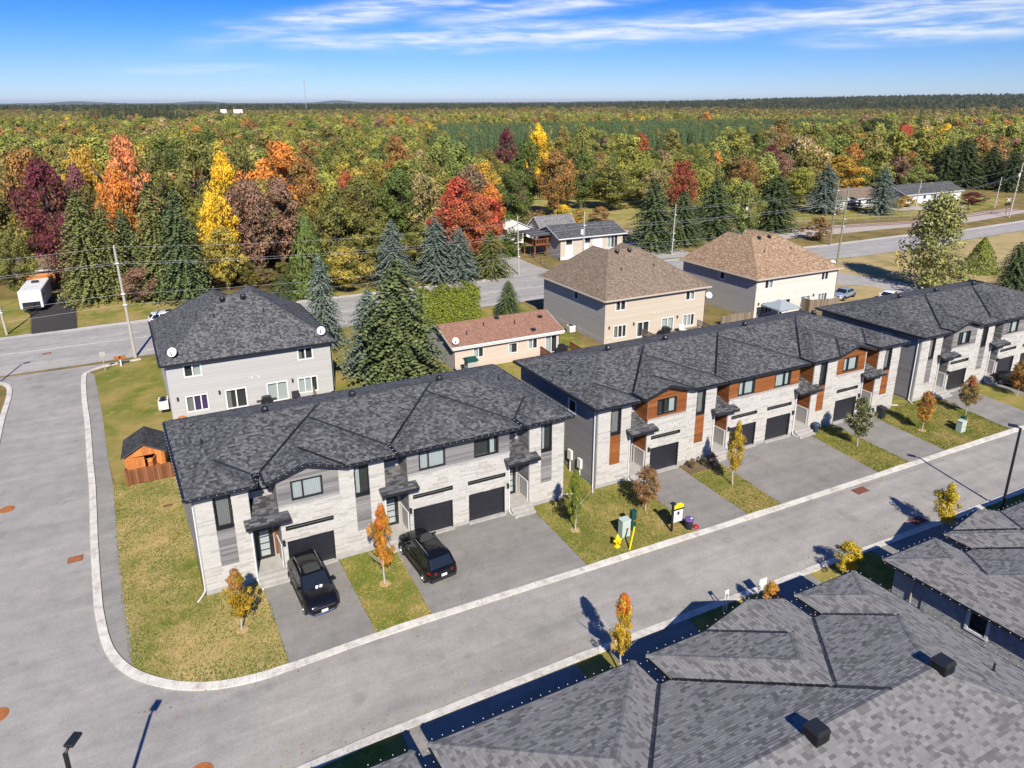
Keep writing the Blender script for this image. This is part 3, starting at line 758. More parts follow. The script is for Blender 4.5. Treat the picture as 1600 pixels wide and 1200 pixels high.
        if len(b['garages']) > 1: wall_lamp(h, wall_tr(0, YF - .035, 1, 0), b['garages'][1][1] + sx + .2, 2.0)
    # entry recesses
    for k, (a, b) in enumerate(recesses):
        rw = MB(tr); rw.box(a - .05, b + .05, rec, rec + .3, .02, 6.2); rw.build('entry_wall', M['siding_taupe'], h)
        for x, dx, dy in ((a, 0, 1), (b, 0, -1)):
            sw = MB(tr)
            if dy > 0: sw.box(x - .25, x, YF + .02, rec, .02, 6.16)
            else: sw.box(x, x + .25, YF + .02, rec, .02, 6.16)
            sw = sw.build('return_wall', accent, h)
            st = wall_tr(x, YF + .02, 0, 1, T0) if dy > 0 else wall_tr(x, rec, 0, -1, T0)
            planks(sw, st, .02, rec - YF - .04, .55, 6.14, [], accent, .155, single=True, tilt=False, rr=rr)
        mid = (a + b) / 2; d0, d1 = mid - .5, mid + .48; dt = wall_tr(0, rec, 1, 0, T0)
        fr = MB(dt); fr.box(d0, d1, -.06, -.001, .5, 2.75); dr = fr.build('front_door', dm, h)
        for j in range(4):
            p = MB(dt); p.box(d0 + .24, d1 - .24, -.075, -.06, .72 + j * .44, 1.08 + j * .44); p.build('door_light', M['frosted'], dr)
        hd = MB(dt); hd.tube([(d1 - .12, -.11, 1.2), (d1 - .12, -.11, 1.9)], .02, 6); hd.build('handle', M['chrome'], dr)
        window(h, wall_tr(0, rec - .06, 1, 0, T0), a + .3, b - .2, 5.1, 5.95, dm, divs=(.5,), back=False)
        # porch slab and steps
        ps = MB(tr); ps.box(a + .01, b - .01, YF + .02, rec - .01, 0, .5); ps.build('porch_slab', M['concrete'], h)
        stp = MB(tr)
        for j in range(3): stp.box(a - .04, b + .04, YF - .62 + j * .24, YF + .0 if j else YF + .0, j * .165 + .001, (j + 1) * .165)
        stp = None
        for j in range(3):
            q = MB(tr); q.box(a - .05, b + .05, YF - .85 + j * .27, YF - .055, j * .165, (j + 1) * .165 - .004); q.build('step', M['concrete'], h)
        # side privacy panel in a white frame
        pv = MB(tr); x = b - .05
        pv.box(x - .05, x, YF + .02, YF + .12, .5, 2.0); pv.box(x - .05, x, rec - .25, rec - .15, .5, 2.0); pv.box(x - .05, x, YF + .12, rec - .25, 1.9, 2.0); pv.box(x - .05, x, YF + .12, rec - .25, .52, .6)
        pv = pv.build('porch_screen', M['white'], h)
        p2 = MB(tr); p2.box(x - .03, x - .015, YF + .12, rec - .25, .6, 1.9); p2.build('screen_panel', M['siding_taupe'], pv)
        # porch roof: one slope with a wider front strip
        pz = lambda y: 4.62 + (y - rec) * .29
        pr = MB(tr); y0, ym = YF - .72, YF - .09
        for (xa, xb, ya, yb) in ((a - .43, b + .45, y0, ym), (a + .02, b - .02, ym, rec)):
            pr.hexa([(xa, ya, pz(ya) - .2), (xb, ya, pz(ya) - .2), (xb, yb, pz(yb) - .2), (xa, yb, pz(yb) - .2), (xa, ya, pz(ya)), (xb, ya, pz(ya)), (xb, yb, pz(yb)), (xa, yb, pz(yb))])
        pr = pr.build('porch_roof', dm, h); sh = MB(tr)
        for (xa, xb, ya, yb) in ((a - .43, b + .45, y0, ym), (a + .02, b - .02, ym, rec)):
            y = ya
            while y < yb - .02:
                ye = min(y + .14, yb); x = xa
                while x < xb - .01:
                    xe = min(x + rr.uniform(.2, .4), xb); l = rr.choice((.008, .014)); tn = rr.choice((.08, .2, .35, .5, .6, .7, .95))
                    sh.poly([(x, y, pz(y) + .003 + l), (xe, y, pz(y) + .003 + l), (xe, ye, pz(ye) + .004), (x, ye, pz(ye) + .004)], tn)
                    sh.poly([(x, y, pz(y)), (xe, y, pz(y)), (xe, y, pz(y) + .003 + l), (x, y, pz(y) + .003 + l)], tn * .8); x = xe
                y = ye
        sh.build('shingles', M['shingle_dark'], pr, kind='stuff')
        downspout(h, tr, a - .08, YF - .1, pz(y0) - .1, 0, (.1, -.8))
    # side walls: lap siding, board by board on the one towards the camera
    for x, dx, first in ((X0, -1, True), (X1, 1, False)):
        D = back_y - YF
        st = wall_tr(x, back_y, 0, -1, T0) if first else wall_tr(x, YF, 0, 1, T0)
        hl = []
        if first and win_left: hl = [(back_y - win_left[1], back_y - win_left[0], 4.75, 5.8)]
        sw = MB(st)
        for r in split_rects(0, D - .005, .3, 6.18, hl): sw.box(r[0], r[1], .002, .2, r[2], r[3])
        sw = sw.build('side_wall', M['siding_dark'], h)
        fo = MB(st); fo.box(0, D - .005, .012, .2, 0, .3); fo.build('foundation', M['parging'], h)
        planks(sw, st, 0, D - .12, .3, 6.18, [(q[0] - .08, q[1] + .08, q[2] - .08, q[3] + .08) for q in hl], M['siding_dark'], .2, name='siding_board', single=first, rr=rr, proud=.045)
        cp = MB(st)
        cp.box(D - .12 if first else 0, D if first else .12, -.03, .01, 0, 6.18); cp.build('corner_trim', M['parging'] if first else M['black_metal'], h)
        for q in hl: window(h, st, *q, M['white'], fw=.09, room=.19)
    downspout(h, tr, X0 - .06, YF + .25, 6.2, 0, (-.5, -.7)); downspout(h, tr, X1 + .06, YF + .3, 6.2, 0, (.9, -.3))
    for (y, z0, z1, w) in meters or []:
        b = MB(tr); b.box(X0 - .2, X0 - .04, y - w / 2, y + w / 2, z0, z1); b.tube([(X0 - .1, y, 0), (X0 - .1, y, z0)], .05, 6); b.build('meter_box', M['offwhite'], h)
    # roof
    s = .31; ze = 6.4; e0, e1 = X0 - .38, X1 + .42
    mods = [hip_planes(e0, e1, 37.4, back_y + .45, ze, s)]
    for i, t_ in enumerate(towers):
        a, b = t_[0] + sx, t_[1] + sx
        if i == 0: mods.append(hip_planes(e0, b + .35, 36.05, None, ze, s))
        else: mods.append(hip_planes(a - .5, e1, 36.05, None, ze, s))
    for b in bays:
        a, c = b['x0'] + sx - .6, b['x1'] + sx + .58
        mods.append(hip_planes(a, c, 36.05, None, ze, s))
        if b.get('gable'):
            if b.get('mirror'): mods.append([(s, 0, ze - s * (b['gable'][0] + sx - .35)), (-s, 0, ze + s * c), (0, 1000, -1000 * 36.02 + ze)])
            else: mods.append([(s, 0, ze - s * a), (-s, 0, ze + s * (b['gable'][1] + sx + .35)), (0, 1000, -1000 * 36.02 + ze)])
    mods = [mods[0]] + [m_ + [(0, -s, ze + s * (back_y + .45))] for m_ in mods[1:]]
    roof = make_roof(h, mods, ze, tr, M['shingle_dark'], M['black_metal'], seed=seed, lights=not sx and accent is not M['wood'])
    zr = lambda x, y: hroof(mods, x, y)
    ym = (37.4 + back_y + .45) / 2 + .15
    for x in (4.9, 10.4, 16.5) if len(bays) == 2 else (4.9, 10.4, 18.9, 27.2):
        roof_vent(roof, tr, x + X0 + .2, ym, zr(x + X0 + .2, ym))
    for x, y in ((X0 + 1.2, 41.4), (X1 - 1.6, 42.3)): pipe_vent(roof, tr, x, y, zr(x, y))
    return h
A_T = [(-1.65, 1.1, -.72, .2), (18.55, 21.2, 19.44, 20.25)]
A_B = [dict(x0=2.6, x1=8.78, gable=(2.6, 6.05), wings=[(3.36, 5.12)], transoms=[(2.85, 5.58)], garages=[(2.86, 5.52)], tall=(6.95, 7.82)),
       dict(x0=10.2, x1=17.1, wings=[(10.95, 12.65), (14.62, 16.3)], transoms=[(10.46, 13.1), (14.14, 16.79)], garages=[(10.45, 13.05), (14.17, 16.73)])]
B_T = [(23.88, 26.65, 24.93, 25.8), (52.3, 55.08, 53.12, 53.98)]
B_B = [dict(x0=28.1, x1=34.38, gable=(28.1, 31.55), wings=[(28.92, 30.62)], transoms=[(28.48, 31.14)], garages=[(28.5, 31.09)], tall=(32.52, 33.35)),
       dict(x0=35.7, x1=42.95, wings=[(36.55, 38.2), (40.32, 42.0)], transoms=[(36.1, 38.75), (39.8, 42.45)], garages=[(36.05, 38.75), (39.88, 42.47)]),
       dict(x0=44.6, x1=50.7, gable=(47.25, 50.6), wings=[(47.97, 49.7)], transoms=[(47.6, 50.2)], garages=[(47.62, 50.2)], tall=(45.3, 46.1), mirror=True)]
GT = 'townhouse rows along the street'
rowA = townhouse('townhouse_row', 'three unit stone townhouse row with grey wood panels and two black cars before it', 0, A_T, A_B, M['greywood'], GT, seed=3,
          curtains={(1, 1): [(.66, .9, M['curtain'])]})
rowB = townhouse('townhouse_row', 'four unit stone townhouse row with orange wood cladding panels', 0, B_T, B_B, M['wood'], GT, seed=5, win_left=(38.95, 39.95),
          meters=[(39.4, 1.0, 1.75, .45), (38.2, .85, 1.6, .4)], curtains={(0, 0): [(.7, 1, M['curtain'])]})
C_T = [(-1.85, 1.1, -.65, .1), A_T[1]]
rowC = townhouse('townhouse_row', 'farthest stone townhouse row with grey panels, beyond the orange clad row', 59.75, C_T, A_B, M['greywood'], GT, seed=8, win_left=(39.2, 40.2),
          curtains={(0, 0): [(.3, .8, M['curtain'])]})
# welcome plank by the first door, its lettering too small to read in the picture
b = MB(shear_tr(SK, YF)); b.box(2.38, 2.52, 37.55, 37.6, .75, 2.5)
sg = b.build('sign', M['fencewood'], None, off=(2.45, 37.57, .5)); tag(sg, 'tall narrow wooden plank sign leaning beside a front door', 'sign')

# ------------------------------------------------------------------ brick bungalows on the near side of the street
def brickmat():
    m, t, b = mat('dark_brick'); tcx = nn(t, 'ShaderNodeTexCoord')
    p = geo_pos(t); sp = nn(t, 'ShaderNodeSeparateXYZ'); t.links.new(p, sp.inputs[0]); cb = nn(t, 'ShaderNodeCombineXYZ')
    t.links.new(mathn(t, 'ADD', sp.outputs['X'], sp.outputs['Y']), cb.inputs[0]); t.links.new(sp.outputs['Z'], cb.inputs[1])
    br = nn(t, 'ShaderNodeTexBrick'); t.links.new(cb.outputs[0], br.inputs['Vector']); br.inputs['Scale'].default_value = 1
    br.inputs['Brick Width'].default_value = .26; br.inputs['Row Height'].default_value = .085; br.inputs['Mortar Size'].default_value = .008
    br.inputs['Color1'].default_value = (.30, .305, .315, 1); br.inputs['Color2'].default_value = (.38, .385, .395, 1); br.inputs['Mortar'].default_value = (.15, .155, .16, 1)
    t.links.new(br.outputs['Color'], b.inputs['Base Color']); b.inputs['Roughness'].default_value = .85; bump(t, b, br.outputs['Fac'], -.6, .012); return m
M['brick'] = brickmat()
def bungalow(name, label, X0, X1, mods_spec, ze=3.2, s=.335, yfm=19.55, yfe=18.0, yb=7.2, walls=True, win=None, singles=300, seed=4, kshear=-.12, fronts=()):
    tr = shear_tr(kshear, 19.6); h = thing(name, ((X0 + X1) / 2, 13, 0), label, 'bungalow', 'brick bungalows across the street')
    w = MB(tr); hl = []
    st = wall_tr(X0 + .45, yfe - .5, 0, -1, tr); D = yfe - .5 - yb - .4
    st = wall_tr(X0 + .45, yfe - .42, 0, -1, tr)
    # outer walls
    w.box(X0 + .65, X1 - .45, yb + .4, yfe - .42, 0, ze - .16); w.build('core_wall', M['brick'], h)
    sw = MB(tr); holes = [win] if win else []
    for r in split_rects(yb + .4, yfe - .42, .0, ze - .16, holes): sw.box(X0 + .45, X0 + .645, r[0], r[1], r[2], r[3])
    sw = sw.build('side_wall', M['brick'], h)
    if win:
        # courses of brick standing proud round the window
        bb = MB(tr); row = 0; z = .2
        while z < ze - .25:
            y = yfe - .42 - (.13 if row % 2 else 0)
            while y > yb + .6:
                y2 = y - .25
                if not (win[2] - .1 < z < win[3] + .06 and y2 < win[1] + .08 and y > win[0] - .08): bb.box(X0 + .438, X0 + .452, y2, y - .012, z, z + .072, rnd.random())
                y = y2
            z += .085; row += 1
        bb.build('bricks', M['brickpiece'], sw, kind='stuff')
        L = win[1] - win[0]; wt = wall_tr(X0 + .45, win[1], 0, -1, tr)
        window(h, wt, 0, L, win[2], win[3], M['white'], fw=.12, room=.18, proud=.06)
    for (a, b_) in fronts:
        q = MB(tr); q.box(a + .5, b_ - .5, yfe - .42, yfm - .45, 0, ze - .16); q.build('front_wall', M['brick'], h)
    for x in {q for f in fronts for q in (f[0] + .42, f[1] - .42)}:
        downspout(h, tr, x, yfe + .1, ze - .1, 0, (0, .6), 'siding_taupe')
    mods = [hip_planes(X0, X1, yb, None, ze, s) + [(0, -s, ze + s * yfe)]]
    for sp in mods_spec:
        kind = sp[0]
        if kind == 'hip': mods.append([(s, 0, ze - s * sp[1]), (-s, 0, ze + s * sp[2]), (0, -s, ze + s * yfm)])
        else: mods.append([(s, 0, ze - s * sp[1]), (-s, 0, ze + s * sp[2]), (0, -1000, 1000 * (yfm + .03) + ze)])
    # keep the wings from running out of the rear slope
    mods = [mods[0]] + [m_ + [(0, s, ze - s * yb)] for m_ in mods[1:]]
    roof = make_roof(h, mods, ze, tr, M['shingle_near'], M['black_metal'], singles=singles, seed=seed, big=(-40, 130, -10, 60), thick=1.5, tones=(.16, .26, .36, .48, .55, .6, .66, .74, .86), tabw=(.16, .34), expo=.14, gutter=False, fascia=.15)
    return h, roof, tr, mods
M['brickpiece'] = tone_mat('brick_piece', [(0, (.28, .285, .30)), (1, (.42, .425, .44))], .85, .2, 20)
hD, rD, trD, mD = bungalow('brick_bungalow', 'nearest bungalow with a wide grey shingle roof and two square roof vents', .9, 28.85,
    [('hip', .9, 5.1), ('hip', 5.72, 15.1), ('hip', 15.75, 24.0), ('gable', 19.1, 24.0), ('hip', 24.62, 28.85)], fronts=[(.9, 5.1), (5.72, 15.1), (15.75, 24.0), (24.62, 28.85)])
for x, y in ((23.85, 12.45), (16.85, 12.4)): roof_vent(rD, trD, x, y, hroof(mD, x, y), .26, True)
for x, y in ((26.9, 12.1),): pipe_vent(rD, trD, x, y, hroof(mD, x, y))
hE, rE, trE, mE = bungalow('brick_bungalow', 'bungalow with dark brick side wall and one white framed window, next to the nearest roof', 31.0, 54,
    [('hip', 31.0, 35.3), ('hip', 36.05, 45.0), ('gable', 36.8, 41.2), ('hip', 45.6, 53.5)], win=(14.5, 15.5, 1.68, 2.95), seed=9, fronts=[(31.0, 35.3), (36.05, 45.0), (45.6, 53.5)])

# ------------------------------------------------------------------ two storey semi detached houses behind the rows
def semi(name, label, x0, x1, y0, y1, side, front, shm, edge, slopes, k=-.08, trimdark=True, seed=2, dishes=(), dish_l='dish', win_side=True, group='two storey houses behind the rows', foundation=True):
    """slopes: w (run of the side hips), fy (run of the front hip), ry (y where the back ridges end), z ridge"""
    tr = shear_tr(k, y0); h = thing(name, ((x0 + x1) / 2, y0, 0), label, 'house', group)
    ze = 5.25; w, fy, ry, zr = slopes; ss, sf, sr = (zr - ze) / (w + .35), (zr - ze) / (fy + .35), (zr - ze) / (y1 + .35 - ry)
    b = MB(tr); b.box(x0 + .35, x1 - .35, y0 + .45, y1 - .3, 0, 5.1); b.build('core_wall', M['interior'], h)
    ft = wall_tr(x0, y0, 1, 0, tr); W_ = x1 - x0
    U = [(1.3, 2.75), (W_ - 3.1, W_ - 1.7)]; Lw = [(1.15, 2.95), (W_ - 3.3, W_ - 1.5)]; Dr = [(4.35, 6.15), (7.85, 9.7)]
    holes = [(a, c, 3.75, 4.95) for a, c in U] + [(a, c, .5, 2.05) for a, c in Lw] + [(a, c, .15, 2.05) for a, c in Dr]
    fwall = flat_wall('front_wall', h, ft, 0, W_, 0, 5.1, holes, front, .3)
    planks(fwall, ft, .1, W_ - .1, .2, 5.1, [(q[0] - .1, q[1] + .1, q[2] - .1, q[3] + .1) for q in holes], front, .13, name='siding_board', rr=rnd, proud=.022)
    for i, (a, c) in enumerate(U): window(h, ft, a, c, 3.75, 4.95, M['white'], divs=(.5,), fw=.11, room=.3, proud=.05, curtains=[((.5, 1, M['curtain']), (0, .25, M['siding_taupe']))[(i + seed) % 2]])
    for i, (a, c) in enumerate(Lw): window(h, ft, a, c, .5, 2.05, M['white'], divs=(.36, .68), fw=.1, room=.3, proud=.05, curtains=[((0, .36, M['siding_taupe']), (0, .7, M['curtain']))[i]] + ([(.36, 1, M['purplecloth'])] if seed == 2 and i == 0 else []))
    for i, (a, c) in enumerate(Dr): window(h, ft, a, c, .15, 2.05, M['white'], divs=(.5,), fw=.11, room=.3, proud=.05, name='patio_door', curtains=[(0, 1, M['curtain'])] if i else [(.0, .25, M['siding_taupe'])])
    for x in (.55, 3.9, 10.15): wall_lamp(h, ft, x, 1.8)
    for x in (6.7, 7.3):
        v = MB(ft); v.box(x - .07, x + .07, -.1, 0, 2.75, 2.9); v.build('wall_vent', M['offwhite'], h)
    for x, first in ((x0, True), (x1, False)):
        D = y1 - y0; st = wall_tr(x, y1, 0, -1, tr) if first else wall_tr(x, y0, 0, 1, tr)
        hl = [(D - 6.1, D - 5.2, 3.95, 5.0)] if first and win_side else []
        sw = MB(st)
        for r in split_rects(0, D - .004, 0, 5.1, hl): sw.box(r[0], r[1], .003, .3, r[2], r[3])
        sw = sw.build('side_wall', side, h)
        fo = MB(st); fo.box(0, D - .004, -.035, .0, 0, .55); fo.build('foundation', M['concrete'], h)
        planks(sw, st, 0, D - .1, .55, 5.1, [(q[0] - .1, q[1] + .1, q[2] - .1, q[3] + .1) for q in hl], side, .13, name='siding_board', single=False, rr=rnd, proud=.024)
        cp = MB(st); cp.box(D - .12 if first else 0, D if first else .12, -.03, .0, .1, 5.1); cp.build('corner_trim', M['siding_taupe'] if trimdark else M['white'], h)
        for q in hl: window(h, st, *q, M['white'], fw=.1, room=.3, proud=.05)
    bw = MB(tr); bw.box(x0 + .05, x1 - .05, y1 - .25, y1, 0, 5.1); bw.build('rear_wall', side, h)
    e = .38; X0, X1, Y0, Y1 = x0 - e, x1 + e, y0 - e, y1 + e
    r1, r2 = x0 + w, x1 - w
    PL = lambda a, s_: (s_, 0, ze - s_ * a); PR = lambda a, s_: (-s_, 0, ze + s_ * a); PF = (0, sf, ze - sf * Y0); PB = lambda y, s_: (0, -s_, ze + s_ * y)
    yx = Y0 + (zr - ze) / sf
    mods = [[PL(X0, ss), PR(X1, ss), PF, PB(yx + (zr - ze) / sf, sf), (0, 0, zr)],
            [PL(X0, ss), PR(2 * r1 - X0, ss), PF, PB(Y1, sr)], [PL(2 * r2 - X1, ss), PR(X1, ss), PF, PB(Y1, sr)]]
    mods[0] = mods[0][:4]
    roof = make_roof(h, mods, ze, tr, shm, edge, seed=seed, lights=False, valley_w=.3, fascia=.15)
    zf = lambda x, y: hroof(mods, x, y)
    cx = (r1 + r2) / 2
    for x in (cx - 1.3, cx + .5): roof_vent(roof, tr, x, yx - .5, zf(x, yx - .5), .24)
    for x in (x0 + 4.6, x1 - 5): pipe_vent(roof, tr, x, y0 + 3.5, zf(x, y0 + 3.5))
    for i, (x, y, zz) in enumerate(dishes): dish(h, tr, x, y, zf(x, y) if zz is None else zz, matl=dish_l)
    return h, tr
G, trG = semi('semi_detached_house', 'light grey sided house with dark hip roof and two round dishes at its eaves', -3.3, 10.6, 61.7, 75.2, M['siding_grey'], M['siding_grey'], M['shingle_dark'], M['black_metal'], (5.3, 5.6, 70.2, 9.2), seed=2, dishes=[(-2.6, 61.9, None), (9.9, 62.0, None)], win_side=False)
I, trI = semi('semi_detached_house', 'beige house with grey brown hip roof and taupe side wall', 41.0, 55.3, 61.9, 74.6, M['siding_taupe'], M['siding_beige'], M['shingle_tan'], M['siding_beige'], (5.0, 6.6, 71.6, 9.25), seed=3, dishes=[(55.5, 61.6, 3.6)])
J, trJ = semi('semi_detached_house', 'cream house with rusty tan hip roof and a grey gazebo behind it', 63.2, 77.5, 61.7, 74.6, M['siding_taupe'], M['siding_cream'], M['shingle_rust'], M['siding_beige'], (5.0, 6.2, 72.0, 9.15), seed=4, dishes=[(77.2, 62.4, 5.2)])
# ------------------------------------------------------------------ gable roofed low houses
def low_house(name, label, x0, x1, y0, y1, zw, zridge, wallm, endm, shm, k=0, wins=(), over=.4, trim='white', group=None, cat='house', seed=6, detail=True, rot=0, org=None, end_wins=(), slats=.13):
    base = shear_tr(k, y0)
    if rot:
        cR, sR = math.cos(rot), math.sin(rot); ox, oy = org
        tr = lambda x, y, z: (ox + (x - ox) * cR - (y - oy) * sR, oy + (x - ox) * sR + (y - oy) * cR, z)
    else: tr = base
    h = thing(name, tr((x0 + x1) / 2, y0, 0), label, cat, group); ym = (y0 + y1) / 2
    ft = wall_tr(x0, y0, 1, 0, tr); W_ = x1 - x0
    holes = [(a, b, c, d) for a, b, c, d, *_ in wins]
    c_ = MB(tr); c_.box(x0 + .25, x1 - .25, y0 + .4, y1 - .25, 0, zw - .05); c_.build('core_wall', M['interior'], h)
    fwl = flat_wall('front_wall', h, ft, 0, W_, 0, zw, holes, wallm, .3)
    planks(fwl, ft, .08, W_ - .08, .3, zw, [(q[0] - .1, q[1] + .1, q[2] - .1, q[3] + .1) for q in holes], wallm, slats, name='siding_board', proud=.022)
    for a, b, c, d, *dv in wins: window(h, ft, a, b, c, d, M['white'], divs=dv, fw=.09, room=.3, proud=.05, curtains=[(.0, .5, M['curtain'])] if rnd.random() < .6 else [])
    for x, first in ((x0, True), (x1, False)):
        s_ = MB(tr); xa, xb = (x, x + .22) if first else (x - .22, x)
        for q in (((y0, 0), (y1, 0), (y1, zw), (ym, zw + (zridge - zw) * .94), (y0, zw)),):
            n = len(q); A = [(xa, *p) for p in q]; B = [(xb, *p) for p in q]
            s_.poly(A[::-1]); s_.poly(B)
            for i in range(n): s_.poly([A[i], A[(i + 1) % n], B[(i + 1) % n], B[i]])
        sw = s_.build('end_wall', endm, h)
        st = wall_tr(x, y1, 0, -1, tr) if first else wall_tr(x, y0, 0, 1, tr); D = y1 - y0
        def tp(z, D=D):
            if z < zw: return .02, D - .02
            u = (z - zw) / ((zridge - zw) * .94); return D / 2 * u + .02, D - D / 2 * u - .02
        if first:
            planks(sw, st, .0, D, .35, zw + (zridge - zw) * .92, [(q[0] - .1, q[1] + .1, q[2] - .1, q[3] + .1) for q in end_wins], endm, slats, name='siding_board', proud=.022, top=tp)
            for a, b, c, d in end_wins: 
                wo = MB(st); wo.box(a, b, -.05, -.005, c, d); wo = wo.build('window', M['white'], h); p_ = MB(st); p_.box(a + .09, b - .09, -.056, -.05, c + .09, d - .09); p_.build('pane', M['carglass'], wo)
    bw = MB(tr); bw.box(x0 + .05, x1 - .05, y1 - .2, y1, 0, zw); bw.build('rear_wall', endm, h)
    s = (zridge - zw) / ((y1 - y0) / 2); ze = zw - over * s + .12; zr = zridge + .12
    mods = [[(0, s, ze - s * (y0 - over)), (0, -s, ze + s * (y1 + over)), (1000, 0, ze - 1000 * (x0 - over)), (-1000, 0, ze + 1000 * (x1 + over))]]
    roof = make_roof(h, mods, ze, tr, shm, M[trim], seed=seed, lights=False, soffit=False, detail=detail, big=(-300, 400, -10, 1500))
    return h, tr, roof, (lambda x, y: hroof(mods, x, y))
hH, trH, rH, zH = low_house('bungalow', 'pinkish beige bungalow with a red brown roof and one dish', 22.7, 35.0, 61.6, 68.2, 2.75, 4.05, M['siding_pink'], M['siding_grey'], M['shingle_red'], k=-.1,
    wins=[(2.1, 3.3, 1.1, 2.2, .5), (6.1, 7.2, .95, 2.15), (8.4, 9.6, 1.05, 2.25, .5), (10.5, 12.0, .25, 2.3, .5)], over=.35)
dish(hH, trH, 22.9, 61.5, zH(22.9, 61.5), .34)
for x, y in ((24.8, 62.9), (27.2, 63.8), (30.6, 63.4)): pipe_vent(rH, trH, x, y, zH(x, y))
for x, y in ((29.1, 64.6), (33.9, 63.8), (32.0, 62.0)):
    b = MB(trH); z = zH(x, y); b.box(x - .22, x + .22, y - .2, y + .2, z - .1, z + .18); b.build('roof_vent', M['black_metal'], rH)
b = MB(trH); b.box(22.4, 35.3, 61.18, 61.24, 2.42, 2.6); b.build('gutter', M['white'], hH)
# beige house at the road with its deck and split levels
hK, trK, rK, zK = low_house('bungalow', 'beige bungalow with dark roof, white window strips and a raised side deck', 57.6, 70.6, 101.8, 110.0, 3.9, 5.35, M['siding_beige'], M['siding_taupe'], M['shingle_dark'], over=.5, seed=12,
    wins=[(1.1, 2.5, 2.5, 3.7), (4.9, 6.2, 2.5, 3.7), (9.6, 11.9, 1.3, 3.6, .33, .66)], end_wins=[(3.5, 4.5, 2.4, 3.4)])
for a, b_ in ((1.0, 2.6), (4.6, 5.8), (6.6, 8.6)):
    q = MB(wall_tr(57.6, 101.8, 1, 0)); q.box(a, b_, -.045, -.024, .4, 2.45 if a < 6 else 3.4); q.build('wall_strip', M['white'], hK)
q = MB(); q.box(57.7, 70.5, 101.72, 101.79, 0, .55); q.build('foundation', M['white'], hK)
d = MB(); d.box(54.4, 57.5, 105.2, 109.6, 2.2, 2.4); d.box(54.4, 54.5, 105.2, 109.6, 2.4, 3.3)
for x, y in ((54.5, 105.3), (54.5, 109.4), (56.9, 105.3)): d.box(x - .1, x + .1, y - .1, y + .1, 0, 4.0)
for k in range(10): d.box(54.45 + k * .33, 54.53 + k * .33, 105.2, 105.26, 2.4, 3.3)
d.box(54.4, 57.5, 105.18, 105.28, 3.25, 3.36); dk = d.build('side_deck', M['fencewood'], hK)
q = MB(); q.hexa([(53.9, 104.6, 4.0), (57.4, 104.6, 4.05), (57.4, 110.3, 4.05), (53.9, 110.3, 4.0), (53.9, 104.6, 4.15), (57.4, 104.6, 4.3), (57.4, 110.3, 4.3), (53.9, 110.3, 4.15)]); q.build('deck_roof', M['shingle_dark'], hK)
b = MB(); z = zK(68, 106.2); b.box(67.7, 68.3, 105.9, 106.5, z - .3, z + .4); b.build('roof_vent', M['black_metal'], rK)
low_house('garage', 'grey roofed garage half hidden behind the beige bungalow', 60.5, 68.0, 113.5, 120, 2.9, 5.2, M['siding_grey'], M['siding_grey'], M['shingle_near'], seed=13, cat='garage', over=.3)
low_house('bungalow', 'pale roofed outbuilding end showing past the beige bungalow', 72.5, 77, 113, 117, 2.4, 3.2, M['siding_grey'], M['siding_grey'], M['shingle_near'], seed=14, cat='outbuilding', over=.3)
# white gabled shed: gable towards the highway
hs = thing('garden_shed', (57.6, 119, 0), 'white gabled shed with three small windows beside the scarlet maple', 'shed')
b = MB(); b.prism_y([(55.4, 0), (60.2, 0), (60.2, 2.9), (57.8, 4.0), (55.4, 2.9)], 118.5, 124); b.build('wall', M['white'], hs)
b = MB()
for sg in (-1, 1):
    x0_, x1_ = 57.8, 57.8 + sg * 2.7
    z = lambda x: 4.05 - abs(x - 57.8) * .46
    b.hexa([(x0_, 118.2, z(x0_)), (x1_, 118.2, z(x1_)), (x1_, 124.3, z(x1_)), (x0_, 124.3, z(x0_)), (x0_, 118.2, z(x0_) + .1), (x1_, 118.2, z(x1_) + .1), (x1_, 124.3, z(x1_) + .1), (x0_, 124.3, z(x0_) + .1)])
b.build('roof', M['offwhite'], hs)
for x, w in ((56.3, .25), (56.7, .25), (57.7, .9), (59.1, .3)):
    b = MB(); b.box(x - w, x + w, 118.4, 118.47, 1.2, 2.2); b.build('window', M['carglass'], hs)
low_house('bungalow', 'white bungalow with brown roof behind two blue spruces', 148.5, 166, 121.5, 131, 2.4, 4.3, M['white'], M['white'], M['shingle_tan'], seed=15, wins=[(4, 6, .9, 2.1, .5), (8, 9.2, .3, 2.1), (11, 13, .9, 2.1, .5)], slats=.2)
hM, trM, rM, zM = low_house('bungalow', 'white bungalow with a dark blue grey roof before the dark pines', 172.3, 195.5, 119.6, 129, 2.6, 4.5, M['white'], M['siding_grey'], M['shingle_dark'], seed=16, wins=[(7, 8.2, 1, 2.1), (10, 12.5, .9, 2.1, .5), (15, 16.2, 1, 2.1)], slats=.2, end_wins=[(2, 4, .8, 2.2)])
low_house('cottage', 'small brown roofed cottage behind the white trailer', -24.3, -19.4, 122.5, 133, 2.2, 3.6, M['cedarwood'], M['cedarwood'], M['shingle_tan'], seed=17)
for x, y, w in ((77, 1060, 11), (62, 1090, 7)):
    low_house('farm_building', 'long white farm building with a pale roof far off in the wood' if w == 11 else 'smaller white farm building far off in the wood', x, x + w, y, y + 10, 12, 16.5, M['siding_grey'], M['white'], M['offwhite'], detail=False, cat='building')
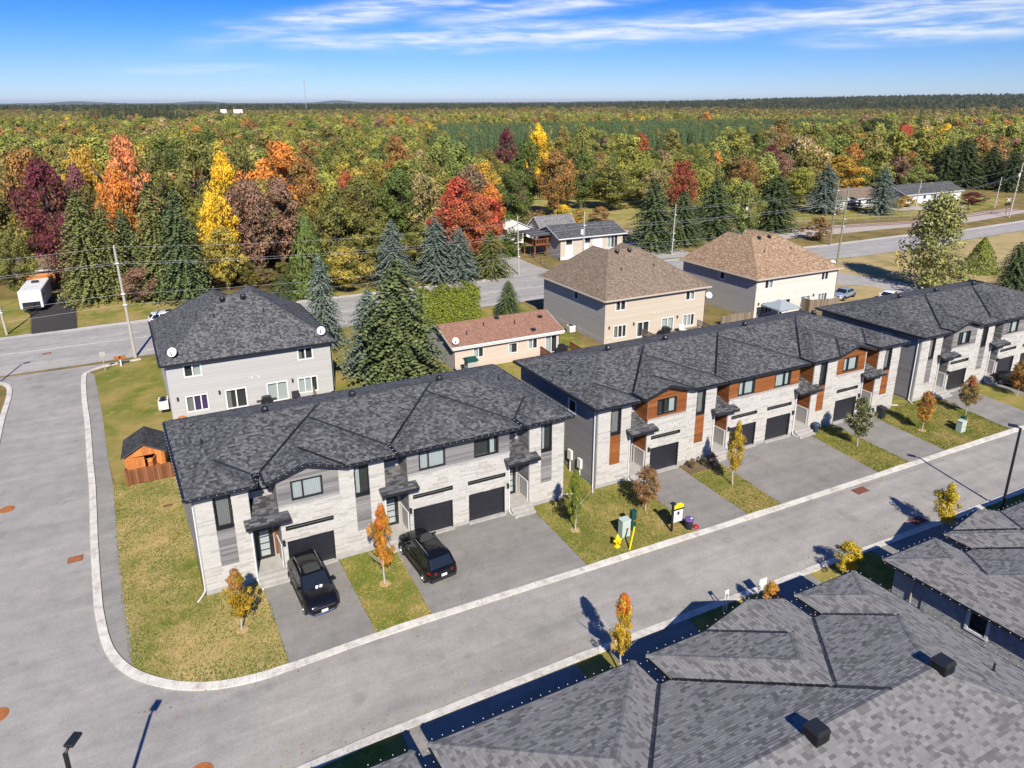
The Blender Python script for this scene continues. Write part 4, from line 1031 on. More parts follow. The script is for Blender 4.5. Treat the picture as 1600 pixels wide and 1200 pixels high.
# orange garden shed with its doors open
sh = thing('garden_shed', (-5.0, 53.3, 0), 'orange cedar garden shed with dark roof and doors standing open', 'shed')
sx0, sx1, sy0, sy1 = -6.35, -3.75, 52.2, 55.0
for nm, q in (('front_wall', [(sx0, sy0), (sx1, sy0)]),):
    ft = wall_tr(sx0, sy0, 1, 0); wl = MB(ft)
    for r in split_rects(0, 2.6, .1, 1.95, [(.55, 2.05, .1, 1.75)]): wl.box(r[0], r[1], 0, .06, r[2], r[3])
    wl.prism_y([(0, 1.95), (2.6, 1.95), (1.3, 2.7)], 0, .06); wl = wl.build('front_wall', M['cedarwood'], sh)
    for k in range(13):
        x = k * .2; zt = 1.95 + min(x + .1, 2.5 - x) * .577
        for a, b_ in ([(.1, zt)] if not .45 < x + .1 < 2.1 else [(1.77, zt)]):
            p = MB(ft); p.box(x + .006, x + .194, -.022, 0, a, b_, rnd.random()); p.build('plank', M['cedarwood'], wl)
b = MB(); b.box(sx0, sx0 + .06, sy0 + .06, sy1, .1, 1.95); b.box(sx1 - .06, sx1, sy0 + .06, sy1, .1, 1.95); b.box(sx0, sx1, sy1 - .06, sy1, .1, 1.95); b.prism_y([(sx0, 1.95), (sx1, 1.95), ((sx0 + sx1) / 2, 2.7)], sy1 - .06, sy1); wl = b.build('wall', M['cedarwood'], sh)
for i, x in enumerate((sx0, sx1)):
    for k in range(14):
        y = sy0 + .05 + k * .2; p = MB(); p.box(x - .022 if i == 0 else x, x if i == 0 else x + .022, y + .006, y + .194, .1, 1.95, rnd.random()); p.build('plank', M['cedarwood'], wl)
b = MB(); b.box(sx0 + .06, sx1 - .06, sy0, sy1 - .06, .05, .12); b.build('floor_boards', M['oldwood'], sh)
rf = MB(); xm = (sx0 + sx1) / 2; zz = lambda x: 2.78 - abs(x - xm) * .577
for sg in (-1, 1):
    x1_ = xm + sg * 1.5; rf.hexa([(xm, sy0 - .25, zz(xm) - .07), (x1_, sy0 - .25, zz(x1_) - .07), (x1_, sy1 + .2, zz(x1_) - .07), (xm, sy1 + .2, zz(xm) - .07), (xm, sy0 - .25, zz(xm)), (x1_, sy0 - .25, zz(x1_)), (x1_, sy1 + .2, zz(x1_)), (xm, sy1 + .2, zz(xm))])
rf = rf.build('roof', M['shingle_dark'], sh); q = MB()
for sg in (-1, 1):
    for k in range(11):
        for j in range(11):
            xa, xb = xm + sg * k * .136, xm + sg * (k + 1) * .136; ya = sy0 - .25 + j * .295; yb_ = ya + .295
            q.poly([(xa, ya, zz(xa) + .004), (xb, ya, zz(xb) + .014), (xb, yb_, zz(xb) + .014), (xa, yb_, zz(xa) + .004)][::sg], rnd.choice((.02, .1, .2, .3)))
q.build('shingles', M['shingle_dark'], rf, kind='stuff')
def shed_door(hx, sg, ang):
    c_, s_ = math.cos(ang), math.sin(ang)
    t_ = lambda x, y, z: (hx + sg * x * c_ + y * s_ * sg, sy0 - .03 - x * s_ + y * c_, z)
    f = MB(t_); f.box(0, .74, -.03, 0, .14, .24); f.box(0, .74, -.03, 0, .9, 1.0); f.box(0, .74, -.03, 0, 1.62, 1.72); f.hexa([(0, -.028, .24), (.1, -.028, .24), (.1, 0, .24), (0, 0, .24), (.64, -.028, .9), (.74, -.028, .9), (.74, 0, .9), (.64, 0, .9)]); f.hexa([(0, -.028, 1.0), (.1, -.028, 1.0), (.1, 0, 1.0), (0, 0, 1.0), (.64, -.028, 1.62), (.74, -.028, 1.62), (.74, 0, 1.62), (.64, 0, 1.62)])
    d_ = f.build('door', M['cedarwood'], sh)
    for k in range(5): p = MB(t_); p.box(k * .148 + .003, k * .148 + .145, 0, .022, .13, 1.73, rnd.random()); p.build('plank', M['cedarwood'], d_)
shed_door(sx0 + .55, 1, math.radians(8)); shed_door(sx0 + 2.05, -1, math.radians(72))
b = MB(); b.box(-5.0, -4.5, 52.6, 53.2, .12, .7); b.lathe([(.28, .7), (.34, 1.0), (.2, 1.15), (0, 1.18)], -4.8, 52.9, 10); cr_ = b.build('mower', M['cedarwood'], None, off=(-4.8, 52.9, 0)); tag(cr_, 'orange machine standing inside the open garden shed', 'machine')
def board_fence(name, label, pts, h, material, bw=.15, parts=True, group=None, cat='fence', railm=None, step=0):
    f = thing(name, (*pts[0], 0), label, cat, group)
    for (a, b) in zip(pts, pts[1:]):
        d = Vector((b[0] - a[0], b[1] - a[1], 0)); L = d.length; d.normalize(); t_ = wall_tr(a[0], a[1], d.x, d.y)
        r = MB(t_); r.box(0, L, .02, .06, .25, .34); r.box(0, L, .02, .06, h - .3, h - .21); r.build('rail', railm or material, f)
        p = MB(t_)
        for k in range(int(L / 2.2) + 2):
            x = min(k * 2.2, L); p = MB(t_); p.box(x - .05, x + .05, .02, .12, 0, h + .03); p.build('post', railm or material, f)
        n = int(L / bw)
        for k in range(n):
            p = MB(t_); hh = h + rnd.uniform(-.02, .03) + (step * .1 if k % 2 else 0); p.box(k * L / n + .008, (k + 1) * L / n - .008, -.022, .02, .06, hh, rnd.random()); p.build('board', material, f)
    return f
board_fence('board_fence', 'red brown board fence in front of the orange shed', [(-6.35, 51.35), (-3.1, 51.35)], 1.25, M['fencewood'])
board_fence('board_fence', 'short red brown fence piece closing the side of the orange shed yard', [(-6.35, 54.6), (-6.35, 51.36)], 1.1, M['fencewood'])
board_fence('board_fence', 'weathered tall fence screen on the back of the cream house', [(71.2, 61.5), (71.2, 60.2), (75.3, 59.2)], 1.9, M['oldwood'])
board_fence('board_fence', 'low weathered fence between the beige and the cream houses', [(57.7, 61.4), (60.3, 61.4), (62.6, 61.3)], 1.2, M['oldwood'])
board_fence('board_fence', 'brown fence under the grey gazebo', [(63.4, 57.8), (66.9, 57.8)], 1.2, M['oldwood'])
# decks and yard things behind the rows
def deck(label, x0, x1, y0, y1, z, rail=.9, matl='oldwood', sides='lrf'):
    d_ = thing('deck', ((x0 + x1) / 2, y0, 0), label, 'deck', None)
    n = int((y1 - y0) / .16)
    for k in range(n): p = MB(); p.box(x0, x1, y0 + k * (y1 - y0) / n + .006, y0 + (k + 1) * (y1 - y0) / n - .006, z - .05, z, rnd.random()); p.build('plank', M[matl], d_)
    q = MB(); q.box(x0, x1, y0, y0 + .06, z - .3, z - .05); q.box(x0, x0 + .06, y0, y1, z - .3, z - .05); q.box(x1 - .06, x1, y0, y1, z - .3, z - .05)
    for x in (x0 + .1, x1 - .1): q.box(x - .08, x + .08, y0 + .05, y0 + .2, 0, z - .05)
    q.build('frame', M[matl], d_)
    def rl(a, b):
        L = math.dist(a, b); t_ = wall_tr(a[0], a[1], (b[0] - a[0]) / L, (b[1] - a[1]) / L); r = MB(t_); r.box(0, L, -.04, .04, z + rail - .06, z + rail); r.box(0, L, -.03, .03, z + .1, z + .16)
        for k in range(int(L / .13) + 1): r.box(k * .13, k * .13 + .05, -.02, .02, z + .16, z + rail - .06)
        r.build('railing', M[matl], d_)
    if 'f' in sides: rl((x0, y0), (x1, y0))
    if 'l' in sides: rl((x0, y1), (x0, y0))
    if 'r' in sides: rl((x1, y0), (x1, y1))
    return d_
deck('weathered deck behind the light grey house', 1.2, 8.6, 59.3, 61.6, .2, .85, sides='fr')
deck('weathered deck with railings behind the beige house', 46.2, 54.3, 59.2, 61.8, .3, .85, sides='flr')
deck('red brown deck at the patio door of the pinkish bungalow', 32.6, 36.2, 58.6, 61.4, .35, .95, 'fencewood', 'lr')
def barbecue(loc, label, rot=0):
    o = thing('barbecue', loc, label, 'barbecue'); x, y, z = loc
    b = MB(); b.box(x - .5, x + .5, y - .28, y + .28, z + .1, z + .8); b.build('cabinet', M['black_metal'], o)
    b = MB(); b.prism_y([(x - .45, z + .8), (x + .45, z + .8), (x + .42, z + 1.05), (x + .25, z + 1.18), (x - .25, z + 1.18), (x - .42, z + 1.05)], y - .27, y + .27); b.build('lid', M['black_metal'], o)
    b = MB(); b.box(x - .85, x - .5, y - .25, y + .25, z + .78, z + .82); b.box(x + .5, x + .85, y - .25, y + .25, z + .78, z + .82); b.build('shelf', M['black_metal'], o)
barbecue((4.35, 60.3, .2), 'covered black barbecue at the patio doors of the grey house')
barbecue((48.5, 60.5, .3), 'black barbecue on the deck of the beige house')
barbecue((34.6, 60.3, .35), 'black barbecue on the red brown deck')
b = MB(); b.box(31.5, 35.0, 57.5, 58.9, .95, 1.02)
for x, y in ((31.6, 57.6), (34.9, 57.6), (31.6, 58.8), (34.9, 58.8)): b.box(x - .04, x + .04, y - .04, y + .04, 0, .95)
tag(b.build('garden_table', M['white'], None, off=(33, 58, 0)), 'white table top standing behind the pinkish bungalow', 'table')
g_ = thing('gazebo', (65.2, 59.2, 0), 'gazebo with grey canvas roof behind the cream house', 'gazebo')
b = MB(); b.lathe([(0, 2.95), (.5, 2.75)], 0, 0, 4); b = MB()
q = [(63.4, 57.8), (67.0, 57.8), (67.0, 60.9), (63.4, 60.9)]; ap = (65.2, 59.35, 2.95)
for i in range(4): b.poly([(*q[i], 2.15), (*q[(i + 1) % 4], 2.15), ap]); b.poly([(*q[i], 2.0), (*q[(i + 1) % 4], 2.0), (*q[(i + 1) % 4], 2.15), (*q[i], 2.15)])
b.build('canopy', M['canvas'], g_)
for x, y in q: p = MB(); p.box(x - .06 + (.1 if x < 65 else -.1), x + .06 + (.1 if x < 65 else -.1), y - .06 + (.1 if y < 59 else -.1), y + .06 + (.1 if y < 59 else -.1), 0, 2.1); p.build('post', M['black_metal'], g_)
def chair(loc, label, matl):
    o = thing('patio_chair', loc, label, 'chair', 'patio chairs'); x, y, z = loc
    b = MB(); b.box(x - .35, x + .35, y - .35, y + .35, z + .32, z + .48); b.build('seat', M[matl], o)
    b = MB(); b.hexa([(x - .35, y + .25, z + .4), (x + .35, y + .25, z + .4), (x + .35, y + .35, z + .4), (x - .35, y + .35, z + .4), (x - .33, y + .4, z + 1.0), (x + .33, y + .4, z + 1.0), (x + .33, y + .5, z + 1.0), (x - .33, y + .5, z + 1.0)]); b.build('backrest', M[matl], o)
    b = MB()
    for sx_ in (-.33, .33):
        for sy_ in (-.3, .3): b.box(x + sx_ - .03, x + sx_ + .03, y + sy_ - .03, y + sy_ + .03, z, z + .34)
    b.build('leg_frame', M['black_metal'], o)
chair((67.6, 58.0, 0), 'black patio chair just outside the gazebo', 'black_metal'); chair((68.9, 58.3, 0), 'second black patio chair, nearer the tall fence screen', 'black_metal')
chair((6.9, 60.4, .2), 'round dark chair under the patio window of the grey house', 'black_metal'); chair((51.0, 60.4, .3), 'white chair on the deck of the beige house', 'white')
def ac_unit(loc, label):
    o = thing('air_conditioner', loc, label, 'air conditioner', 'outdoor cooling units'); x, y, z = loc
    b = MB(); b.box(x - .4, x + .4, y - .4, y + .4, z + .05, z + .8); b.build('casing', M['offwhite'], o)
    b = MB(); b.lathe([(.33, z + .8), (.33, z + .84), (.1, z + .86), (0, z + .86)], x, y, 14); b.build('fan_grille', M['black_metal'], o)
    b = MB()
    for k in range(6): b.box(x - .41, x + .41, y - .41, y + .41, z + .14 + k * .1, z + .17 + k * .1)
    b.build('louvre', M['siding_taupe'], o)
ac_unit((-4.0, 63.6, .5), 'cooling unit at the side wall of the light grey house'); ac_unit((-4.05, 65.3, .0), 'lower cooling unit behind the other at the grey house'); ac_unit((39.9, 67.5, 0), 'cooling unit between the pinkish bungalow and the taupe wall')
b = MB(); b.box(23.2, 24.2, 59.0, 60.0, 0, 1.9); b.hexa([(23.05, 58.85, 1.9), (24.35, 58.85, 1.9), (24.35, 60.15, 1.9), (23.05, 60.15, 1.9), (23.2, 59.4, 2.2), (24.2, 59.4, 2.2), (24.2, 59.6, 2.2), (23.2, 59.6, 2.2)], mi=1)
tag(b.build('storage_cabinet', [M['siding_grey'], M['deepgreen']], None, off=(23.7, 59.5, 0)), 'small grey cabinet with green lid at the end of the pinkish bungalow', 'cabinet')
b = MB(); b.lathe([(.32, 0), (.36, .5), (.3, .55), (0, .56)], -2.6, 60.9, 14); tag(b.build('planter', M['cedarwood'], None, off=(-2.6, 60.9, 0)), 'orange tub behind the orange shed', 'planter')

# ------------------------------------------------------------------ ground, roads, kerbs
def sheet(name, pts, z, m, grid=False):
    b = MB(); b.poly([(x, y, z) for x, y in pts]); o = b.build(name, m, None, kind='structure'); return o
def smooth_line(pts, n=6):
    r = []
    P_ = [pts[0]] + list(pts) + [pts[-1]]
    for i in range(1, len(P_) - 2):
        p0, p1, p2, p3 = P_[i - 1:i + 3]
        for k in range(n):
            t = k / n
            r.append(tuple(.5 * ((2 * b) + (-a + c) * t + (2 * a - 5 * b + 4 * c - d) * t * t + (-a + 3 * b - 3 * c + d) * t ** 3) for a, b, c, d in zip(p0, p1, p2, p3)))
    r.append(tuple(pts[-1])); return r
def offset_line(pts, d):
    r = []
    for i, p in enumerate(pts):
        a, b = pts[max(i - 1, 0)], pts[min(i + 1, len(pts) - 1)]; t = Vector((b[0] - a[0], b[1] - a[1])).normalized()
        r.append((p[0] - t.y * d, p[1] + t.x * d))
    return r
b = MB(); rr_ = [0, 60, 140, 300, 700, 1500, 4000, 12000, 30000]
for a, c in zip(rr_, rr_[1:]):
    for k in range(48):
        u, v = 2 * math.pi * k / 48, 2 * math.pi * (k + 1) / 48
        q = [(a * math.cos(u) + 25, a * math.sin(u) + 60, -.012), (c * math.cos(u) + 25, c * math.sin(u) + 60, -.012), (c * math.cos(v) + 25, c * math.sin(v) + 60, -.012), (a * math.cos(v) + 25, a * math.sin(v) + 60, -.012)]
        b.poly(q if a else q[:3])
b.build('ground', M['ground'], None, kind='structure')
# inner (north and east) kerb of the side street and the street, then the outer one
inner = [(-6.5, 79.9), (-8.3, 79.6), (-10.1, 79.1), (-11.3, 78.0), (-11.65, 76.5), (-11.0, 70), (-10.2, 64), (-9.4, 57), (-8.8, 52), (-8.1, 45), (-7.55, 40), (-7.15, 37), (-6.5, 34.1), (-5.4, 32.0), (-3.7, 30.35), (-1.8, 29.35), (.2, 28.95), (2, 28.95), (6.2, 29.1), (12, 29.08), (20, 28.95), (32, 28.8), (46, 28.75), (60, 28.7), (85, 28.6), (120, 28.5)]
inner_s = smooth_line(inner)
outer = [(-24, 80.0), (-20.5, 79.4), (-18.6, 78.4), (-17.3, 75.6), (-16.6, 68), (-15.95, 62), (-15.3, 55), (-14.7, 48), (-14.1, 40), (-13.4, 33), (-11.6, 27.3), (-8.2, 23.9), (-4.0, 23.3), (1, 23.5), (6, 23.7), (17, 23.75), (30, 23.6), (41, 23.4), (51, 23.3), (85, 23.2), (120, 23.1)]
outer_s = smooth_line(outer)
road = MB()
ro = [(x, y) for x, y in inner_s] + [(x, y) for x, y in outer_s[::-1]]
import bmesh
def fill_poly(name, loops, z, m, kind='structure'):
    bm = bmesh.new(); es = []
    for lp in loops:
        vs_ = [bm.verts.new((x, y, z)) for x, y in lp]
        es += [bm.edges.new((vs_[i], vs_[(i + 1) % len(vs_)])) for i in range(len(vs_))]
    bmesh.ops.triangle_fill(bm, use_beauty=True, edges=es); bmesh.ops.recalc_face_normals(bm, faces=bm.faces)
    for f in bm.faces:
        if f.normal.z < 0: f.normal_flip()
    me = bpy.data.meshes.new(name); bm.to_mesh(me); bm.free(); me.materials.append(m)
    o = bpy.data.objects.new(name, me); COL.objects.link(o); o['kind'] = kind; return o
fill_poly('street', [ro], 0.004, M['asphalt'])
hw_n = [(-120, 93.6), (-60, 93.6), (-22, 93.7), (0, 94.5), (20, 94.4), (42, 94.1), (60, 93.9), (75, 92.9), (95, 90.6), (112, 90.0), (132, 90.2), (150, 88.6), (175, 90), (260, 92)]
hw_s = [(-120, 80.6), (-60, 80.4), (-24, 80.3), (-6, 80.8), (15, 81.2), (30, 81.6), (45, 81.4), (70, 78.3), (86, 76.3), (93, 75.3), (99, 82.0), (108, 81.0), (122, 81.3), (142, 82.6), (160, 83.4), (260, 86)]
fill_poly('highway', [smooth_line(hw_n, 4) + smooth_line(hw_s, 1)[::-1]], .012, M['hwy'])
fill_poly('branch_road', [[(70, 78.0), (86, 77), (93.6, 74.6), (95.3, 69.8), (98, 64.4), (110, 40), (104, 38), (91, 60), (86, 68), (80, 72.5), (60, 76.5)]], .008, M['hwy'])
sheet('shoulder', [(x, y + 1.25) for x, y in hw_n] + [(x, y - .05) for x, y in hw_n[::-1]], .002, M['shoulder'])
fill_poly('dry_verge', [[(93.5, 74.8), (99.3, 81.8), (108, 80.8), (122, 81.1), (142, 82.4), (160, 83.2), (180, 83), (150, 60), (125, 50), (104, 54), (98.2, 64.4), (95.4, 69.8)]], .000, M['verge'])
# worn lane lines
for nm, y0, x0, x1 in (('lane_line', 87.9, -100, 66),):
    b = MB(); b.poly([(x0, y0 - .06, .02), (x1, y0 - .3, .02), (x1, y0 - .18, .02), (x0, y0 + .06, .02)]); b.build('lane_line', M['offwhite'], None, kind='structure')
b = MB(); b.poly([(-6, 82.6, .02), (60, 82.1, .02), (60, 82.22, .02), (-6, 82.72, .02)]); b.build('edge_line', M['offwhite'], None, kind='structure')
# driveways
DR = [((1.2, 36.4), (5.65, 36.4), (6.2, 29.2), (1.8, 29.0)), ((8.95, 36.4), (18.65, 36.4), (18.95, 29.1), (9.25, 29.15)), ((26.9, 36.4), (31.15, 36.4), (31.4, 28.95), (27.0, 29.0)),
      ((34.35, 36.4), (44.3, 36.4), (44.0, 28.8), (34.3, 28.85)), ((47.5, 36.4), (52.0, 36.4), (51.8, 28.8), (47.5, 28.85)), ((60.9, 36.4), (65.4, 36.4), (65.0, 28.8), (60.2, 28.8)), ((68.6, 36.4), (80, 36.4), (80, 28.7), (68.2, 28.8))]
for q in DR: sheet('driveway', [(x, y - .02) for x, y in q[::-1]], .03, M['drive'])
SDR = [((-2, 19.2), (1.2, 19.2), (1.2, 23.4), (-2, 23.4)), ((5.9, 19), (14.8, 19), (14.4, 23.6), (5.6, 23.6)), ((16.6, 19), (21.6, 19), (21.4, 23.6), (16.4, 23.6)), ((26.6, 19), (30.4, 19), (30.2, 23.6), (26.4, 23.6)), ((35.5, 19), (44.5, 19), (44.3, 23.4), (35.3, 23.4))]
for q in SDR: sheet('driveway', list(q), .03, M['drive'])
strip_o = [(-10.6, 77.0), (-9.6, 70), (-8.8, 64), (-8.0, 57), (-7.3, 52), (-6.6, 45), (-6.1, 40), (-5.75, 37), (-5.35, 34.6), (-5.25, 32.4)]
fill_poly('asphalt_path', [inner_s[24:84] and [p for p in inner_s if 31.9 < p[1] < 78.2 and p[0] < -5] + strip_o[::-1]], .022, M['strip'])
# lawns
fill_poly('lawn', [[p for p in strip_o[4:]] + [(-4.6, 31.3), (-3.5, 30.4), (-1.7, 29.5), (.3, 29.1), (1.75, 29.1), (1.2, 36.4), (-1.8, 36.4), (-2.6, 47), (-3.3, 52), (-5, 51.2)]], .014, M['lawn_dry'])
fill_poly('lawn', [[(-3.3, 52), (-4.5, 51), (-7.2, 52.2), (-8.0, 57), (-8.8, 64), (-9.6, 70), (-10.6, 77.0), (-9, 79), (-6.5, 79.8), (-4.2, 80.4), (14, 80.9), (24, 81.3), (40, 81.2), (39, 60), (23, 50), (23.6, 47.4), (-2.8, 47.3)]], .010, M['lawn_green'])
for q in ([(5.7, 36.4), (8.95, 36.4), (9.25, 29.2), (6.25, 29.2)], [(18.7, 36.4), (27, 36.4), (27.0, 29.1), (19.0, 29.15)], [(31.2, 36.4), (34.35, 36.4), (34.3, 28.9), (31.45, 29.0)], [(44.3, 36.4), (47.5, 36.4), (47.5, 28.9), (44.05, 28.9)]): sheet('lawn', q[::-1], .014, M['lawn'])
for q in ([(52.0, 36.4), (60.9, 36.4), (60.2, 28.85), (51.85, 28.85)], [(65.4, 36.4), (68.6, 36.4), (68.2, 28.85), (65, 28.85)], [(14.8, 19), (16.6, 19), (16.4, 23.6), (14.4, 23.6)], [(21.6, 18), (26.6, 18), (26.4, 23.5), (21.4, 23.6)], [(30.4, 18), (35.5, 18), (35.3, 23.4), (30.2, 23.5)], [(44.5, 18), (50, 18), (50, 23.2), (44.3, 23.3)], [(1.2, 19), (5.9, 19), (5.6, 23.5), (1.2, 23.4)], [(18.9, 36.6), (23.9, 36.6), (23.0, 47.5), (18.6, 47.5)], [(52.0, 36.6), (58, 36.6), (57, 50), (51, 50)]): sheet('lawn', q, .012, M['lawn_green'])
fill_poly('lawn', [[(-60, 95.1), (-18.8, 95.1), (-20.4, 106), (-22, 114), (-60, 116)]], .012, M['lawn_green'])
fill_poly('lawn', [[(-14, 95.3), (0, 95.9), (20, 95.8), (41, 95.6), (41, 99), (18, 101), (0, 104), (-14.8, 108)]], .012, M['lawn'])
fill_poly('meadow', [[(66, 128), (80, 122), (98, 119), (112, 136), (116, 156), (90, 172), (74, 160)]], .006, M['meadow'])
fill_poly('meadow', [[(178, 340), (222, 322), (262, 352), (240, 372), (196, 362)]], .006, M['meadow'])
fill_poly('lawn', [[(118, 113), (144, 108), (176, 104), (210, 112), (205, 132), (170, 134), (140, 140), (126, 128)]], .008, M['lawn'])
fill_poly('meadow', [[(58, 172), (98, 286), (270, 290), (262, 215), (190, 168), (118, 158), (90, 174)]], .003, M['meadow'])
fill_poly('forest_floor', [[(-400, 112), (-24, 124), (-14, 110), (12, 104), (40, 101), (52, 108), (55, 126), (66, 128), (74, 160), (90, 172), (116, 157), (126, 130), (140, 142), (172, 138), (215, 136), (420, 150), (900, 900), (-900, 1400)]], -.004, M['forestfloor'])
sheet('gravel_bed', [(100, 99.2), (140, 97.0), (157, 94.6), (190, 98), (190, 103.5), (150, 101.5), (120, 107.3), (84, 123), (70, 130), (69, 127.5), (83, 119.5)], .016, M['gravel'])
for k_, off in enumerate((0, 1.435)):
    b = MB(); b.tube([(72, 127.6 + off, .2), (84, 121.3 + off, .2), (120, 103.8 + off, .2), (150, 98.5 + off, .2), (190, 100.5 + off, .2)], .06, 4); tag(b.build('railway_rail', M['rustred'], None), ('nearer' if not off else 'farther') + ' rusty rail of the track on pale gravel', 'rail', 'railway rails')
fill_poly('side_road', [[(42.4, 94.0), (52.4, 94.0), (52.6, 95.6), (52.0, 100), (51.6, 112), (45.5, 112), (45.6, 100), (43.6, 96)]], .018, M['hwy'])
sheet('driveway', [(70.8, 95), (82, 94), (82, 106), (71.5, 108)], .02, M['hwy'])
sheet('driveway', [(-18.6, 94.8), (-13.9, 95.0), (-15.2, 106), (-16.5, 113), (-22, 113), (-20.3, 106)], .03, M['blackdrive'])
sheet('driveway', [(163, 113), (180, 108), (186, 112), (170, 118), (158, 120)], .018, M['gravel'])
sheet('driveway', [(77.9, 58), (90, 57), (91, 66), (86, 70), (78, 72)], .012, M['verge'])
# kerbs: square section with shallow joints, dropped at the driveways
def kerb(name, pts, width, side, drops):
    off = offset_line(pts, width * side); b = MB(); acc = 0
    def hh(p): return .055 if any(a - .1 < p[0] < c + .1 for a, c in drops) and p[1] < 30 else .11
    for i in range(len(pts) - 1):
        p, q, r, s = pts[i], pts[i + 1], off[i + 1], off[i]; L = math.dist(p, q); n = max(1, round(L / 3.0)) if rnd.random() < .55 else 1
        for k in range(n):
            f0, f1 = k / n, (k + 1) / n - (.007 / max(L / n, .05) / n if n else 0)
            l2 = lambda a, c, f: (a[0] + (c[0] - a[0]) * f, a[1] + (c[1] - a[1]) * f)
            A, B, C_, D_ = l2(p, q, f0), l2(p, q, f1), l2(s, r, f1), l2(s, r, f0)
            h0, h1 = hh(A), hh(B)
            b.hexa([(*A, -.05), (*B, -.05), (*C_, -.05), (*D_, -.05), (*A, h0 * .75), (*B, h1 * .75), (*C_, h1), (*D_, h0)] if side > 0 else [(*D_, -.05), (*C_, -.05), (*B, -.05), (*A, -.05), (*D_, h0), (*C_, h1), (*B, h1 * .75), (*A, h0 * .75)], rnd.random())
    return b.build(name, M['kerb'], None, kind='structure')
kerb('kerb', inner_s, .42, 1, [(1.8, 6.2), (9.25, 18.95), (27, 31.4), (34.3, 44), (47.5, 51.8), (60.2, 65), (68, 80)])
kerb('kerb', outer_s, .42, -1, [(5.6, 14.4), (16.4, 21.4), (26.4, 30.2), (35.3, 44.3)])
# grass: short tufts over the near lawns, a little past their edges
from mathutils import noise as mnoise
def inpoly(x, y, P_):
    c = False; n = len(P_)
    for i in range(n):
        x0, y0 = P_[i]; x1, y1 = P_[i - 1]
        if (y0 > y) != (y1 > y) and x < (x1 - x0) * (y - y0) / (y1 - y0) + x0: c = not c
    return c
def tufts(name, polys, dens, m, hmax=.1):
    V_, F_, T_ = [], [], []
    for P_ in polys:
        xs, ys = [p[0] for p in P_], [p[1] for p in P_]
        for _ in range(int((max(xs) - min(xs)) * (max(ys) - min(ys)) * dens)):
            x, y = rnd.uniform(min(xs), max(xs)), rnd.uniform(min(ys), max(ys))
            if not inpoly(x, y, P_): continue
            t = min(1, max(0, .42 + .75 * mnoise.noise((x * .45, y * .45, 3)) + .4 * mnoise.noise((x * 1.7, y * 1.7, 8)) + rnd.uniform(-.22, .22))); hgt = rnd.uniform(.03, hmax)
            for j in range(2):
                a = rnd.uniform(0, 6.28); w = rnd.uniform(.02, .05); n = len(V_); dx, dy = math.cos(a) * w, math.sin(a) * w; lx, ly = rnd.uniform(-.05, .05), rnd.uniform(-.05, .05)
                V_ += [(x - dx, y - dy, .012), (x + dx, y + dy, .012), (x + lx, y + ly, hgt)]; F_.append((n, n + 1, n + 2)); T_.append(t)
    me = bpy.data.meshes.new(name); me.from_pydata(V_, [], F_); a = me.attributes.new('tone', 'FLOAT', 'FACE'); a.data.foreach_set('value', T_); me.materials.append(m)
    o = bpy.data.objects.new(name, me); COL.objects.link(o); o['kind'] = 'stuff'
M['blade'] = tone_mat('grass_blade', [(0, (.10, .14, .026)), (.4, (.165, .185, .036)), (.7, (.29, .245, .08)), (1, (.42, .32, .15))], .9, 0, spec=.15)
corner = [(-5.35, 33), (-4.7, 31.5), (-3.6, 30.5), (-1.75, 29.55), (.3, 29.15), (1.86, 29.15), (1.3, 36.3), (-1.8, 36.3), (-2.6, 47), (-3.3, 51), (-7.3, 52), (-6.72, 45), (-5.9, 37)]
tufts('grass', [corner, [(5.62, 36.3), (9.02, 36.3), (9.32, 29.2), (6.16, 29.2)], [(18.6, 36.3), (27.0, 36.3), (27.1, 29.1), (18.9, 29.15)], [(31.1, 36.3), (34.42, 36.3), (34.38, 28.9), (31.36, 29.0)], [(44.22, 36.3), (47.58, 36.3), (47.55, 28.9), (43.95, 28.9)], [(51.9, 36.3), (60.95, 36.3), (60.3, 28.9), (51.75, 28.9)]], 170, M['blade'])
# ironwork in the road
for x, y, r_, lb in ((-13.6, 51.6, .45, 'rusty round cover in the side street at the picture edge'), (-10.6, 32.0, .45, 'rusty round cover near the outer bend of the street'), (-2.4, 25.0, .5, 'rusty round cover in the street bend near the lamp')):
    o = thing('manhole_cover', (x, y, 0), lb, 'manhole cover', 'round manhole covers'); b = MB(); b.lathe([(r_, .0), (r_, .022), (r_ * .92, .026), (r_ * .9, .02), (0, .02)], x, y, 24); b.build('cover', M['rust'], o)
    b = MB()
    for k in range(-3, 4): w = math.sqrt(max(.01, (r_ * .8) ** 2 - (k * .13) ** 2)); b.box(x - w, x + w, y + k * .13 - .03, y + k * .13 + .03, .02, .028)
    b.build('ribs', M['rust'], o)
for x, y, lb in ((-8.75, 43.4, 'rusty drain grate at the kerb of the side street'), (40.7, 28.1, 'rusty red drain grate at the kerb before the orange clad row'), (40.9, 23.95, 'rusty drain grate at the shaded kerb'), (-15.9, 86.2, 'dark iron drain in the highway')):
    o = thing('drain_grate', (x, y, 0), lb, 'drain', 'drain grates'); b = MB(); v_ = .75 if x > 0 else .5
    b.box(x - v_ * .8, x + v_ * .8, y - .32, y + .32, .0, .018); b.build('frame', M['rustred'], o); 
    b = MB()
    for k in range(7): b.box(x - v_ * .7 + k * v_ * .2, x - v_ * .7 + k * v_ * .2 + .09, y - .27, y + .27, .018, .026)
    b.build('bar', M['rust'] if x < 0 else M['rustred'], o)

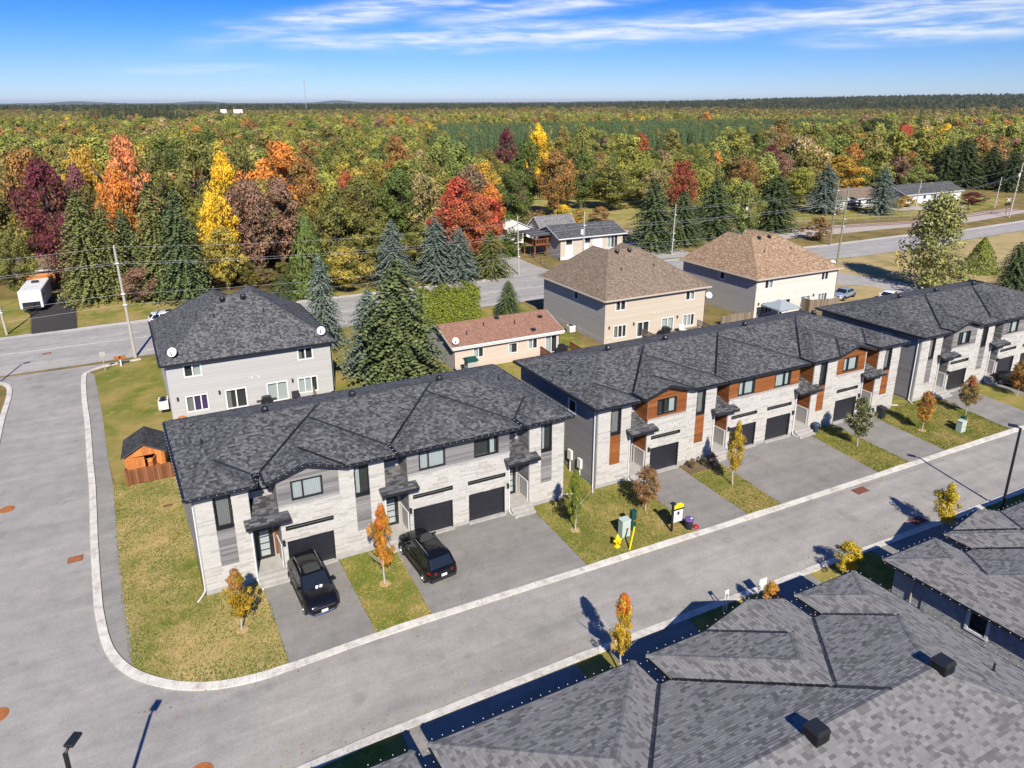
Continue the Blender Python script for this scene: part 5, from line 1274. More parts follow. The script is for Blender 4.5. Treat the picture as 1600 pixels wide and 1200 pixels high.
# ------------------------------------------------------------------ vehicles
def loft(b, secs, tone=.5, mi=0):
    for s0, s1 in zip(secs, secs[1:]):
        for i in range(len(s0) - 1): b.poly([s0[i], s1[i], s1[i + 1], s0[i + 1]], tone, mi)
def car(name, label, cat, loc, rot, L=4.6, Wd=1.84, Hh=1.66, paint='carpaint', style='suv', group=None, plate_front=True):
    """local x forward, y to its own near side, z up"""
    c_, s_ = math.cos(rot), math.sin(rot); tr = lambda x, y, z: (loc[0] + x * c_ - y * s_, loc[1] + x * s_ + y * c_, loc[2] + z)
    o = thing(name, loc, label, cat, group); hl = L / 2; w = Wd / 2; P_ = M[paint]
    # stations: x, half width at belt, belt/hood height, sill height
    if style == 'suv': st = [(-hl, .80, .92, .42), (-hl + .06, .90, 1.02, .36), (-hl + .3, .97, 1.06, .30), (-hl + .9, 1, 1.05, .28), (-.4, 1, 1.03, .26), (.5, 1, 1.02, .26), (hl - 1.35, .99, 1.03, .28), (hl - .8, .97, .98, .30), (hl - .35, .92, .92, .33), (hl - .1, .84, .82, .38), (hl, .74, .70, .44)]
    else: st = [(-hl, .78, .80, .42), (-hl + .08, .88, .92, .36), (-hl + .4, .96, .98, .28), (-hl + 1.0, 1, .96, .24), (-.4, 1, .93, .22), (.5, 1, .92, .22), (hl - 1.3, .98, .92, .24), (hl - .8, .96, .86, .26), (hl - .35, .9, .78, .30), (hl - .1, .82, .68, .36), (hl, .72, .58, .42)]
    b = MB(tr); secs = []
    for x, f, zb, zs in st:
        ww = w * f; half = [(x, ww * .88, zs), (x, ww * .97, zs + .1), (x, ww, (zs + zb) / 2), (x, ww * .985, zb - .14), (x, ww * .93, zb - .03), (x, ww * .8, zb + .01), (x, ww * .4, zb + .035), (x, 0, zb + .045)]
        full = half + [(p[0], -p[1], p[2]) for p in half[-2::-1]]; secs.append(full)
    loft(b, secs); b.poly(secs[0]); b.poly(secs[-1][::-1])
    for s0, s1 in zip(secs, secs[1:]): b.poly([s0[0], s0[-1], s1[-1], s1[0]])
    body = b.build('body', P_, o, smooth=38)
    # greenhouse
    xw0, xw1, xr1, xr0 = (hl - 1.28, hl - 2.05, -hl + .62, -hl + .12) if style == 'suv' else (hl - 1.35, hl - 2.2, -hl + 1.35, -hl + .55)
    belt = (1.03 if style == 'suv' else .93); wb, wt = w * .91, w * .72; zt = Hh
    b = MB(tr); g = []
    N_ = 8
    for k in range(N_ + 1):
        u = k / N_; xb = xr0 + (xw0 - xr0) * u; xt = xr1 + (xw1 - xr1) * u; cz = zt - .05 * (2 * u - 1) ** 2 - (.06 if u == 0 else 0)
        half = [(xb, wb, belt), (xb + (xt - xb) * .85, wb + (wt - wb) * .85, belt + (cz - belt) * .88), (xt, wt * .93, cz - .02), (xt, wt * .5, cz + .02), (xt, 0, cz + .03)]
        g.append(half + [(p[0], -p[1], p[2]) for p in half[-2::-1]])
    loft(b, g); b.poly(g[0]); b.poly(g[-1][::-1]); roof = b.build('roof', P_, o, smooth=35)
    def quad(pts, name_, m_, off=.012, par=o, th=None):
        q = [Vector(p) for p in pts]; n = (q[1] - q[0]).cross(q[2] - q[0]).normalized()
        c0 = sum(q, Vector()) / len(q)
        if n.dot(c0 - Vector((0, 0, .9))) < 0: n = -n
        bb = MB(tr); A = [p + n * off for p in q]; B = [p - n * .03 for p in q]; bb.poly(A)
        for i in range(len(q)): bb.poly([A[i], A[(i + 1) % len(q)], B[(i + 1) % len(q)], B[i]])
        return bb.build(name_, M[m_], par, weld=True)
    fr, re = g[-1], g[0]
    def lerp(a, c, f): return tuple(a[i] + (c[i] - a[i]) * f for i in range(3))
    a0, a1, a2, a3 = fr[0], fr[1], fr[-2], fr[-1]
    quad([lerp(a0, a3, .07), lerp(a0, a3, .93), lerp(a2, a1, .05), lerp(a2, a1, .95)], 'windshield', 'carglass')
    a0, a1, a2, a3 = re[0], re[1], re[-2], re[-1]
    quad([lerp(lerp(a0, a3, .1), lerp(a1, a2, .1), .18), lerp(lerp(a0, a3, .9), lerp(a1, a2, .9), .18), lerp(a2, a1, .08), lerp(a2, a1, .92)], 'rear_window', 'carglass')
    for sg in (1, -1):
        for (u0, u1) in ((.05, .30), (.33, .62), (.645, .93)) if style == 'suv' else ((.1, .48), (.52, .92)):
            pt = lambda u, v: (lambda b_, t_: (b_[0] + (t_[0] - b_[0]) * v, sg * (b_[1] + (t_[1] - b_[1]) * v), b_[2] + (t_[2] - b_[2]) * v))((xr0 + (xw0 - xr0) * u, wb, belt), (xr0 + (xw0 - xr0) * u + ((xr1 + (xw1 - xr1) * u) - (xr0 + (xw0 - xr0) * u)) * .85, wb + (wt - wb) * .85, belt + (zt - belt) * .86))
            quad([pt(u0, .08), pt(u1, .08), pt(u1 - .0, .93), pt(u0 + .0, .93)], 'side_window', 'carglass')
    # wheels
    wr = .345 if style == 'suv' else .32
    for x in (hl - .88, -hl + .86):
        for sg in (1, -1):
            y = sg * (w - .11); tw = thing_part = MB(lambda a, b_, c: tr(x + a, y + sg * c, wr + b_))
            tw.lathe([(wr * .6, -.1), (wr * .93, -.11), (wr, -.07), (wr, .07), (wr * .93, .11), (wr * .66, .115)], 0, 0, 20); wh = tw.build('wheel', M['rubber'], o)
            rm = MB(lambda a, b_, c: tr(x + a, y + sg * c, wr + b_)); rm.lathe([(wr * .66, .1), (wr * .62, .112), (wr * .58, .06), (0, .05)], 0, 0, 20)
            for k in range(5):
                t_ = 2 * math.pi * k / 5; d = Vector((math.cos(t_), math.sin(t_))); nrm = Vector((-d.y, d.x)) * .04
                rm.hexa([(*(d * .04 + nrm), .06), (*(d * wr * .6 + nrm * .8), .06), (*(d * wr * .6 - nrm * .8), .06), (*(d * .04 - nrm), .06), (*(d * .04 + nrm), .105), (*(d * wr * .6 + nrm * .8), .108), (*(d * wr * .6 - nrm * .8), .108), (*(d * .04 - nrm), .105)])
            rm.build('rim', M['rim'], wh)
            ar = MB(tr)
            for k in range(10):
                t0, t1 = math.pi * k / 10 * 1.16 - .25, math.pi * (k + 1) / 10 * 1.16 - .25; ya, yb_ = sg * (w * .985), sg * (w + .012)
                ri, ro_ = wr + .03, wr + .11
                pp = lambda t_, r_, yy: (x + r_ * math.cos(t_), yy, wr + r_ * math.sin(t_))
                ar.poly([pp(t0, ri, yb_), pp(t1, ri, yb_), pp(t1, ro_, yb_), pp(t0, ro_, yb_)]); ar.poly([pp(t0, ro_, yb_), pp(t1, ro_, yb_), pp(t1, ro_, ya * .97), pp(t0, ro_, ya * .97)]); ar.poly([pp(t0, ri, ya * .8), pp(t1, ri, ya * .8), pp(t1, ri, yb_), pp(t0, ri, yb_)])
            ar.build('wheel_arch', M['rubber'], o)
    for sg in (1, -1):
        b = MB(tr); x0 = hl - .18; b.hexa([(x0 - .3, sg * w * .84, .72), (x0 + .1, sg * w * .55, .66), (x0 + .12, sg * w * .42, .68), (x0 - .2, sg * w * .6, .8), (x0 - .34, sg * w * .9, .83), (x0 + .06, sg * w * .6, .78), (x0 + .08, sg * w * .42, .79), (x0 - .2, sg * w * .6, .9)]); b.build('headlight', M['lens'], o)
        b = MB(tr); x0 = -hl; zb = .95 if style == 'suv' else .8; b.hexa([(x0 - .015, sg * w * .5, zb - .1), (x0 + .05, sg * w * .86, zb - .1), (x0 + .3, sg * w * .955, zb - .04), (x0 + .06, sg * w * .5, zb - .06), (x0 - .0, sg * w * .5, zb + .03), (x0 + .07, sg * w * .86, zb + .05), (x0 + .3, sg * w * .95, zb + .06), (x0 + .1, sg * w * .5, zb + .05)]); b.build('tail_light', M['tail'], o)
        b = MB(tr); b.hexa([(xw0 - .35, sg * (wb - .02), belt + .08), (xw0 - .2, sg * (wb - .02), belt + .08), (xw0 - .22, sg * (wb + .2), belt + .1), (xw0 - .32, sg * (wb + .2), belt + .1), (xw0 - .35, sg * (wb - .02), belt + .17), (xw0 - .2, sg * (wb - .02), belt + .15), (xw0 - .22, sg * (wb + .2), belt + .24), (xw0 - .32, sg * (wb + .2), belt + .24)]); b.build('mirror', P_, o)
        b = MB(tr)
        for xd in (.3, -.75): b.box(xd - .1, xd + .1, sg * w * 1.0 - .012, sg * w * 1.0 + .022, belt - .22, belt - .18)
        b.build('door_handle', M['black_metal'], o)
        b = MB(tr); b.hexa([(-hl + .95, sg * w * 1.0 - .02, .3), (hl - 1.0, sg * w * 1.0 - .02, .3), (hl - 1.0, sg * w * 1.0 + .012, .3), (-hl + .95, sg * w * 1.0 + .012, .3), (-hl + .95, sg * w * .99 - .02, .46), (hl - 1.0, sg * w * .99 - .02, .46), (hl - 1.0, sg * w * .99 + .012, .46), (-hl + .95, sg * w * .99 + .012, .46)]); b.build('sill_trim', M['rubber'], o)
        if style == 'suv':
            b = MB(tr); b.tube([(xr1 + .15, sg * wt * .86, zt - .03), (xr1 + .25, sg * wt * .87, zt + .05), (0, sg * wt * .88, zt + .075), (xw1 - .25, sg * wt * .87, zt + .05), (xw1 - .1, sg * wt * .86, zt - .03)], .022, 6); b.build('roof_rail', M['chrome'], o)
    b = MB(tr); b.hexa([(hl - .03, -.5, .5), (hl - .03, .5, .5), (hl - .1, .5, .5), (hl - .1, -.5, .5), (hl - .02, -.55, .7), (hl - .02, .55, .7), (hl - .16, .55, .72), (hl - .16, -.55, .72)]); gr = b.build('grille', M['rubber'], o)
    b = MB(tr); b.box(hl - .03, hl + .012, -.58, .58, .705, .73); b.build('chrome_bar', M['chrome'], gr)
    b = MB(tr); b.tube([(hl - .3, -w * .86, .36), (hl - .02, -w * .62, .33), (hl + .03, 0, .33), (hl - .02, w * .62, .33), (hl - .3, w * .86, .36)], .03, 6); b.build('bumper_trim', M['chrome'] if style == 'suv' else P_, o)
    b = MB(tr); b.box(-hl - .04, -hl + .2, -w * .8, w * .8, .4, .58); b.build('rear_bumper', M['rubber'], o, bevel=.03)
    for xp, sg in ((hl + .02, 1), (-hl - .02, -1)):
        b = MB(tr); z0 = .44 if sg > 0 else .66; b.box(min(xp, xp + sg * .02), max(xp, xp + sg * .02), -.17, .17, z0, z0 + .15); b.build('licence_plate', M['plate'], o)
    if style == 'suv':
        b = MB(tr); b.hexa([(xr1 - .16, -wt * .8, zt - .1), (xr1 + .05, -wt * .85, zt - .05), (xr1 + .05, wt * .85, zt - .05), (xr1 - .16, wt * .8, zt - .1), (xr1 - .18, -wt * .8, zt - .06), (xr1 + .05, -wt * .85, zt), (xr1 + .05, wt * .85, zt), (xr1 - .18, wt * .8, zt - .06)]); b.build('spoiler', P_, o)
        b = MB(tr); b.box(-.35, .38, -.42, .42, zt + .02, zt + .036); b.build('sunroof', M['carglass'], o)
    return o
car1 = car('parked_car', 'black sport utility vehicle parked nose towards the street by the first garage', 'car', (3.75, 34.05, .03), math.radians(-84), 4.55, group='black cars on the driveways')
b = MB(lambda x, y, z: (3.75 + x * math.cos(math.radians(-84)) - y * math.sin(math.radians(-84)), 34.05 + x * math.sin(math.radians(-84)) + y * math.cos(math.radians(-84)), .03 + z))
for dx in (0, .22): b.hexa([(1.02 - dx * .1, .30 - dx, 1.10), (1.10, .24 - dx, 1.07), (1.08, .12 - dx, 1.07), (.98, .16 - dx, 1.11), (1.0 - dx * .1, .30 - dx, 1.15), (1.08, .24 - dx, 1.12), (1.06, .12 - dx, 1.12), (.96, .16 - dx, 1.16)])
pp_ = b.build('windshield_paper', M['plate'], None, off=(3.75, 33.0, 1.1)); tag(pp_, 'white paper lying on the dashboard behind the windshield of the first black car', 'paper')
car('parked_car', 'black sport utility vehicle parked tail towards the street beside the autumn tree', 'car', (10.35, 33.85, .03), math.radians(97), 4.75, 1.9, 1.72, group='black cars on the driveways')
car('parked_car', 'silver blue sedan parked behind the cream house', 'car', (81.6, 63.6, .02), math.radians(195), 4.7, 1.8, 1.42, 'silver', 'sedan')
car('parked_car', 'white car covered to its roof line beside the silver blue sedan', 'car', (85.6, 59.7, .02), math.radians(200), 4.6, 1.8, 1.42, 'whitepaint', 'sedan')
car('parked_car', 'dark car parked before the farthest townhouse row', 'car', (70.3, 33.9, .03), math.radians(-88), 4.6, 1.84, 1.5, 'carpaint', 'sedan')
car('parked_car', 'dark blue car parked beyond the roof of the beige house', 'car', (74.6, 103.2, .03), math.radians(10), 4.9, 1.9, 1.6, 'navy', 'suv')
car('parked_car', 'second dark blue car beyond the roof of the beige house', 'car', (80.0, 103.0, .03), math.radians(5), 4.9, 1.9, 1.6, 'navy', 'suv')
car('moving_car', 'white sided dark car on the highway behind the grey house', 'car', (-3.6, 92.4, .02), math.radians(8), 4.8, 1.85, 1.6, 'whitepaint', 'suv')
car('parked_car', 'pale car under the spruces at the black driveway', 'car', (-12.9, 112.5, .02), math.radians(95), 4.4, 1.8, 1.45, 'whitepaint', 'sedan')
# travel trailer
o = thing('travel_trailer', (-19.9, 108.5, 0), 'white travel trailer on the black driveway', 'trailer')
b = MB(); b.prism([(-21.2, 105.0), (-18.6, 105.0), (-18.6, 112.3), (-21.2, 112.3)], .6, 3.0); b.build('body', M['white'], o, bevel=.08)
b = MB(); b.box(-20.3, -19.5, 109.6, 110.2, 3.0, 3.25); b.build('roof_vent', M['black_metal'], o)
b = MB(); b.box(-20.6, -20.45, 106.4, 106.6, 3.0, 3.06); b.box(-20.2, -19.2, 106.9, 107.05, 3.0, 3.05); b.build('roof_strip', M['siding_taupe'], o)
b = MB(); b.box(-20.9, -18.9, 104.97, 105.0, .7, 1.5); b.build('front_panel', M['black_metal'], o)
b = MB(); b.tube([(-20.8, 105.0, .55), (-19.9, 103.2, .5), (-19.0, 105.0, .55)], .06, 6); b.tube([(-19.9, 103.2, 0), (-19.9, 103.2, .7)], .05, 6); b.build('hitch', M['black_metal'], o)
for sx_ in (-21.2, -18.6):
    for yy in (108.5, 109.4):
        q = MB(lambda a, b_, c: (sx_ + c, yy + a, .36 + b_)); q.lathe([(.2, -.1), (.36, -.1), (.36, .1), (.2, .1), (0, .1)], 0, 0, 14); q.build('wheel', M['rubber'], o)
b = MB(); b.box(-18.58, -18.54, 106, 107, 1.6, 2.3); b.build('window', M['carglass'], o)
# ------------------------------------------------------------------ street furniture
def street_lamp(loc, label, aim):
    o = thing('street_lamp', loc, label, 'street lamp', 'black street lamps'); x, y, z = loc; a = Vector((math.cos(aim), math.sin(aim), 0)); n = Vector((-a.y, a.x, 0))
    b = MB(); b.tube([(x, y, 0), (x, y, .35), (x, y, .36), (x, y, 6.05)], [.14, .13, .085, .075], 10); b.build('post', M['black_metal'], o)
    b = MB(); p0 = Vector((x, y, 6.0)); b.tube([p0, p0 + a * .12 + Vector((0, 0, .08)), p0 + a * .2 + Vector((0, 0, .1))], .05, 8); b.build('arm', M['black_metal'], o)
    c = p0 + a * .42 + Vector((0, 0, .13)); b = MB(); h_ = [c - a * .26 - n * .17, c + a * .28 - n * .15, c + a * .28 + n * .15, c - a * .26 + n * .17]
    b.hexa([tuple(q - Vector((0, 0, .05))) for q in h_] + [tuple(q + Vector((0, 0, .06))) for q in h_]); b.build('lamp_head', M['black_metal'], o, bevel=.02)
    b = MB(); b.poly([tuple(c + q * .7 - c * .7 - Vector((0, 0, .054))) for q in h_][::-1]); b.build('lens', M['lens'], o)
street_lamp((-5.85, 22.0, 0), 'black street lamp with flat head at the street bend', math.radians(62))
street_lamp((47.3, 22.35, 0), 'tall black street lamp behind the bungalow roofs', math.radians(125))
street_lamp((-19.3, 76.5, 0), 'street lamp past the picture edge that throws its shadow into the side street', math.radians(20))
def utility_pole(loc, h_, lean, label, m_='pole', arm=None, r=.17, hw=True):
    o = thing('utility_pole', loc, label, 'utility pole', 'wooden utility poles'); x, y, z = loc; t = (x + lean[0], y + lean[1], h_)
    b = MB(); b.tube([(x, y, -.1), t], [r, r * .62], 10); b.build('pole', M[m_], o)
    at = lambda zz: (x + lean[0] * zz / h_, y + lean[1] * zz / h_, zz)
    if hw:
        q = at(h_ - 2.6); b = MB(); b.lathe([(0, q[2] - .45), (.2, q[2] - .4), (.2, q[2] + .3), (0, q[2] + .36)], q[0] - .32, q[1], 10); b.build('transformer', M['siding_taupe'] if hw is True else M[hw], o)
    b = MB(); q = at(h_ - .25); b.lathe([(.04, h_ - .02), (.06, h_ + .1), (.03, h_ + .22)], t[0], t[1], 8)
    for zz in (h_ - 1.7, h_ - 5.0, h_ - 6.2): q = at(zz); b.box(q[0] - .2, q[0] + .2, q[1] - .25, q[1] - .12, zz - .05, zz + .05)
    b.build('insulator', M['offwhite'], o)
    return at
pole1 = utility_pole((-7.0, 80.6, 0), 12.2, (-.25, 0), 'leaning pale utility pole at the street corner beside the grey house', hw=False)
pole2 = utility_pole((51.2, 83.6, 0), 11.2, (0, 0), 'utility pole before the beige bungalow with dark roof', r=.15, hw='white')
pole3 = utility_pole((95.2, 76.2, 0), 13.2, (.6, .2), 'greenish utility pole at the road fork by the cream house', 'polegreen', hw=False)
utility_pole((-21.2, 95.8, 0), 9.0, (-.35, 0), 'pale utility pole at the lawn edge by the black driveway', r=.13, hw=False)
utility_pole((46.6, 95.5, 0), 9.2, (-.2, 0), 'thin utility pole at the side road corner with a long shadow', r=.13, hw=False)
utility_pole((78.0, 97.0, 0), 8.9, (.2, 0), 'thin bare utility pole beside the dark roadside spruces', r=.13, hw=False)
p4 = utility_pole((101.0, 103.0, 0), 8.6, (0, 0), 'utility pole with a white transformer above the tan roof', r=.15, hw='offwhite')
utility_pole((110.5, 90.6, 0), 12.0, (1.2, .8), 'brown leaning utility pole behind the greenish one', 'oldwood', r=.17, hw=False)
p5 = utility_pole((175, 95, 0), 12.5, (1.2, 0), 'tall utility pole at the railway crossing', hw='offwhite')
utility_pole((165.5, 112, 0), 7.5, (.8, 0), 'thin utility pole before the dark roofed white bungalow', r=.14, hw=False)
utility_pole((188, 106, 0), 7.5, (.6, 0), 'short utility pole beside the railway crossing lights', r=.14, hw=False)
b = MB()
def wire(label, a, c, sag, r=.011):
    pts = [(a[0] + (c[0] - a[0]) * k / 16, a[1] + (c[1] - a[1]) * k / 16, a[2] + (c[2] - a[2]) * k / 16 - sag * 4 * (k / 16) * (1 - k / 16)) for k in range(17)]
    b_ = MB(); b_.tube(pts, r, 4, caps=False); o_ = b_.build('power_line', M['wire'], None, off=a); tag(o_, label, 'power line', 'overhead lines along the highway')
far = (-70, 79.5); nm = ('topmost', 'second', 'third', 'fourth', 'lowest')
for i, (z1, z2, z3) in enumerate(((12.2, 11.2, 13.0), (10.6, 9.6, 11.2), (10.4, 9.2, 10.9), (7.2, 6.6, 8.0), (6.0, 6.0, 7.2))):
    a = pole1(z1); c = pole2(z2); d_ = pole3(z3)
    wire(nm[i] + ' wire from the picture edge to the leaning pole at the corner', (far[0], far[1], z1 + .6), a, .9)
    wire(nm[i] + ' wire from the corner pole to the pole before the beige bungalow', a, c, 1.0)
    wire(nm[i] + ' wire from the bungalow pole to the greenish pole at the fork', c, d_, .8)
    if i < 3: wire(nm[i] + ' wire from the greenish pole to the railway crossing', d_, (175.6, 95, z3 - 1.2), 1.4)
wire('wire from the transformer pole to the greenish pole', p4(8.2), pole3(10), .5); wire('wire from the thin roadside pole to the transformer pole', (78, 97, 8.5), p4(8.0), .4)
wire('wire crossing the highway to the transformer pole', (51.2, 83.6, 7.0), p4(6.0), .8)
# hydrant, cabinets, sign, bins
o = thing('fire_hydrant', (21.54, 30.2, 0), 'yellow fire hydrant on the lawn by the pale green box', 'fire hydrant')
b = MB(); b.lathe([(.2, 0), (.2, .06), (.13, .08), (.13, .55), (.17, .57), (.17, .63), (.14, .66), (.12, .76), (.05, .84), (.04, .9), (0, .9)], 21.54, 30.2, 14); b.build('barrel', M['yellow'], o)
for a in (0, math.pi / 2, math.pi): d = Vector((math.cos(a), -abs(math.sin(a)) or 0, 0)); p = Vector((21.54, 30.2, .46)); b = MB(); b.tube([p + d * .1, p + d * .22, p + d * .23, p + d * .27], [.075, .075, .095, .09], 10); b.build('outlet', M['yellow'], o)
def cabinet(loc, dims, label, m_, lid=True):
    o = thing('utility_box', loc, label, 'utility box', 'utility boxes on the lawns'); x, y, z = loc; a, c, h_ = dims
    b = MB(); b.box(x - a / 2, x + a / 2, y - c / 2, y + c / 2, z, z + h_); b.build('cabinet', M[m_], o, bevel=.02)
    b = MB(); b.box(x - a / 2 - .02, x + a / 2 + .02, y - c / 2 - .02, y + c / 2 + .02, z + h_, z + h_ + .05); b.build('lid', M[m_], o)
    b = MB(); b.box(x - .06, x + .16, y - c / 2 - .015, y - c / 2 - .001, z + h_ * .5, z + h_ * .56); b.build('warning_label', M['rust'], o)
cabinet((22.6, 31.0, 0), (.62, .5, 1.15), 'pale green electric box beside the hydrant', 'utilgreen')
cabinet((23.45, 31.3, 0), (.36, .3, 1.35), 'deep green cable box behind the yellow marker post', 'deepgreen')
cabinet((56.1, 30.8, 0), (.6, .5, .95), 'pale green electric box on the farther lawn', 'utilgreen'); cabinet((56.75, 31.1, 0), (.36, .3, 1.05), 'deep green cable box on the farther lawn', 'deepgreen')
b = MB(); b.tube([(22.05, 29.6, 0), (22.45, 29.75, 1.45)], .055, 8); tag(b.build('marker_post', M['yellow'], None, off=(22.05, 29.6, 0)), 'leaning yellow marker post in front of the deep green box', 'post')
o = thing('sale_sign', (25.7, 30.0, 0), 'white for sale sign with yellow cap hanging from a black post', 'sign')
b = MB(); b.box(25.5, 25.62, 29.94, 30.06, 0, 2.0); b.build('post', M['black_metal'], o); b = MB(); b.box(25.42, 25.70, 29.86, 30.14, 2.0, 2.08); b.build('post_cap', M['black_metal'], o)
b = MB(); b.box(25.62, 26.45, 29.97, 30.03, 1.48, 1.56); b.build('arm', M['black_metal'], o)
b = MB(); b.box(25.64, 26.36, 29.985, 30.015, .62, 1.45); pn = b.build('sign_board', M['white'], o)
b = MB(); b.box(25.92, 26.1, 29.978, 29.985, 1.12, 1.36); b.build('logo_block', M['navy'], pn)
b = MB(); b.box(25.74, 26.26, 29.979, 29.985, .98, 1.02); b.box(25.78, 26.22, 29.979, 29.985, .88, .92); b.build('print_bar', M['siding_taupe'], pn)
b = MB(); b.prism_y([(25.64, 1.6), (26.4, 1.6), (26.4, 1.8), (26.2, 1.95), (25.84, 1.95), (25.64, 1.8)], 29.97, 30.03); b.build('rider', M['yellow'], o)
def bin_(loc, label, m_, lid=None, sq=True):
    o = thing('waste_bin', loc, label, 'bin', 'waste bins'); x, y, z = loc
    b = MB(); b.lathe([(.2, z), (.27, z + .62), (.3, z + .64), (.3, z + .68)], x, y, 14) if not sq else b.hexa([(x - .22, y - .24, z), (x + .22, y - .24, z), (x + .22, y + .24, z), (x - .22, y + .24, z), (x - .29, y - .32, z + .95), (x + .29, y - .32, z + .95), (x + .29, y + .32, z + .95), (x - .29, y + .32, z + .95)]); b.build('body', M[m_], o)
    b = MB(); b.lathe([(.31, z + .68), (.26, z + .78), (0, z + .82)], x, y, 14) if not sq else b.hexa([(x - .31, y - .34, z + .95), (x + .31, y - .34, z + .95), (x + .31, y + .34, z + .95), (x - .31, y + .34, z + .95), (x - .28, y - .3, z + 1.03), (x + .28, y - .3, z + 1.03), (x + .28, y + .3, z + 1.08), (x - .28, y + .3, z + 1.08)]); b.build('lid', M[lid or m_], o)
bin_((26.75, 29.75, .02), 'black round bin with a white bag beside the sale sign', 'bin', 'purplecloth', False)
b = MB(); b.lathe([(0, .6), (.13, .66), (.12, .8), (0, .86)], 26.83, 29.68, 10); tag(b.build('rubbish_bag', M['white'], None, off=(26.83, 29.68, .6)), 'white bag on top of the black round bin', 'bag')
b = MB(); b.lathe([(.19, 0), (.2, .1), (.12, .2), (0, .24)], 27.25, 29.65, 10, mi=0); tag(b.build('rubbish_bag', M['tail'], None, off=(27.25, 29.65, 0)), 'small red bag on the grass beside the black bin', 'bag')
bin_((45.15, 36.0, .02), 'blue grey bin against the stone wall of the orange clad row', 'binblue', None, False); bin_((52.35, 35.4, .02), 'black wheeled bin on the grass at the end of the orange clad row', 'bin')
for x, y, w, h_, lb in ((26.2, 22.9, .55, .75, 'white sign board on the shaded verge before the nearest bungalow'), (23.6, 22.9, .26, .9, 'small thin sign post before the nearest bungalow')):
    o = thing('yard_sign', (x, y, 0), lb, 'sign'); b = MB(); b.box(x - w / 2, x - w / 2 + .05, y - .02, y + .03, 0, h_ + .5); b.box(x + w / 2 - .05, x + w / 2, y - .02, y + .03, 0, h_ + .5); b.build('frame', M['offwhite'], o)
    b = MB(); b.box(x - w / 2 + .05, x + w / 2 - .05, y - .02, y + .02, h_ + .5 - (.55 if w > .4 else .22), h_ + .5); b.build('board', M['white'], o)
b = MB(); b.box(-8.3, -8.18, 78.3, 78.42, 0, 1.1); b.box(-8.8, -7.7, 78.3, 78.36, .75, 1.15, mi=1); tag(b.build('street_marker', [M['white'], M['rust']], None, off=(-8.2, 78.3, 0)), 'white and orange road marker on the lawn corner beside the leaning pole', 'marker')
b = MB(); b.tube([(-9.6, 77.2, 0), (-9.6, 77.2, 2.2)], .035, 6); b.box(-9.85, -9.35, 77.18, 77.22, 1.7, 2.2); tag(b.build('traffic_sign', M['siding_taupe'], None, off=(-9.6, 77.2, 0)), 'thin sign post at the side street corner seen from its back', 'sign')
for x, y in ((105.5, 72.6), (106.6, 72.0)): b = MB(); b.tube([(x, y, 0), (x - .5, y + .5, 2.7)], .06, 6); tag(b.build('guy_guard', M['yellow'], None, off=(x, y, 0)), ('one' if x < 106 else 'the farther') + ' of two slanting yellow guy guards on the dry verge', 'guy guard')
# railway crossing lights, fences
for x, y, lb in ((178, 97.5, 'railway crossing light mast beside the gravel'), (184, 88.5, 'railway crossing light mast across the road')):
    o = thing('crossing_signal', (x, y, 0), lb, 'crossing signal', 'railway crossing signals'); b = MB(); b.tube([(x, y, 0), (x, y, 4.2)], .12, 8); b.build('mast', M['chrome'], o)
    b = MB(); b.box(x - .9, x + .9, y - .1, y + .1, 2.5, 2.7); b.lathe([(.3, 2.3), (.3, 2.9)], x - .6, y, 10); b.lathe([(.3, 2.3), (.3, 2.9)], x + .6, y, 10); b.build('light_head', M['black_metal'], o)
    b = MB(); b.hexa([(x - .7, y - .12, 3.4), (x - .5, y - .12, 3.3), (x - .5, y - .09, 3.3), (x - .7, y - .09, 3.4), (x + .5, y - .12, 4.1), (x + .7, y - .12, 4.0), (x + .7, y - .09, 4.0), (x + .5, y - .09, 4.1)]); b.hexa([(x + .5, y - .08, 3.3), (x + .7, y - .08, 3.4), (x + .7, y - .05, 3.4), (x + .5, y - .05, 3.3), (x - .7, y - .08, 4.0), (x - .5, y - .08, 4.1), (x - .5, y - .05, 4.1), (x - .7, y - .05, 4.0)]); b.build('crossbuck', M['white'], o)
def wire_fence(label, pts, h_, m_='wire', step=3.0, rails=True):
    o = thing('wire_fence', (*pts[0], 0), label, 'fence')
    for a, c in zip(pts, pts[1:]):
        L = math.dist(a, c); n = max(1, int(L / step)); r = MB()
        for k in range(n + 1): x, y = a[0] + (c[0] - a[0]) * k / n, a[1] + (c[1] - a[1]) * k / n; p = MB(); p.tube([(x, y, 0), (x, y, h_)], .04, 5); p.build('post', M[m_], o)
        for z in ((h_, h_ * .55, .12) if rails else (h_,)): r.tube([(*a, z), (*c, z)], .02, 4)
        r.build('mesh_wire', M[m_], o)
wire_fence('chain link fence on the lawn behind the railway', [(118, 110.5), (132, 108.5), (150, 104.5), (168, 102.5)], 1.5)
wire_fence('rail fence between the side road and the beige bungalow', [(52.6, 96.6), (53.4, 101), (54.0, 106)], 1.1, 'oldwood', 2.2)
wire_fence('wire fence along the dry clearing', [(62, 128), (80, 121.5), (100, 118)], 1.3, 'oldwood', 5)
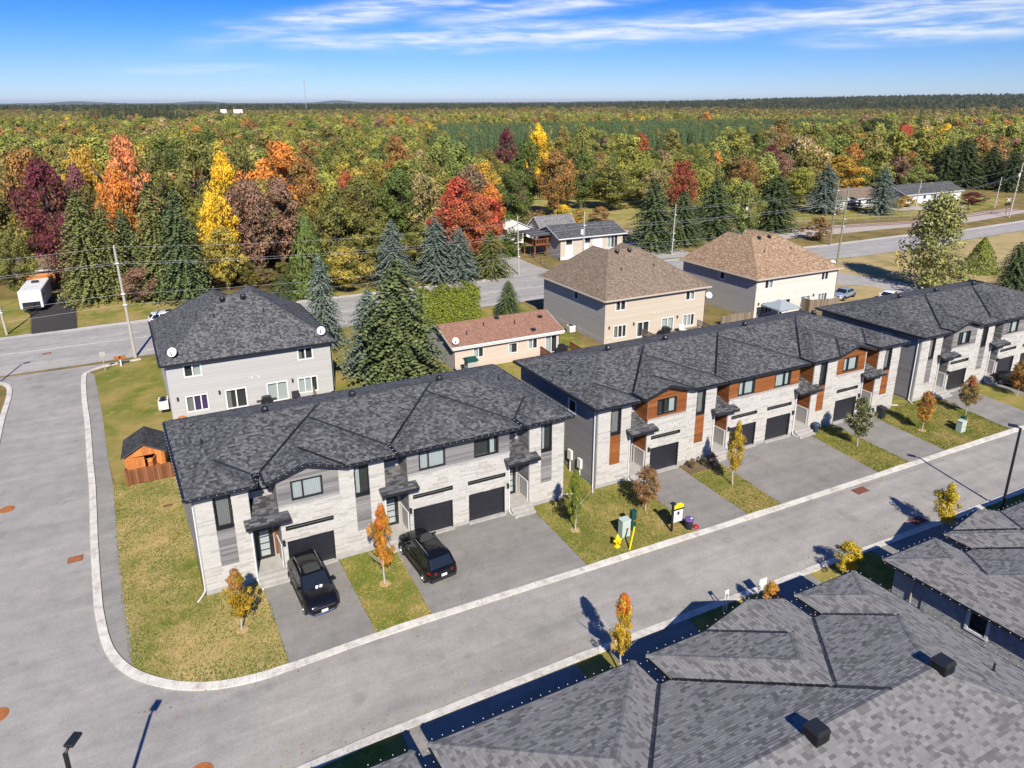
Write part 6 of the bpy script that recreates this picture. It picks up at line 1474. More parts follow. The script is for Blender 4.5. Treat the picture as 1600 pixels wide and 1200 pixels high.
# radio mast far away
o = thing('radio_mast', (248, 1500, 0), 'thin lattice radio mast on the horizon', 'mast')
b = MB(); zt = 71.5
for k in range(3): a = 2 * math.pi * k / 3; b.tube([(248 + math.cos(a) * .9, 1500 + math.sin(a) * .9, 0), (248 + math.cos(a) * .7, 1500 + math.sin(a) * .7, zt)], .22, 4)
for k in range(35): z = k * 2; a = 2 * math.pi * (k % 3) / 3; c = a + 2.09; b.tube([(248 + math.cos(a) * .85, 1500 + math.sin(a) * .85, z), (248 + math.cos(c) * .85, 1500 + math.sin(c) * .85, z + 2)], .12, 4)
b.build('lattice', M['siding_taupe'], o); b = MB(); b.box(246.6, 249.4, 1499.5, 1500.5, zt - 4, zt - 2.4); b.build('antenna', M['siding_taupe'], o)
# planting bed before the orange clad row, drain extension, brick in the grass
b = MB(); b.prism([(31.3, 36.3), (34.2, 36.3), (34.2, 35.1), (31.3, 35.1)], 0, .06); tag(b.build('planting_bed', M['soil'], None, off=(32.7, 35.7, 0)), 'small soil bed with plants at the stone wall of the orange clad row', 'planting bed')
b = MB(); b.box(-4.0, -3.4, 47.2, 47.4, 0, .06); tag(b.build('paver', M['rustred'], None, off=(-3.7, 47.3, 0)), 'lone red brown paver lying in the corner lawn', 'paver')

TREES=[
 ('blue',12.2,74.5,10.6,4.3,(0.075, 0.095, 0.08),'slim blue spruce standing between the grey house and the highway'),
 ('spruce',17.1,61.6,12.0,8.2,(0.06, 0.073, 0.03),'huge dense green spruce between the grey house and the pink bungalow'),
 ('blue',15.0,65.0,8.7,5.5,(0.075, 0.095, 0.08),'blue green spruce pressed against the huge green spruce'),
 ('spruce',36.0,76.8,4.5,3.3,(0.05, 0.066, 0.028),'small dark spruce on the lawn behind the pink bungalow roof'),
 ('poplar',97.0,61.5,14.1,11.4,(0.27, 0.265, 0.095),'tall loose poplar with pale yellow leaves beside the road fork'),
 ('cedar',113.8,64.5,5.8,4.8,(0.13, 0.16, 0.025),'round topped cedar beside the tall poplar'),
 ('spruce',105.7,55.0,7.2,5.1,(0.05, 0.066, 0.028),'dark spruce cut by the picture edge behind the farthest townhouse row'),
 ('spruce',-13.3,108.0,14.9,6.9,(0.078, 0.085, 0.03),'tall yellowish spruce with pale tip beside the black driveway'),
 ('spruce',-10.6,109.0,12.9,6.1,(0.078, 0.085, 0.03),'yellowish spruce second from the black driveway'),
 ('spruce',-8.6,113.0,11.7,4.6,(0.05, 0.066, 0.028),'narrow dark spruce squeezed between two wide yellowish spruces'),
 ('spruce',-4.4,106.0,15.9,7.4,(0.078, 0.085, 0.03),'broad olive spruce directly behind the leaning utility pole wires'),
 ('spruce',-1.4,103.0,15.5,7.2,(0.05, 0.066, 0.028),'dark green spruce directly below the yellow maple'),
 ('decid',-7.0,104.0,5.0,5.3,(0.22, 0.125, 0.09),'bare looking purple brown shrub tree at the road behind the pole'),
 ('decid',-22.1,112.0,10.0,5.1,(0.155, 0.15, 0.042),'dark olive tree at the picture edge above the trailer lawn'),
 ('decid',-19.9,128.0,18.3,8.4,(0.12, 0.028, 0.04),'deep burgundy maple, tallest of the purple ones'),
 ('decid',-15.9,133.0,17.0,5.5,(0.19, 0.075, 0.085),'mauve maple between the burgundy and the orange maples'),
 ('decid',-16.5,118.0,11.4,6.5,(0.12, 0.028, 0.04),'low burgundy branches over the small brown roof'),
 ('decid',-24.6,142.0,19.9,8.8,(0.26, 0.135, 0.045),'rusty brown crown at the picture edge above the burgundy maple'),
 ('decid',-16.0,150.0,19.6,7.2,(0.4, 0.25, 0.045),'orange green maple between the mauve and the orange maples'),
 ('decid',-7.8,121.0,21.9,7.7,(0.57, 0.22, 0.1),'big orange maple with pink top'),
 ('decid',-8.8,117.0,17.4,6.3,(0.52, 0.2, 0.045),'bright orange lower crown in front of the big orange maple'),
 ('decid',-3.6,130.0,19.0,6.5,(0.155, 0.15, 0.042),'olive crown touching the big orange maple'),
 ('decid',2.7,140.0,21.4,9.5,(0.155, 0.15, 0.042),'wide dull green crown behind the golden maple top'),
 ('decid',6.0,122.0,18.8,5.9,(0.64, 0.42, 0.03),'golden upper maple crown above the bright yellow maple'),
 ('decid',3.7,110.0,14.3,5.8,(0.64, 0.42, 0.03),'bright yellow maple above the dark spruces'),
 ('decid',4.2,106.0,9.8,5.5,(0.32, 0.25, 0.055),'yellow green lower maple under the bright yellow crown'),
 ('decid',17.1,140.0,19.5,13.0,(0.52, 0.2, 0.045),'wide pale orange maple crown over the purple tinged maple'),
 ('decid',20.7,136.0,16.8,7.4,(0.26, 0.135, 0.045),'copper crown touching the pale orange maple'),
 ('decid',8.8,112.0,15.2,7.4,(0.22, 0.125, 0.09),'purple tinged green maple beside the yellow maple'),
 ('decid',13.7,118.0,14.9,8.8,(0.22, 0.125, 0.09),'taller purple tinged green maple below the pale orange maple'),
 ('decid',10.8,150.0,19.6,7.3,(0.155, 0.15, 0.042),'small olive crown between the golden and the pale orange maples'),
 ('cedar',14.6,98.0,12.2,6.4,(0.085, 0.115, 0.028),'dark green leafy cone at the road behind the slim blue spruce'),
 ('cedar',10.9,98.0,3.3,5.2,(0.04, 0.054, 0.022),'low dark cedar mass at the road edge'),
 ('decid',19.4,97.0,6.8,6.4,(0.32, 0.25, 0.055),'mustard coloured round tree beside the slim blue spruce'),
 ('decid',21.1,110.0,13.0,7.1,(0.155, 0.15, 0.042),'yellow green leafy tree behind the blue spruce top'),
 ('decid',27.4,118.0,14.4,9.3,(0.155, 0.15, 0.042),'olive and rust mixed crown behind the lone blue spruce'),
 ('decid',27.0,106.0,8.6,7.0,(0.155, 0.15, 0.042),'low olive tree behind the lone blue spruce'),
 ('decid',35.7,124.0,15.0,9.5,(0.085, 0.115, 0.028),'dark green maple crown in the middle of the wood edge'),
 ('decid',39.9,122.0,14.3,8.6,(0.25, 0.2, 0.09),'sandy crown touching the scarlet maple'),
 ('decid',34.4,108.0,7.2,6.3,(0.155, 0.15, 0.042),'low olive crown behind the twin blue spruces'),
 ('blue',26.6,97.0,9.9,6.1,(0.075, 0.095, 0.08),'lone blue spruce across the highway near the twins'),
 ('blue',33.4,97.0,9.9,6.5,(0.075, 0.095, 0.08),'taller one of the twin blue spruces across the highway'),
 ('blue',36.7,96.0,8.3,5.9,(0.075, 0.095, 0.08),'shorter one of the twin blue spruces across the highway'),
 ('spruce',42.3,97.0,7.1,6.3,(0.078, 0.085, 0.03),'yellowish spruce at the side road corner'),
 ('decid',43.3,112.0,14.1,10.3,(0.4, 0.075, 0.045),'scarlet maple above the twin blue spruces'),
 ('decid',44.8,108.0,11.8,7.2,(0.34, 0.1, 0.045),'orange red tree leaning into the scarlet maple'),
 ('decid',49.7,112.0,9.4,3.9,(0.4, 0.075, 0.045),'small scarlet branch mass beside the white shed'),
 ('decid',55.9,132.0,15.3,7.2,(0.4, 0.25, 0.045),'amber maple just above the scarlet maple'),
 ('decid',53.3,122.0,11.6,5.7,(0.52, 0.2, 0.045),'small orange crown at the clearing edge'),
 ('decid',29.7,140.0,13.2,6.0,(0.34, 0.1, 0.045),'small orange red crown in the mid wood'),
 ('decid',46.1,160.0,19.2,8.0,(0.26, 0.135, 0.045),'copper brown crown standing out in the green wood'),
 ('decid',59.3,165.0,18.8,10.4,(0.19, 0.22, 0.06),'light green crown above the sandy crown'),
 ('decid',58.5,150.0,17.7,10.8,(0.19, 0.22, 0.06),'large light green crown before the tall fresh green tree'),
 ('decid',75.4,150.0,18.1,8.5,(0.085, 0.115, 0.028),'tall fresh green tree at the near end of the clearing'),
 ('decid',96.4,185.0,20.1,8.2,(0.64, 0.42, 0.03),'golden fan shaped crown above the tall fresh green tree'),
 ('decid',79.3,143.0,15.4,8.8,(0.26, 0.135, 0.045),'bronze tinted tree at the clearing edge'),
 ('decid',90.8,150.0,15.3,7.5,(0.085, 0.115, 0.028),'dark green tree beside the bronze tinted tree'),
 ('decid',97.4,146.0,11.3,13.9,(0.155, 0.15, 0.042),'grey green willow like crown at the clearing edge'),
 ('decid',109.9,150.0,12.1,9.9,(0.24, 0.24, 0.05),'yellowish crown beside the willow like crown'),
 ('decid',106.9,140.0,10.7,8.0,(0.25, 0.2, 0.09),'sandy crown behind the roadside spruces'),
 ('decid',99.6,122.0,14.6,6.0,(0.25, 0.065, 0.04),'small dark red tree with pale trunk above the spruces'),
 ('decid',131.1,190.0,17.0,11.1,(0.24, 0.24, 0.05),'green half of the two tone crown at the pine edge'),
 ('decid',135.9,188.0,16.6,8.5,(0.34, 0.1, 0.045),'orange red half of the two tone crown at the pine edge'),
 ('decid',105.5,122.0,12.2,6.7,(0.24, 0.24, 0.05),'yellow green crown beside the small dark red tree'),
 ('decid',107.5,230.0,17.4,8.1,(0.12, 0.028, 0.04),'dark burgundy crown far in the wood near the golden fan crown'),
 ('spruce',150.9,250.0,18.5,9.8,(0.155, 0.15, 0.042),'lone olive pine before the dark plantation'),
 ('spruce',78.2,103.0,12.4,9.9,(0.05, 0.066, 0.028),'dark spruce at the road above the beige house'),
 ('spruce',85.8,104.0,10.0,8.1,(0.05, 0.066, 0.028),'dark spruce second in the row above the beige house'),
 ('spruce',95.4,106.0,11.7,9.4,(0.05, 0.066, 0.028),'dark green spruce touching the pale birch'),
 ('decid',100.8,104.0,11.4,6.7,(0.19, 0.22, 0.06),'pale yellow green birch between the dark spruces'),
 ('spruce',112.8,107.0,11.6,9.8,(0.04, 0.054, 0.022),'very dark spruce behind the tan roof'),
 ('blue',141.4,119.0,11.6,9.4,(0.075, 0.095, 0.08),'wider blue spruce on the lawn by the white bungalows'),
 ('blue',152.5,112.0,11.1,7.8,(0.075, 0.095, 0.08),'narrower blue spruce on the lawn between the white bungalows'),
 ('decid',153.7,150.0,14.1,10.5,(0.12, 0.028, 0.04),'dull crimson crown above the very dark spruce'),
 ('decid',150.5,142.0,12.6,9.0,(0.22, 0.125, 0.09),'mauve brown crown beside the dull crimson crown'),
 ('decid',168.3,150.0,12.6,8.1,(0.4, 0.075, 0.045),'bright red crown above the wider blue spruce'),
 ('decid',147.3,132.0,9.7,10.2,(0.24, 0.24, 0.05),'golden green tree beside the wider blue spruce'),
 ('decid',171.5,140.0,11.6,13.1,(0.4, 0.25, 0.045),'golden brown tree just behind the wider blue spruce'),
 ('decid',234.4,185.0,14.7,10.0,(0.4, 0.25, 0.045),'slim golden tree behind the white bungalows'),
 ('decid',271.3,205.0,20.0,14.6,(0.04, 0.054, 0.022),'tall dark tree group behind the white bungalows'),
 ('decid',266.1,190.0,17.8,9.1,(0.4, 0.075, 0.045),'crimson crown behind the narrower blue spruce'),
 ('decid',248.1,180.0,15.0,11.1,(0.64, 0.42, 0.03),'yellow crown beside the crimson crown'),
 ('decid',199.5,140.0,12.0,11.9,(0.26, 0.135, 0.045),'brown maple above the white bungalow with the dark roof'),
 ('decid',187.8,128.0,9.1,7.3,(0.19, 0.22, 0.06),'bright lime tree at the dark roof ridge'),
 ('decid',243.9,165.0,15.7,10.9,(0.34, 0.1, 0.045),'rust orange crown behind the brown maple'),
 ('spruce',218.8,140.0,13.4,12.3,(0.04, 0.054, 0.022),'first dark pine at the roof end of the white bungalow'),
 ('spruce',223.0,137.0,15.2,13.1,(0.04, 0.054, 0.022),'tallest dark pine behind the white bungalow'),
 ('spruce',228.7,132.0,12.6,12.2,(0.04, 0.054, 0.022),'dark pine between the tallest dark pine and the picture edge'),
 ('spruce',227.9,125.0,11.1,11.0,(0.04, 0.054, 0.022),'dark pine at the picture edge behind the crossing'),
 ('decid',188.4,112.0,3.3,6.1,(0.12, 0.028, 0.04),'blackish burgundy round tree at the road behind the poplar'),
 ('decid',292.4,190.0,16.9,12.2,(0.64, 0.42, 0.03),'yellow tree behind the dark pines'),
 ('decid',293.0,165.0,10.8,15.4,(0.24, 0.24, 0.05),'wide yellow green crown at the picture edge behind the dark pines'),
 ('decid',315.0,190.0,13.6,17.2,(0.155, 0.15, 0.042),'olive crown behind the tallest dark pine'),
 ('bush',51.4,108.0,5.3,5.6,(0.085, 0.115, 0.028),'dark green bush left of the white shed driveway'),
 ('bush',73.0,128.0,5.5,4.7,(0.64, 0.42, 0.03),'yellow shrub in the dry clearing'),
 ('bush',77.0,128.0,4.3,6.1,(0.4, 0.25, 0.045),'orange weeds patch in the dry clearing'),
 ('bush',67.6,128.0,4.5,6.8,(0.26, 0.135, 0.045),'rusty shrub in the dry clearing behind the white shed'),
 ('bush',85.0,132.0,3.7,5.8,(0.26, 0.135, 0.045),'rusty red shrub at the clearing fence'),
 ('bush',67.0,136.0,4.3,7.1,(0.25, 0.2, 0.09),'dry tan shrub behind the white shed'),
 ('bush',111.9,95.0,4.8,5.5,(0.26, 0.135, 0.045),'bare reddish shrub at the railway bed'),
 ('bush',169.0,117.0,3.0,5.0,(0.4, 0.25, 0.045),'small golden shrub before the dark roofed white bungalow'),
 ('bush',165.2,116.0,2.9,3.6,(0.4, 0.25, 0.045),'tiny golden shrub at the corner of the dark roofed white bungalow'),
 ('bush',152.7,119.0,2.1,4.2,(0.12, 0.028, 0.04),'dark red shrub before the white bungalow windows'),
]

# ------------------------------------------------------------------ trees
def unit_pts(r_, n): 
    return [Vector((r_.gauss(0, 1), r_.gauss(0, 1), r_.gauss(0, 1))).normalized() for _ in range(n)]
class Leaves:
    def __init__(s): s.V = []; s.F = []; s.T = []
    def leaf(s, c, nrm, size, r_, tone, asp=1.0):
        a = nrm.orthogonal().normalized(); b = nrm.cross(a); t = r_.uniform(0, 6.28); u = a * math.cos(t) + b * math.sin(t); v = nrm.cross(u)
        n = len(s.V); u = u * size; v = v * size * asp
        s.V += [tuple(c - u), tuple(c - v * .6 + u * .1), tuple(c + u), tuple(c + v * .6 + u * .1)]; s.F.append((n, n + 1, n + 2, n + 3)); s.T.append(tone)
    def strip(s, p, q, w, tone, up):
        n = len(s.V); d = q - p; sd = d.cross(up).normalized() * w; m_ = p + d * .55
        s.V += [tuple(p), tuple(m_ + sd), tuple(q), tuple(m_ - sd)]; s.F.append((n, n + 1, n + 2, n + 3)); s.T.append(tone)
    def mesh(s, name, m_):
        me = bpy.data.meshes.new(name); me.from_pydata(s.V, [], s.F); a = me.attributes.new('tone', 'FLOAT', 'FACE'); a.data.foreach_set('value', s.T); me.materials.append(m_); return me
def crown_decid(seed, n_clump=46, leaves=62, lsize=.045, shape='round', hollow=.55):
    """unit crown: radius .5, height 1 (z 0..1)"""
    r_ = random.Random(seed); L = Leaves(); lobes = [(r_.uniform(0, 6.28), r_.uniform(.75, 1.1)) for _ in range(5)]
    for d in unit_pts(r_, n_clump):
        ang = math.atan2(d.y, d.x); rad = r_.uniform(hollow, 1.0) * (1 + .22 * math.sin(ang * 2 + lobes[0][0]) + .14 * math.sin(ang * 3 + lobes[1][0]))
        z = .5 + .46 * d.z * r_.uniform(.8, 1.05)
        if shape == 'round': prof = max(.2, 1 - abs(z - .47) ** 2.4 * 3.6) if z > .47 else (.55 + .45 * z / .47)
        elif shape == 'ovate': prof = max(.25, 1.03 - abs(z - .43) ** 2 * 2.5)
        elif shape == 'broad': prof = min(1.05, 1.2 - .85 * z)
        elif shape == 'column': prof = max(.12, 1.0 - abs(z - .38) ** 1.6 * 1.7)
        else: prof = 1
        hr = math.hypot(d.x, d.y) ** .7
        c = Vector((math.cos(ang) * .44 * rad * prof * hr, math.sin(ang) * .44 * rad * prof * hr, max(.04, z)))
        cr_ = r_.uniform(.07, .125); base = r_.uniform(.15, .85)
        for e in unit_pts(r_, leaves):
            p = c + Vector((e.x * cr_ * 1.15, e.y * cr_ * 1.15, e.z * cr_ * .8)) * r_.uniform(.55, 1.1)
            nrm = (e + Vector((r_.uniform(-.7, .7), r_.uniform(-.7, .7), r_.uniform(-.3, .9)))).normalized()
            L.leaf(p, nrm, lsize * r_.uniform(.6, 1.25), r_, min(1, max(0, base + r_.uniform(-.3, .3))), r_.uniform(.7, 1.1))
    return L
def crown_spruce(seed, tiers=34, blue=False, droop=.3, fat=1.25):
    r_ = random.Random(seed); L = Leaves(); up = Vector((0, 0, 1))
    for k in range(tiers):
        f = k / (tiers - 1); z = .03 + .94 * f ** .92; R_ = .5 * (1 - f) ** (.82 / fat) * r_.uniform(.86, 1.08) + .012; nb = max(5, int(17 * (1 - f) ** .6 + 4))
        a0 = r_.uniform(0, 6.28)
        for j in range(nb):
            a = a0 + 2 * math.pi * j / nb + r_.uniform(-.15, .15); rr2 = R_ * r_.uniform(.7, 1.16); d = Vector((math.cos(a), math.sin(a), 0))
            zj = z + r_.uniform(-.02, .02); base = Vector((0, 0, zj + .035)); tip = d * rr2 + Vector((0, 0, zj - droop * rr2 * .45 + r_.uniform(-.01, .012))); tone = r_.uniform(.1, .9)
            ns = max(2, int(9 * rr2 / .5) + 2)
            for q in range(ns):
                t = (q + .6) / ns; p = base.lerp(tip, t); p.z += .02 * math.sin(t * 3.1)
                w = .042 * (1.15 - t * .45)
                for sg in (-1, 1):
                    sd = Vector((-d.y, d.x, 0)) * sg; e = p + (sd * .9 + d * .75).normalized() * w * r_.uniform(.9, 1.5) + Vector((0, 0, r_.uniform(-.018, .004)))
                    L.strip(p, e, w * .42, min(1, max(0, tone + r_.uniform(-.25, .25))), (up + Vector((r_.uniform(-.5, .5), r_.uniform(-.5, .5), 0))).normalized())
                L.strip(p, p + d * w * 1.1 + Vector((0, 0, -.012)), w * .4, min(1, tone + .1), (up + Vector((r_.uniform(-.6, .6), r_.uniform(-.6, .6), 0))).normalized())
    return L
def crown_cedar(seed, n=2600):
    r_ = random.Random(seed); L = Leaves()
    for _ in range(n):
        f = r_.random() ** 1.25; z = .02 + .96 * f; a = r_.uniform(0, 6.28); R_ = .5 * (1 - f ** 1.6) * r_.uniform(.72, 1.0) * (1 + .12 * math.sin(a * 4 + z * 9)) + .01
        p = Vector((math.cos(a) * R_, math.sin(a) * R_, z)); nrm = Vector((math.cos(a), math.sin(a), r_.uniform(-.2, .9))).normalized()
        L.leaf(p, (nrm + Vector((r_.uniform(-.6, .6), r_.uniform(-.6, .6), r_.uniform(-.3, .3)))).normalized(), .04 * r_.uniform(.6, 1.3), r_, r_.random(), .6)
    return L
PROTO = {}
for i in range(4): PROTO['decid%d' % i] = crown_decid(20 + i, 84, 100, .0215, ('round', 'ovate', 'round', 'ovate')[i], .35).mesh('crown', M['leaf'])
for i in range(2): PROTO['poplar%d' % i] = crown_decid(40 + i, 120, 74, .019, 'broad', .15).mesh('crown', M['leaf'])
for i in range(3): PROTO['spruce%d' % i] = crown_spruce(50 + i, fat=(1.25, 1.7, 1.4)[i]).mesh('crown', M['needle'])
for i in range(2): PROTO['blue%d' % i] = crown_spruce(60 + i, 30, True, .1, 1.35).mesh('crown', M['needle'])
for i in range(2): PROTO['cedar%d' % i] = crown_cedar(70 + i).mesh('crown', M['leaf'])
for i in range(2): PROTO['bush%d' % i] = crown_decid(80 + i, 46, 70, .03, 'round', .3).mesh('crown', M['leaf'])
for i in range(4): PROTO['young%d' % i] = crown_decid(90 + i, 74, 95, .025, 'column', .15).mesh('crown', M['leaf'])
def trunk_mesh(seed, limbs=5, m_='trunk', r0=.03, top=.8):
    r_ = random.Random(seed); b = MB(); p = [(0, 0, -.02)]
    for k in range(1, 6): p.append((r_.uniform(-.012, .012) * k, r_.uniform(-.012, .012) * k, top * k / 5))
    b.tube(p, [r0 * (1 - .16 * k) for k in range(6)], 7, caps=False)
    for k in range(limbs):
        z = r_.uniform(.3, .7) * top; a = r_.uniform(0, 6.28); q = p[min(5, int(z / top * 5))]; b.tube([(q[0], q[1], z), (q[0] + math.cos(a) * .1, q[1] + math.sin(a) * .1, z + .12), (q[0] + math.cos(a) * .2, q[1] + math.sin(a) * .2, z + .28)], [r0 * .45, r0 * .3, r0 * .12], 5, caps=False)
    return b.mesh('trunk', M[m_])
TR = {'d': [trunk_mesh(i) for i in range(3)], 'p': [trunk_mesh(9, 7, 'palebark', .022)], 's': [trunk_mesh(5, 0, 'trunk', .018, .9)], 'y': [trunk_mesh(7 + i, 4, 'palebark', .011, .85) for i in range(2)]}
NAMES = dict(decid='leafy_tree', poplar='poplar_tree', spruce='spruce_tree', blue='blue_spruce_tree', cedar='cedar_tree', bush='shrub', young='young_tree')
def tree(kind, x, y, h_, w, tint_, label, group=None, var=None, lift=None, name=None, cat=None, lean=0, cast=True):
    n = {'decid': 4, 'poplar': 2, 'spruce': 3, 'blue': 2, 'cedar': 2, 'bush': 2, 'young': 4}[kind]; var = rnd.randrange(n) if var is None else var
    o = thing(name or NAMES[kind], (x, y, 0), label, cat or ('shrub' if kind == 'bush' else 'tree'), group); o.rotation_euler = (lean, 0, rnd.uniform(0, 6.28))
    lift = lift if lift is not None else {'decid': .12, 'poplar': .02, 'spruce': .02, 'blue': .03, 'cedar': 0, 'bush': 0, 'young': .24}[kind]
    if kind not in ('bush', 'cedar'):
        tm = TR[{'decid': 'd', 'poplar': 'p', 'spruce': 's', 'blue': 's', 'young': 'y'}[kind]]
        t_ = bpy.data.objects.new('trunk', tm[var % len(tm)]); COL.objects.link(t_); t_.parent = o; t_.scale = (h_, h_, h_)
    c = bpy.data.objects.new('crown', PROTO['%s%d' % (kind, var)]); COL.objects.link(c); c.parent = o
    c.location.z = h_ * lift; wf = {'decid': 1.08, 'young': 1.1, 'poplar': 1.1}.get(kind, 1.0); c.scale = (w * wf, w * wf, h_ * (1 - lift))
    c['tint'] = tint_; o['tint'] = tint_
    return o
BOOST = dict(spruce=1.55, blue=1.4, decid=1.15, cedar=1.2, bush=1.0, poplar=1.0)
for t in TREES: tree(t[0], t[1], t[2], t[3], t[4] * (1.18 if t[0] in ('spruce', 'blue') else 1.08), tuple(min(.8, v * BOOST[t[0]]) for v in t[5]), t[6], var=1 if t[6].startswith('huge') else None)
# young street trees: crown in two tints where the photograph shows it
GY = 'young street trees'
YT = [(-.15, 32.8, 3.75, 1.45, (.33, .21, .02), 'young golden tree on the corner lawn by the first driveway'),
      (7.6, 33.1, 5.25, 1.35, (.44, .19, .025), 'slim young tree with orange leaves between the two black cars'),
      (20.05, 32.8, 4.35, 1.35, (.17, .2, .03), 'slim green young tree on the lawn before the gap between the stone rows'),
      (25.4, 32.6, 3.5, 2.1, (.23, .13, .06), 'wide low young tree with dull rusty green leaves behind the sale sign'),
      (33.05, 32.6, 5.1, 1.4, (.40, .27, .03), 'slim yellow young tree on the grass strip before the orange clad row'),
      (46.1, 32.7, 4.3, 2.3, (.13, .13, .06), 'broad grey green young tree by the last garage of the orange clad row'),
      (53.4, 32.3, 3.6, 1.7, (.36, .19, .04), 'round yellow and red young tree on the farther lawn'),
      (59.7, 32.6, 3.7, 1.9, (.22, .14, .05), 'pinkish green young tree behind the farther utility boxes'),
      (67.9, 33.0, 3.6, 2.2, (.3, .15, .04), 'rusty young tree before the farthest townhouse row'),
      (16.1, 21.8, 4.7, 1.2, (.46, .30, .03), 'young tree with orange tip and yellow leaves rising above the nearest roof'),
      (40.9, 22.3, 3.7, 1.7, (.48, .36, .03), 'yellow young tree on the shaded verge behind the second bungalow roof'),
      (32.1, 22.2, 2.2, 1.9, (.46, .33, .03), 'low rounded yellow tree between the two bungalow roofs'),
      (25.2, 21.4, 2.5, 1.1, (.5, .25, .05), 'small orange yellow tree top just over the nearest gable')]
for x, y, h_, w, tn, lb in YT:
    tree('young', x, y, h_, w, tn, lb, GY)
    if y < 30 or x not in (20.05, 7.6, -.15, 53.4): continue
    b = MB(); b.lathe([(.34, .02), (.22, .045), (0, .05)], x, y, 12); tag(b.build('mulch_ring', M['straw'], None, off=(x, y, 0)), 'ring of mulch under the ' + ' '.join(lb.split()[:9]), 'mulch', 'mulch rings')
LV, LF, LT = [], [], []
for P_, n_ in ((corner, 500), ([(5.6, 36.3), (9.3, 36.3), (9.3, 29.2), (6, 29.2)], 420), ([(18.6, 36.3), (27.2, 36.3), (27.2, 29.1), (18.8, 29.1)], 380), ([(31, 36.3), (34.6, 36.3), (34.6, 29), (31.2, 29)], 260), ([(44.2, 36.3), (47.8, 36.3), (47.7, 28.9), (43.8, 28.9)], 260), ([(52, 36), (61, 36), (60.4, 29), (51.8, 29)], 300), ([(-5, 29.5), (60, 29.2), (60, 28.2), (-4, 28.3)], 420), ([(0, 24.6), (50, 24.4), (50, 23.6), (0, 23.8)], 260)):
    xs, ys = [p[0] for p in P_], [p[1] for p in P_]
    for _ in range(n_):
        x, y = rnd.uniform(min(xs), max(xs)), rnd.uniform(min(ys), max(ys))
        if not inpoly(x, y, P_): continue
        a = rnd.uniform(0, 6.28); w = rnd.uniform(.03, .065); n = len(LV); z = rnd.uniform(.03, .06) if y > 29.15 and not 23 < y < 28.9 else rnd.uniform(.012, .03)
        LV += [(x + math.cos(a + k * 1.571) * w * (1 if k % 2 else .7), y + math.sin(a + k * 1.571) * w * (1 if k % 2 else .7), z + rnd.uniform(0, .02)) for k in range(4)]; LF.append((n, n + 1, n + 2, n + 3)); LT.append(rnd.random())
M['litter'] = tone_mat('fallen_leaf', [(0, (.16, .075, .03)), (.4, (.36, .2, .05)), (.7, (.46, .32, .06)), (1, (.34, .12, .04))], .8)
lm = bpy.data.meshes.new('fallen_leaves'); lm.from_pydata(LV, [], LF); la = lm.attributes.new('tone', 'FLOAT', 'FACE'); la.data.foreach_set('value', LT); lm.materials.append(M['litter'])
lo_ = bpy.data.objects.new('fallen_leaves', lm); COL.objects.link(lo_); lo_['kind'] = 'stuff'
# reddish tips over the yellow young trees are leaves of their own
for x, y, z, w, h_, tn in ((7.6, 33.1, 3.6, 1.0, 1.6, (.46, .13, .03)), (53.4, 32.3, 2.3, 1.2, 1.2, (.42, .1, .04)), (16.1, 21.8, 3.5, .9, 1.2, (.55, .14, .02)), (59.7, 32.6, 2.6, 1.2, 1.1, (.4, .12, .07)), (-.15, 32.8, 2.6, 1.1, 1.2, (.34, .15, .08))):
    par = [o for o in bpy.data.objects if o.name.startswith('young_tree') and abs(o.location.x - x) < .01][0]
    c = bpy.data.objects.new('crown_tip', PROTO['young2']); COL.objects.link(c); c.parent = par; c.location.z = z; c.scale = (w, w, h_); c['tint'] = tn
# cedar hedge behind the pinkish bungalow
hd = thing('cedar_hedge', (29, 78, 0), 'clipped bright green cedar hedge between the bungalow and the highway', 'hedge'); L = Leaves(); r_ = random.Random(4)
for _ in range(9000):
    f = r_.random(); t = r_.random(); sd = r_.choice((0, 0, 1, 1, 2)); x = 24.3 + 7.6 * t; hh = 4.1 + .35 * math.sin(x * 2.1) + .2 * math.sin(x * 5)
    if sd == 0: p = Vector((x, 76.6 - .12 * t + r_.uniform(-.25, .25) + .2 * math.sin(x * 3), hh * f)); n = Vector((0, -1, .4))
    elif sd == 1: p = Vector((x, 76.6 + 2.6 * f, hh + r_.uniform(-.25, .2))); n = Vector((0, 0, 1))
    else: e = r_.choice((0, 1)); p = Vector((24.3 + 7.6 * e + r_.uniform(-.2, .2), 76.6 + 2.6 * t, hh * f)); n = Vector((1 if e else -1, 0, .3))
    L.leaf(p, (n + Vector((r_.uniform(-.7, .7), r_.uniform(-.7, .7), r_.uniform(-.5, .5)))).normalized(), r_.uniform(.1, .22), r_, r_.random(), .6)
hm = L.mesh('foliage', M['leaf']); ho = bpy.data.objects.new('foliage', hm); COL.objects.link(ho); ho.parent = hd; ho.location = (-29, -78, 0); ho['tint'] = (.16, .19, .022)
b = MB(); b.box(24.7, 31.5, 77.0, 78.8, 0, 3.7); b.build('stem_mass', M['trunk'], hd)
# small plants in the soil bed
for x, y, w, tn, lb in ((31.9, 35.7, .7, (.18, .13, .05), 'dry upright grasses in the soil bed'), (33.0, 35.8, .8, (.09, .1, .05), 'grey green plant in the middle of the soil bed'), (33.8, 35.6, .9, (.22, .15, .14), 'pinkish bush at the steps end of the soil bed')): tree('bush', x, y, .9, w, tn, lb)
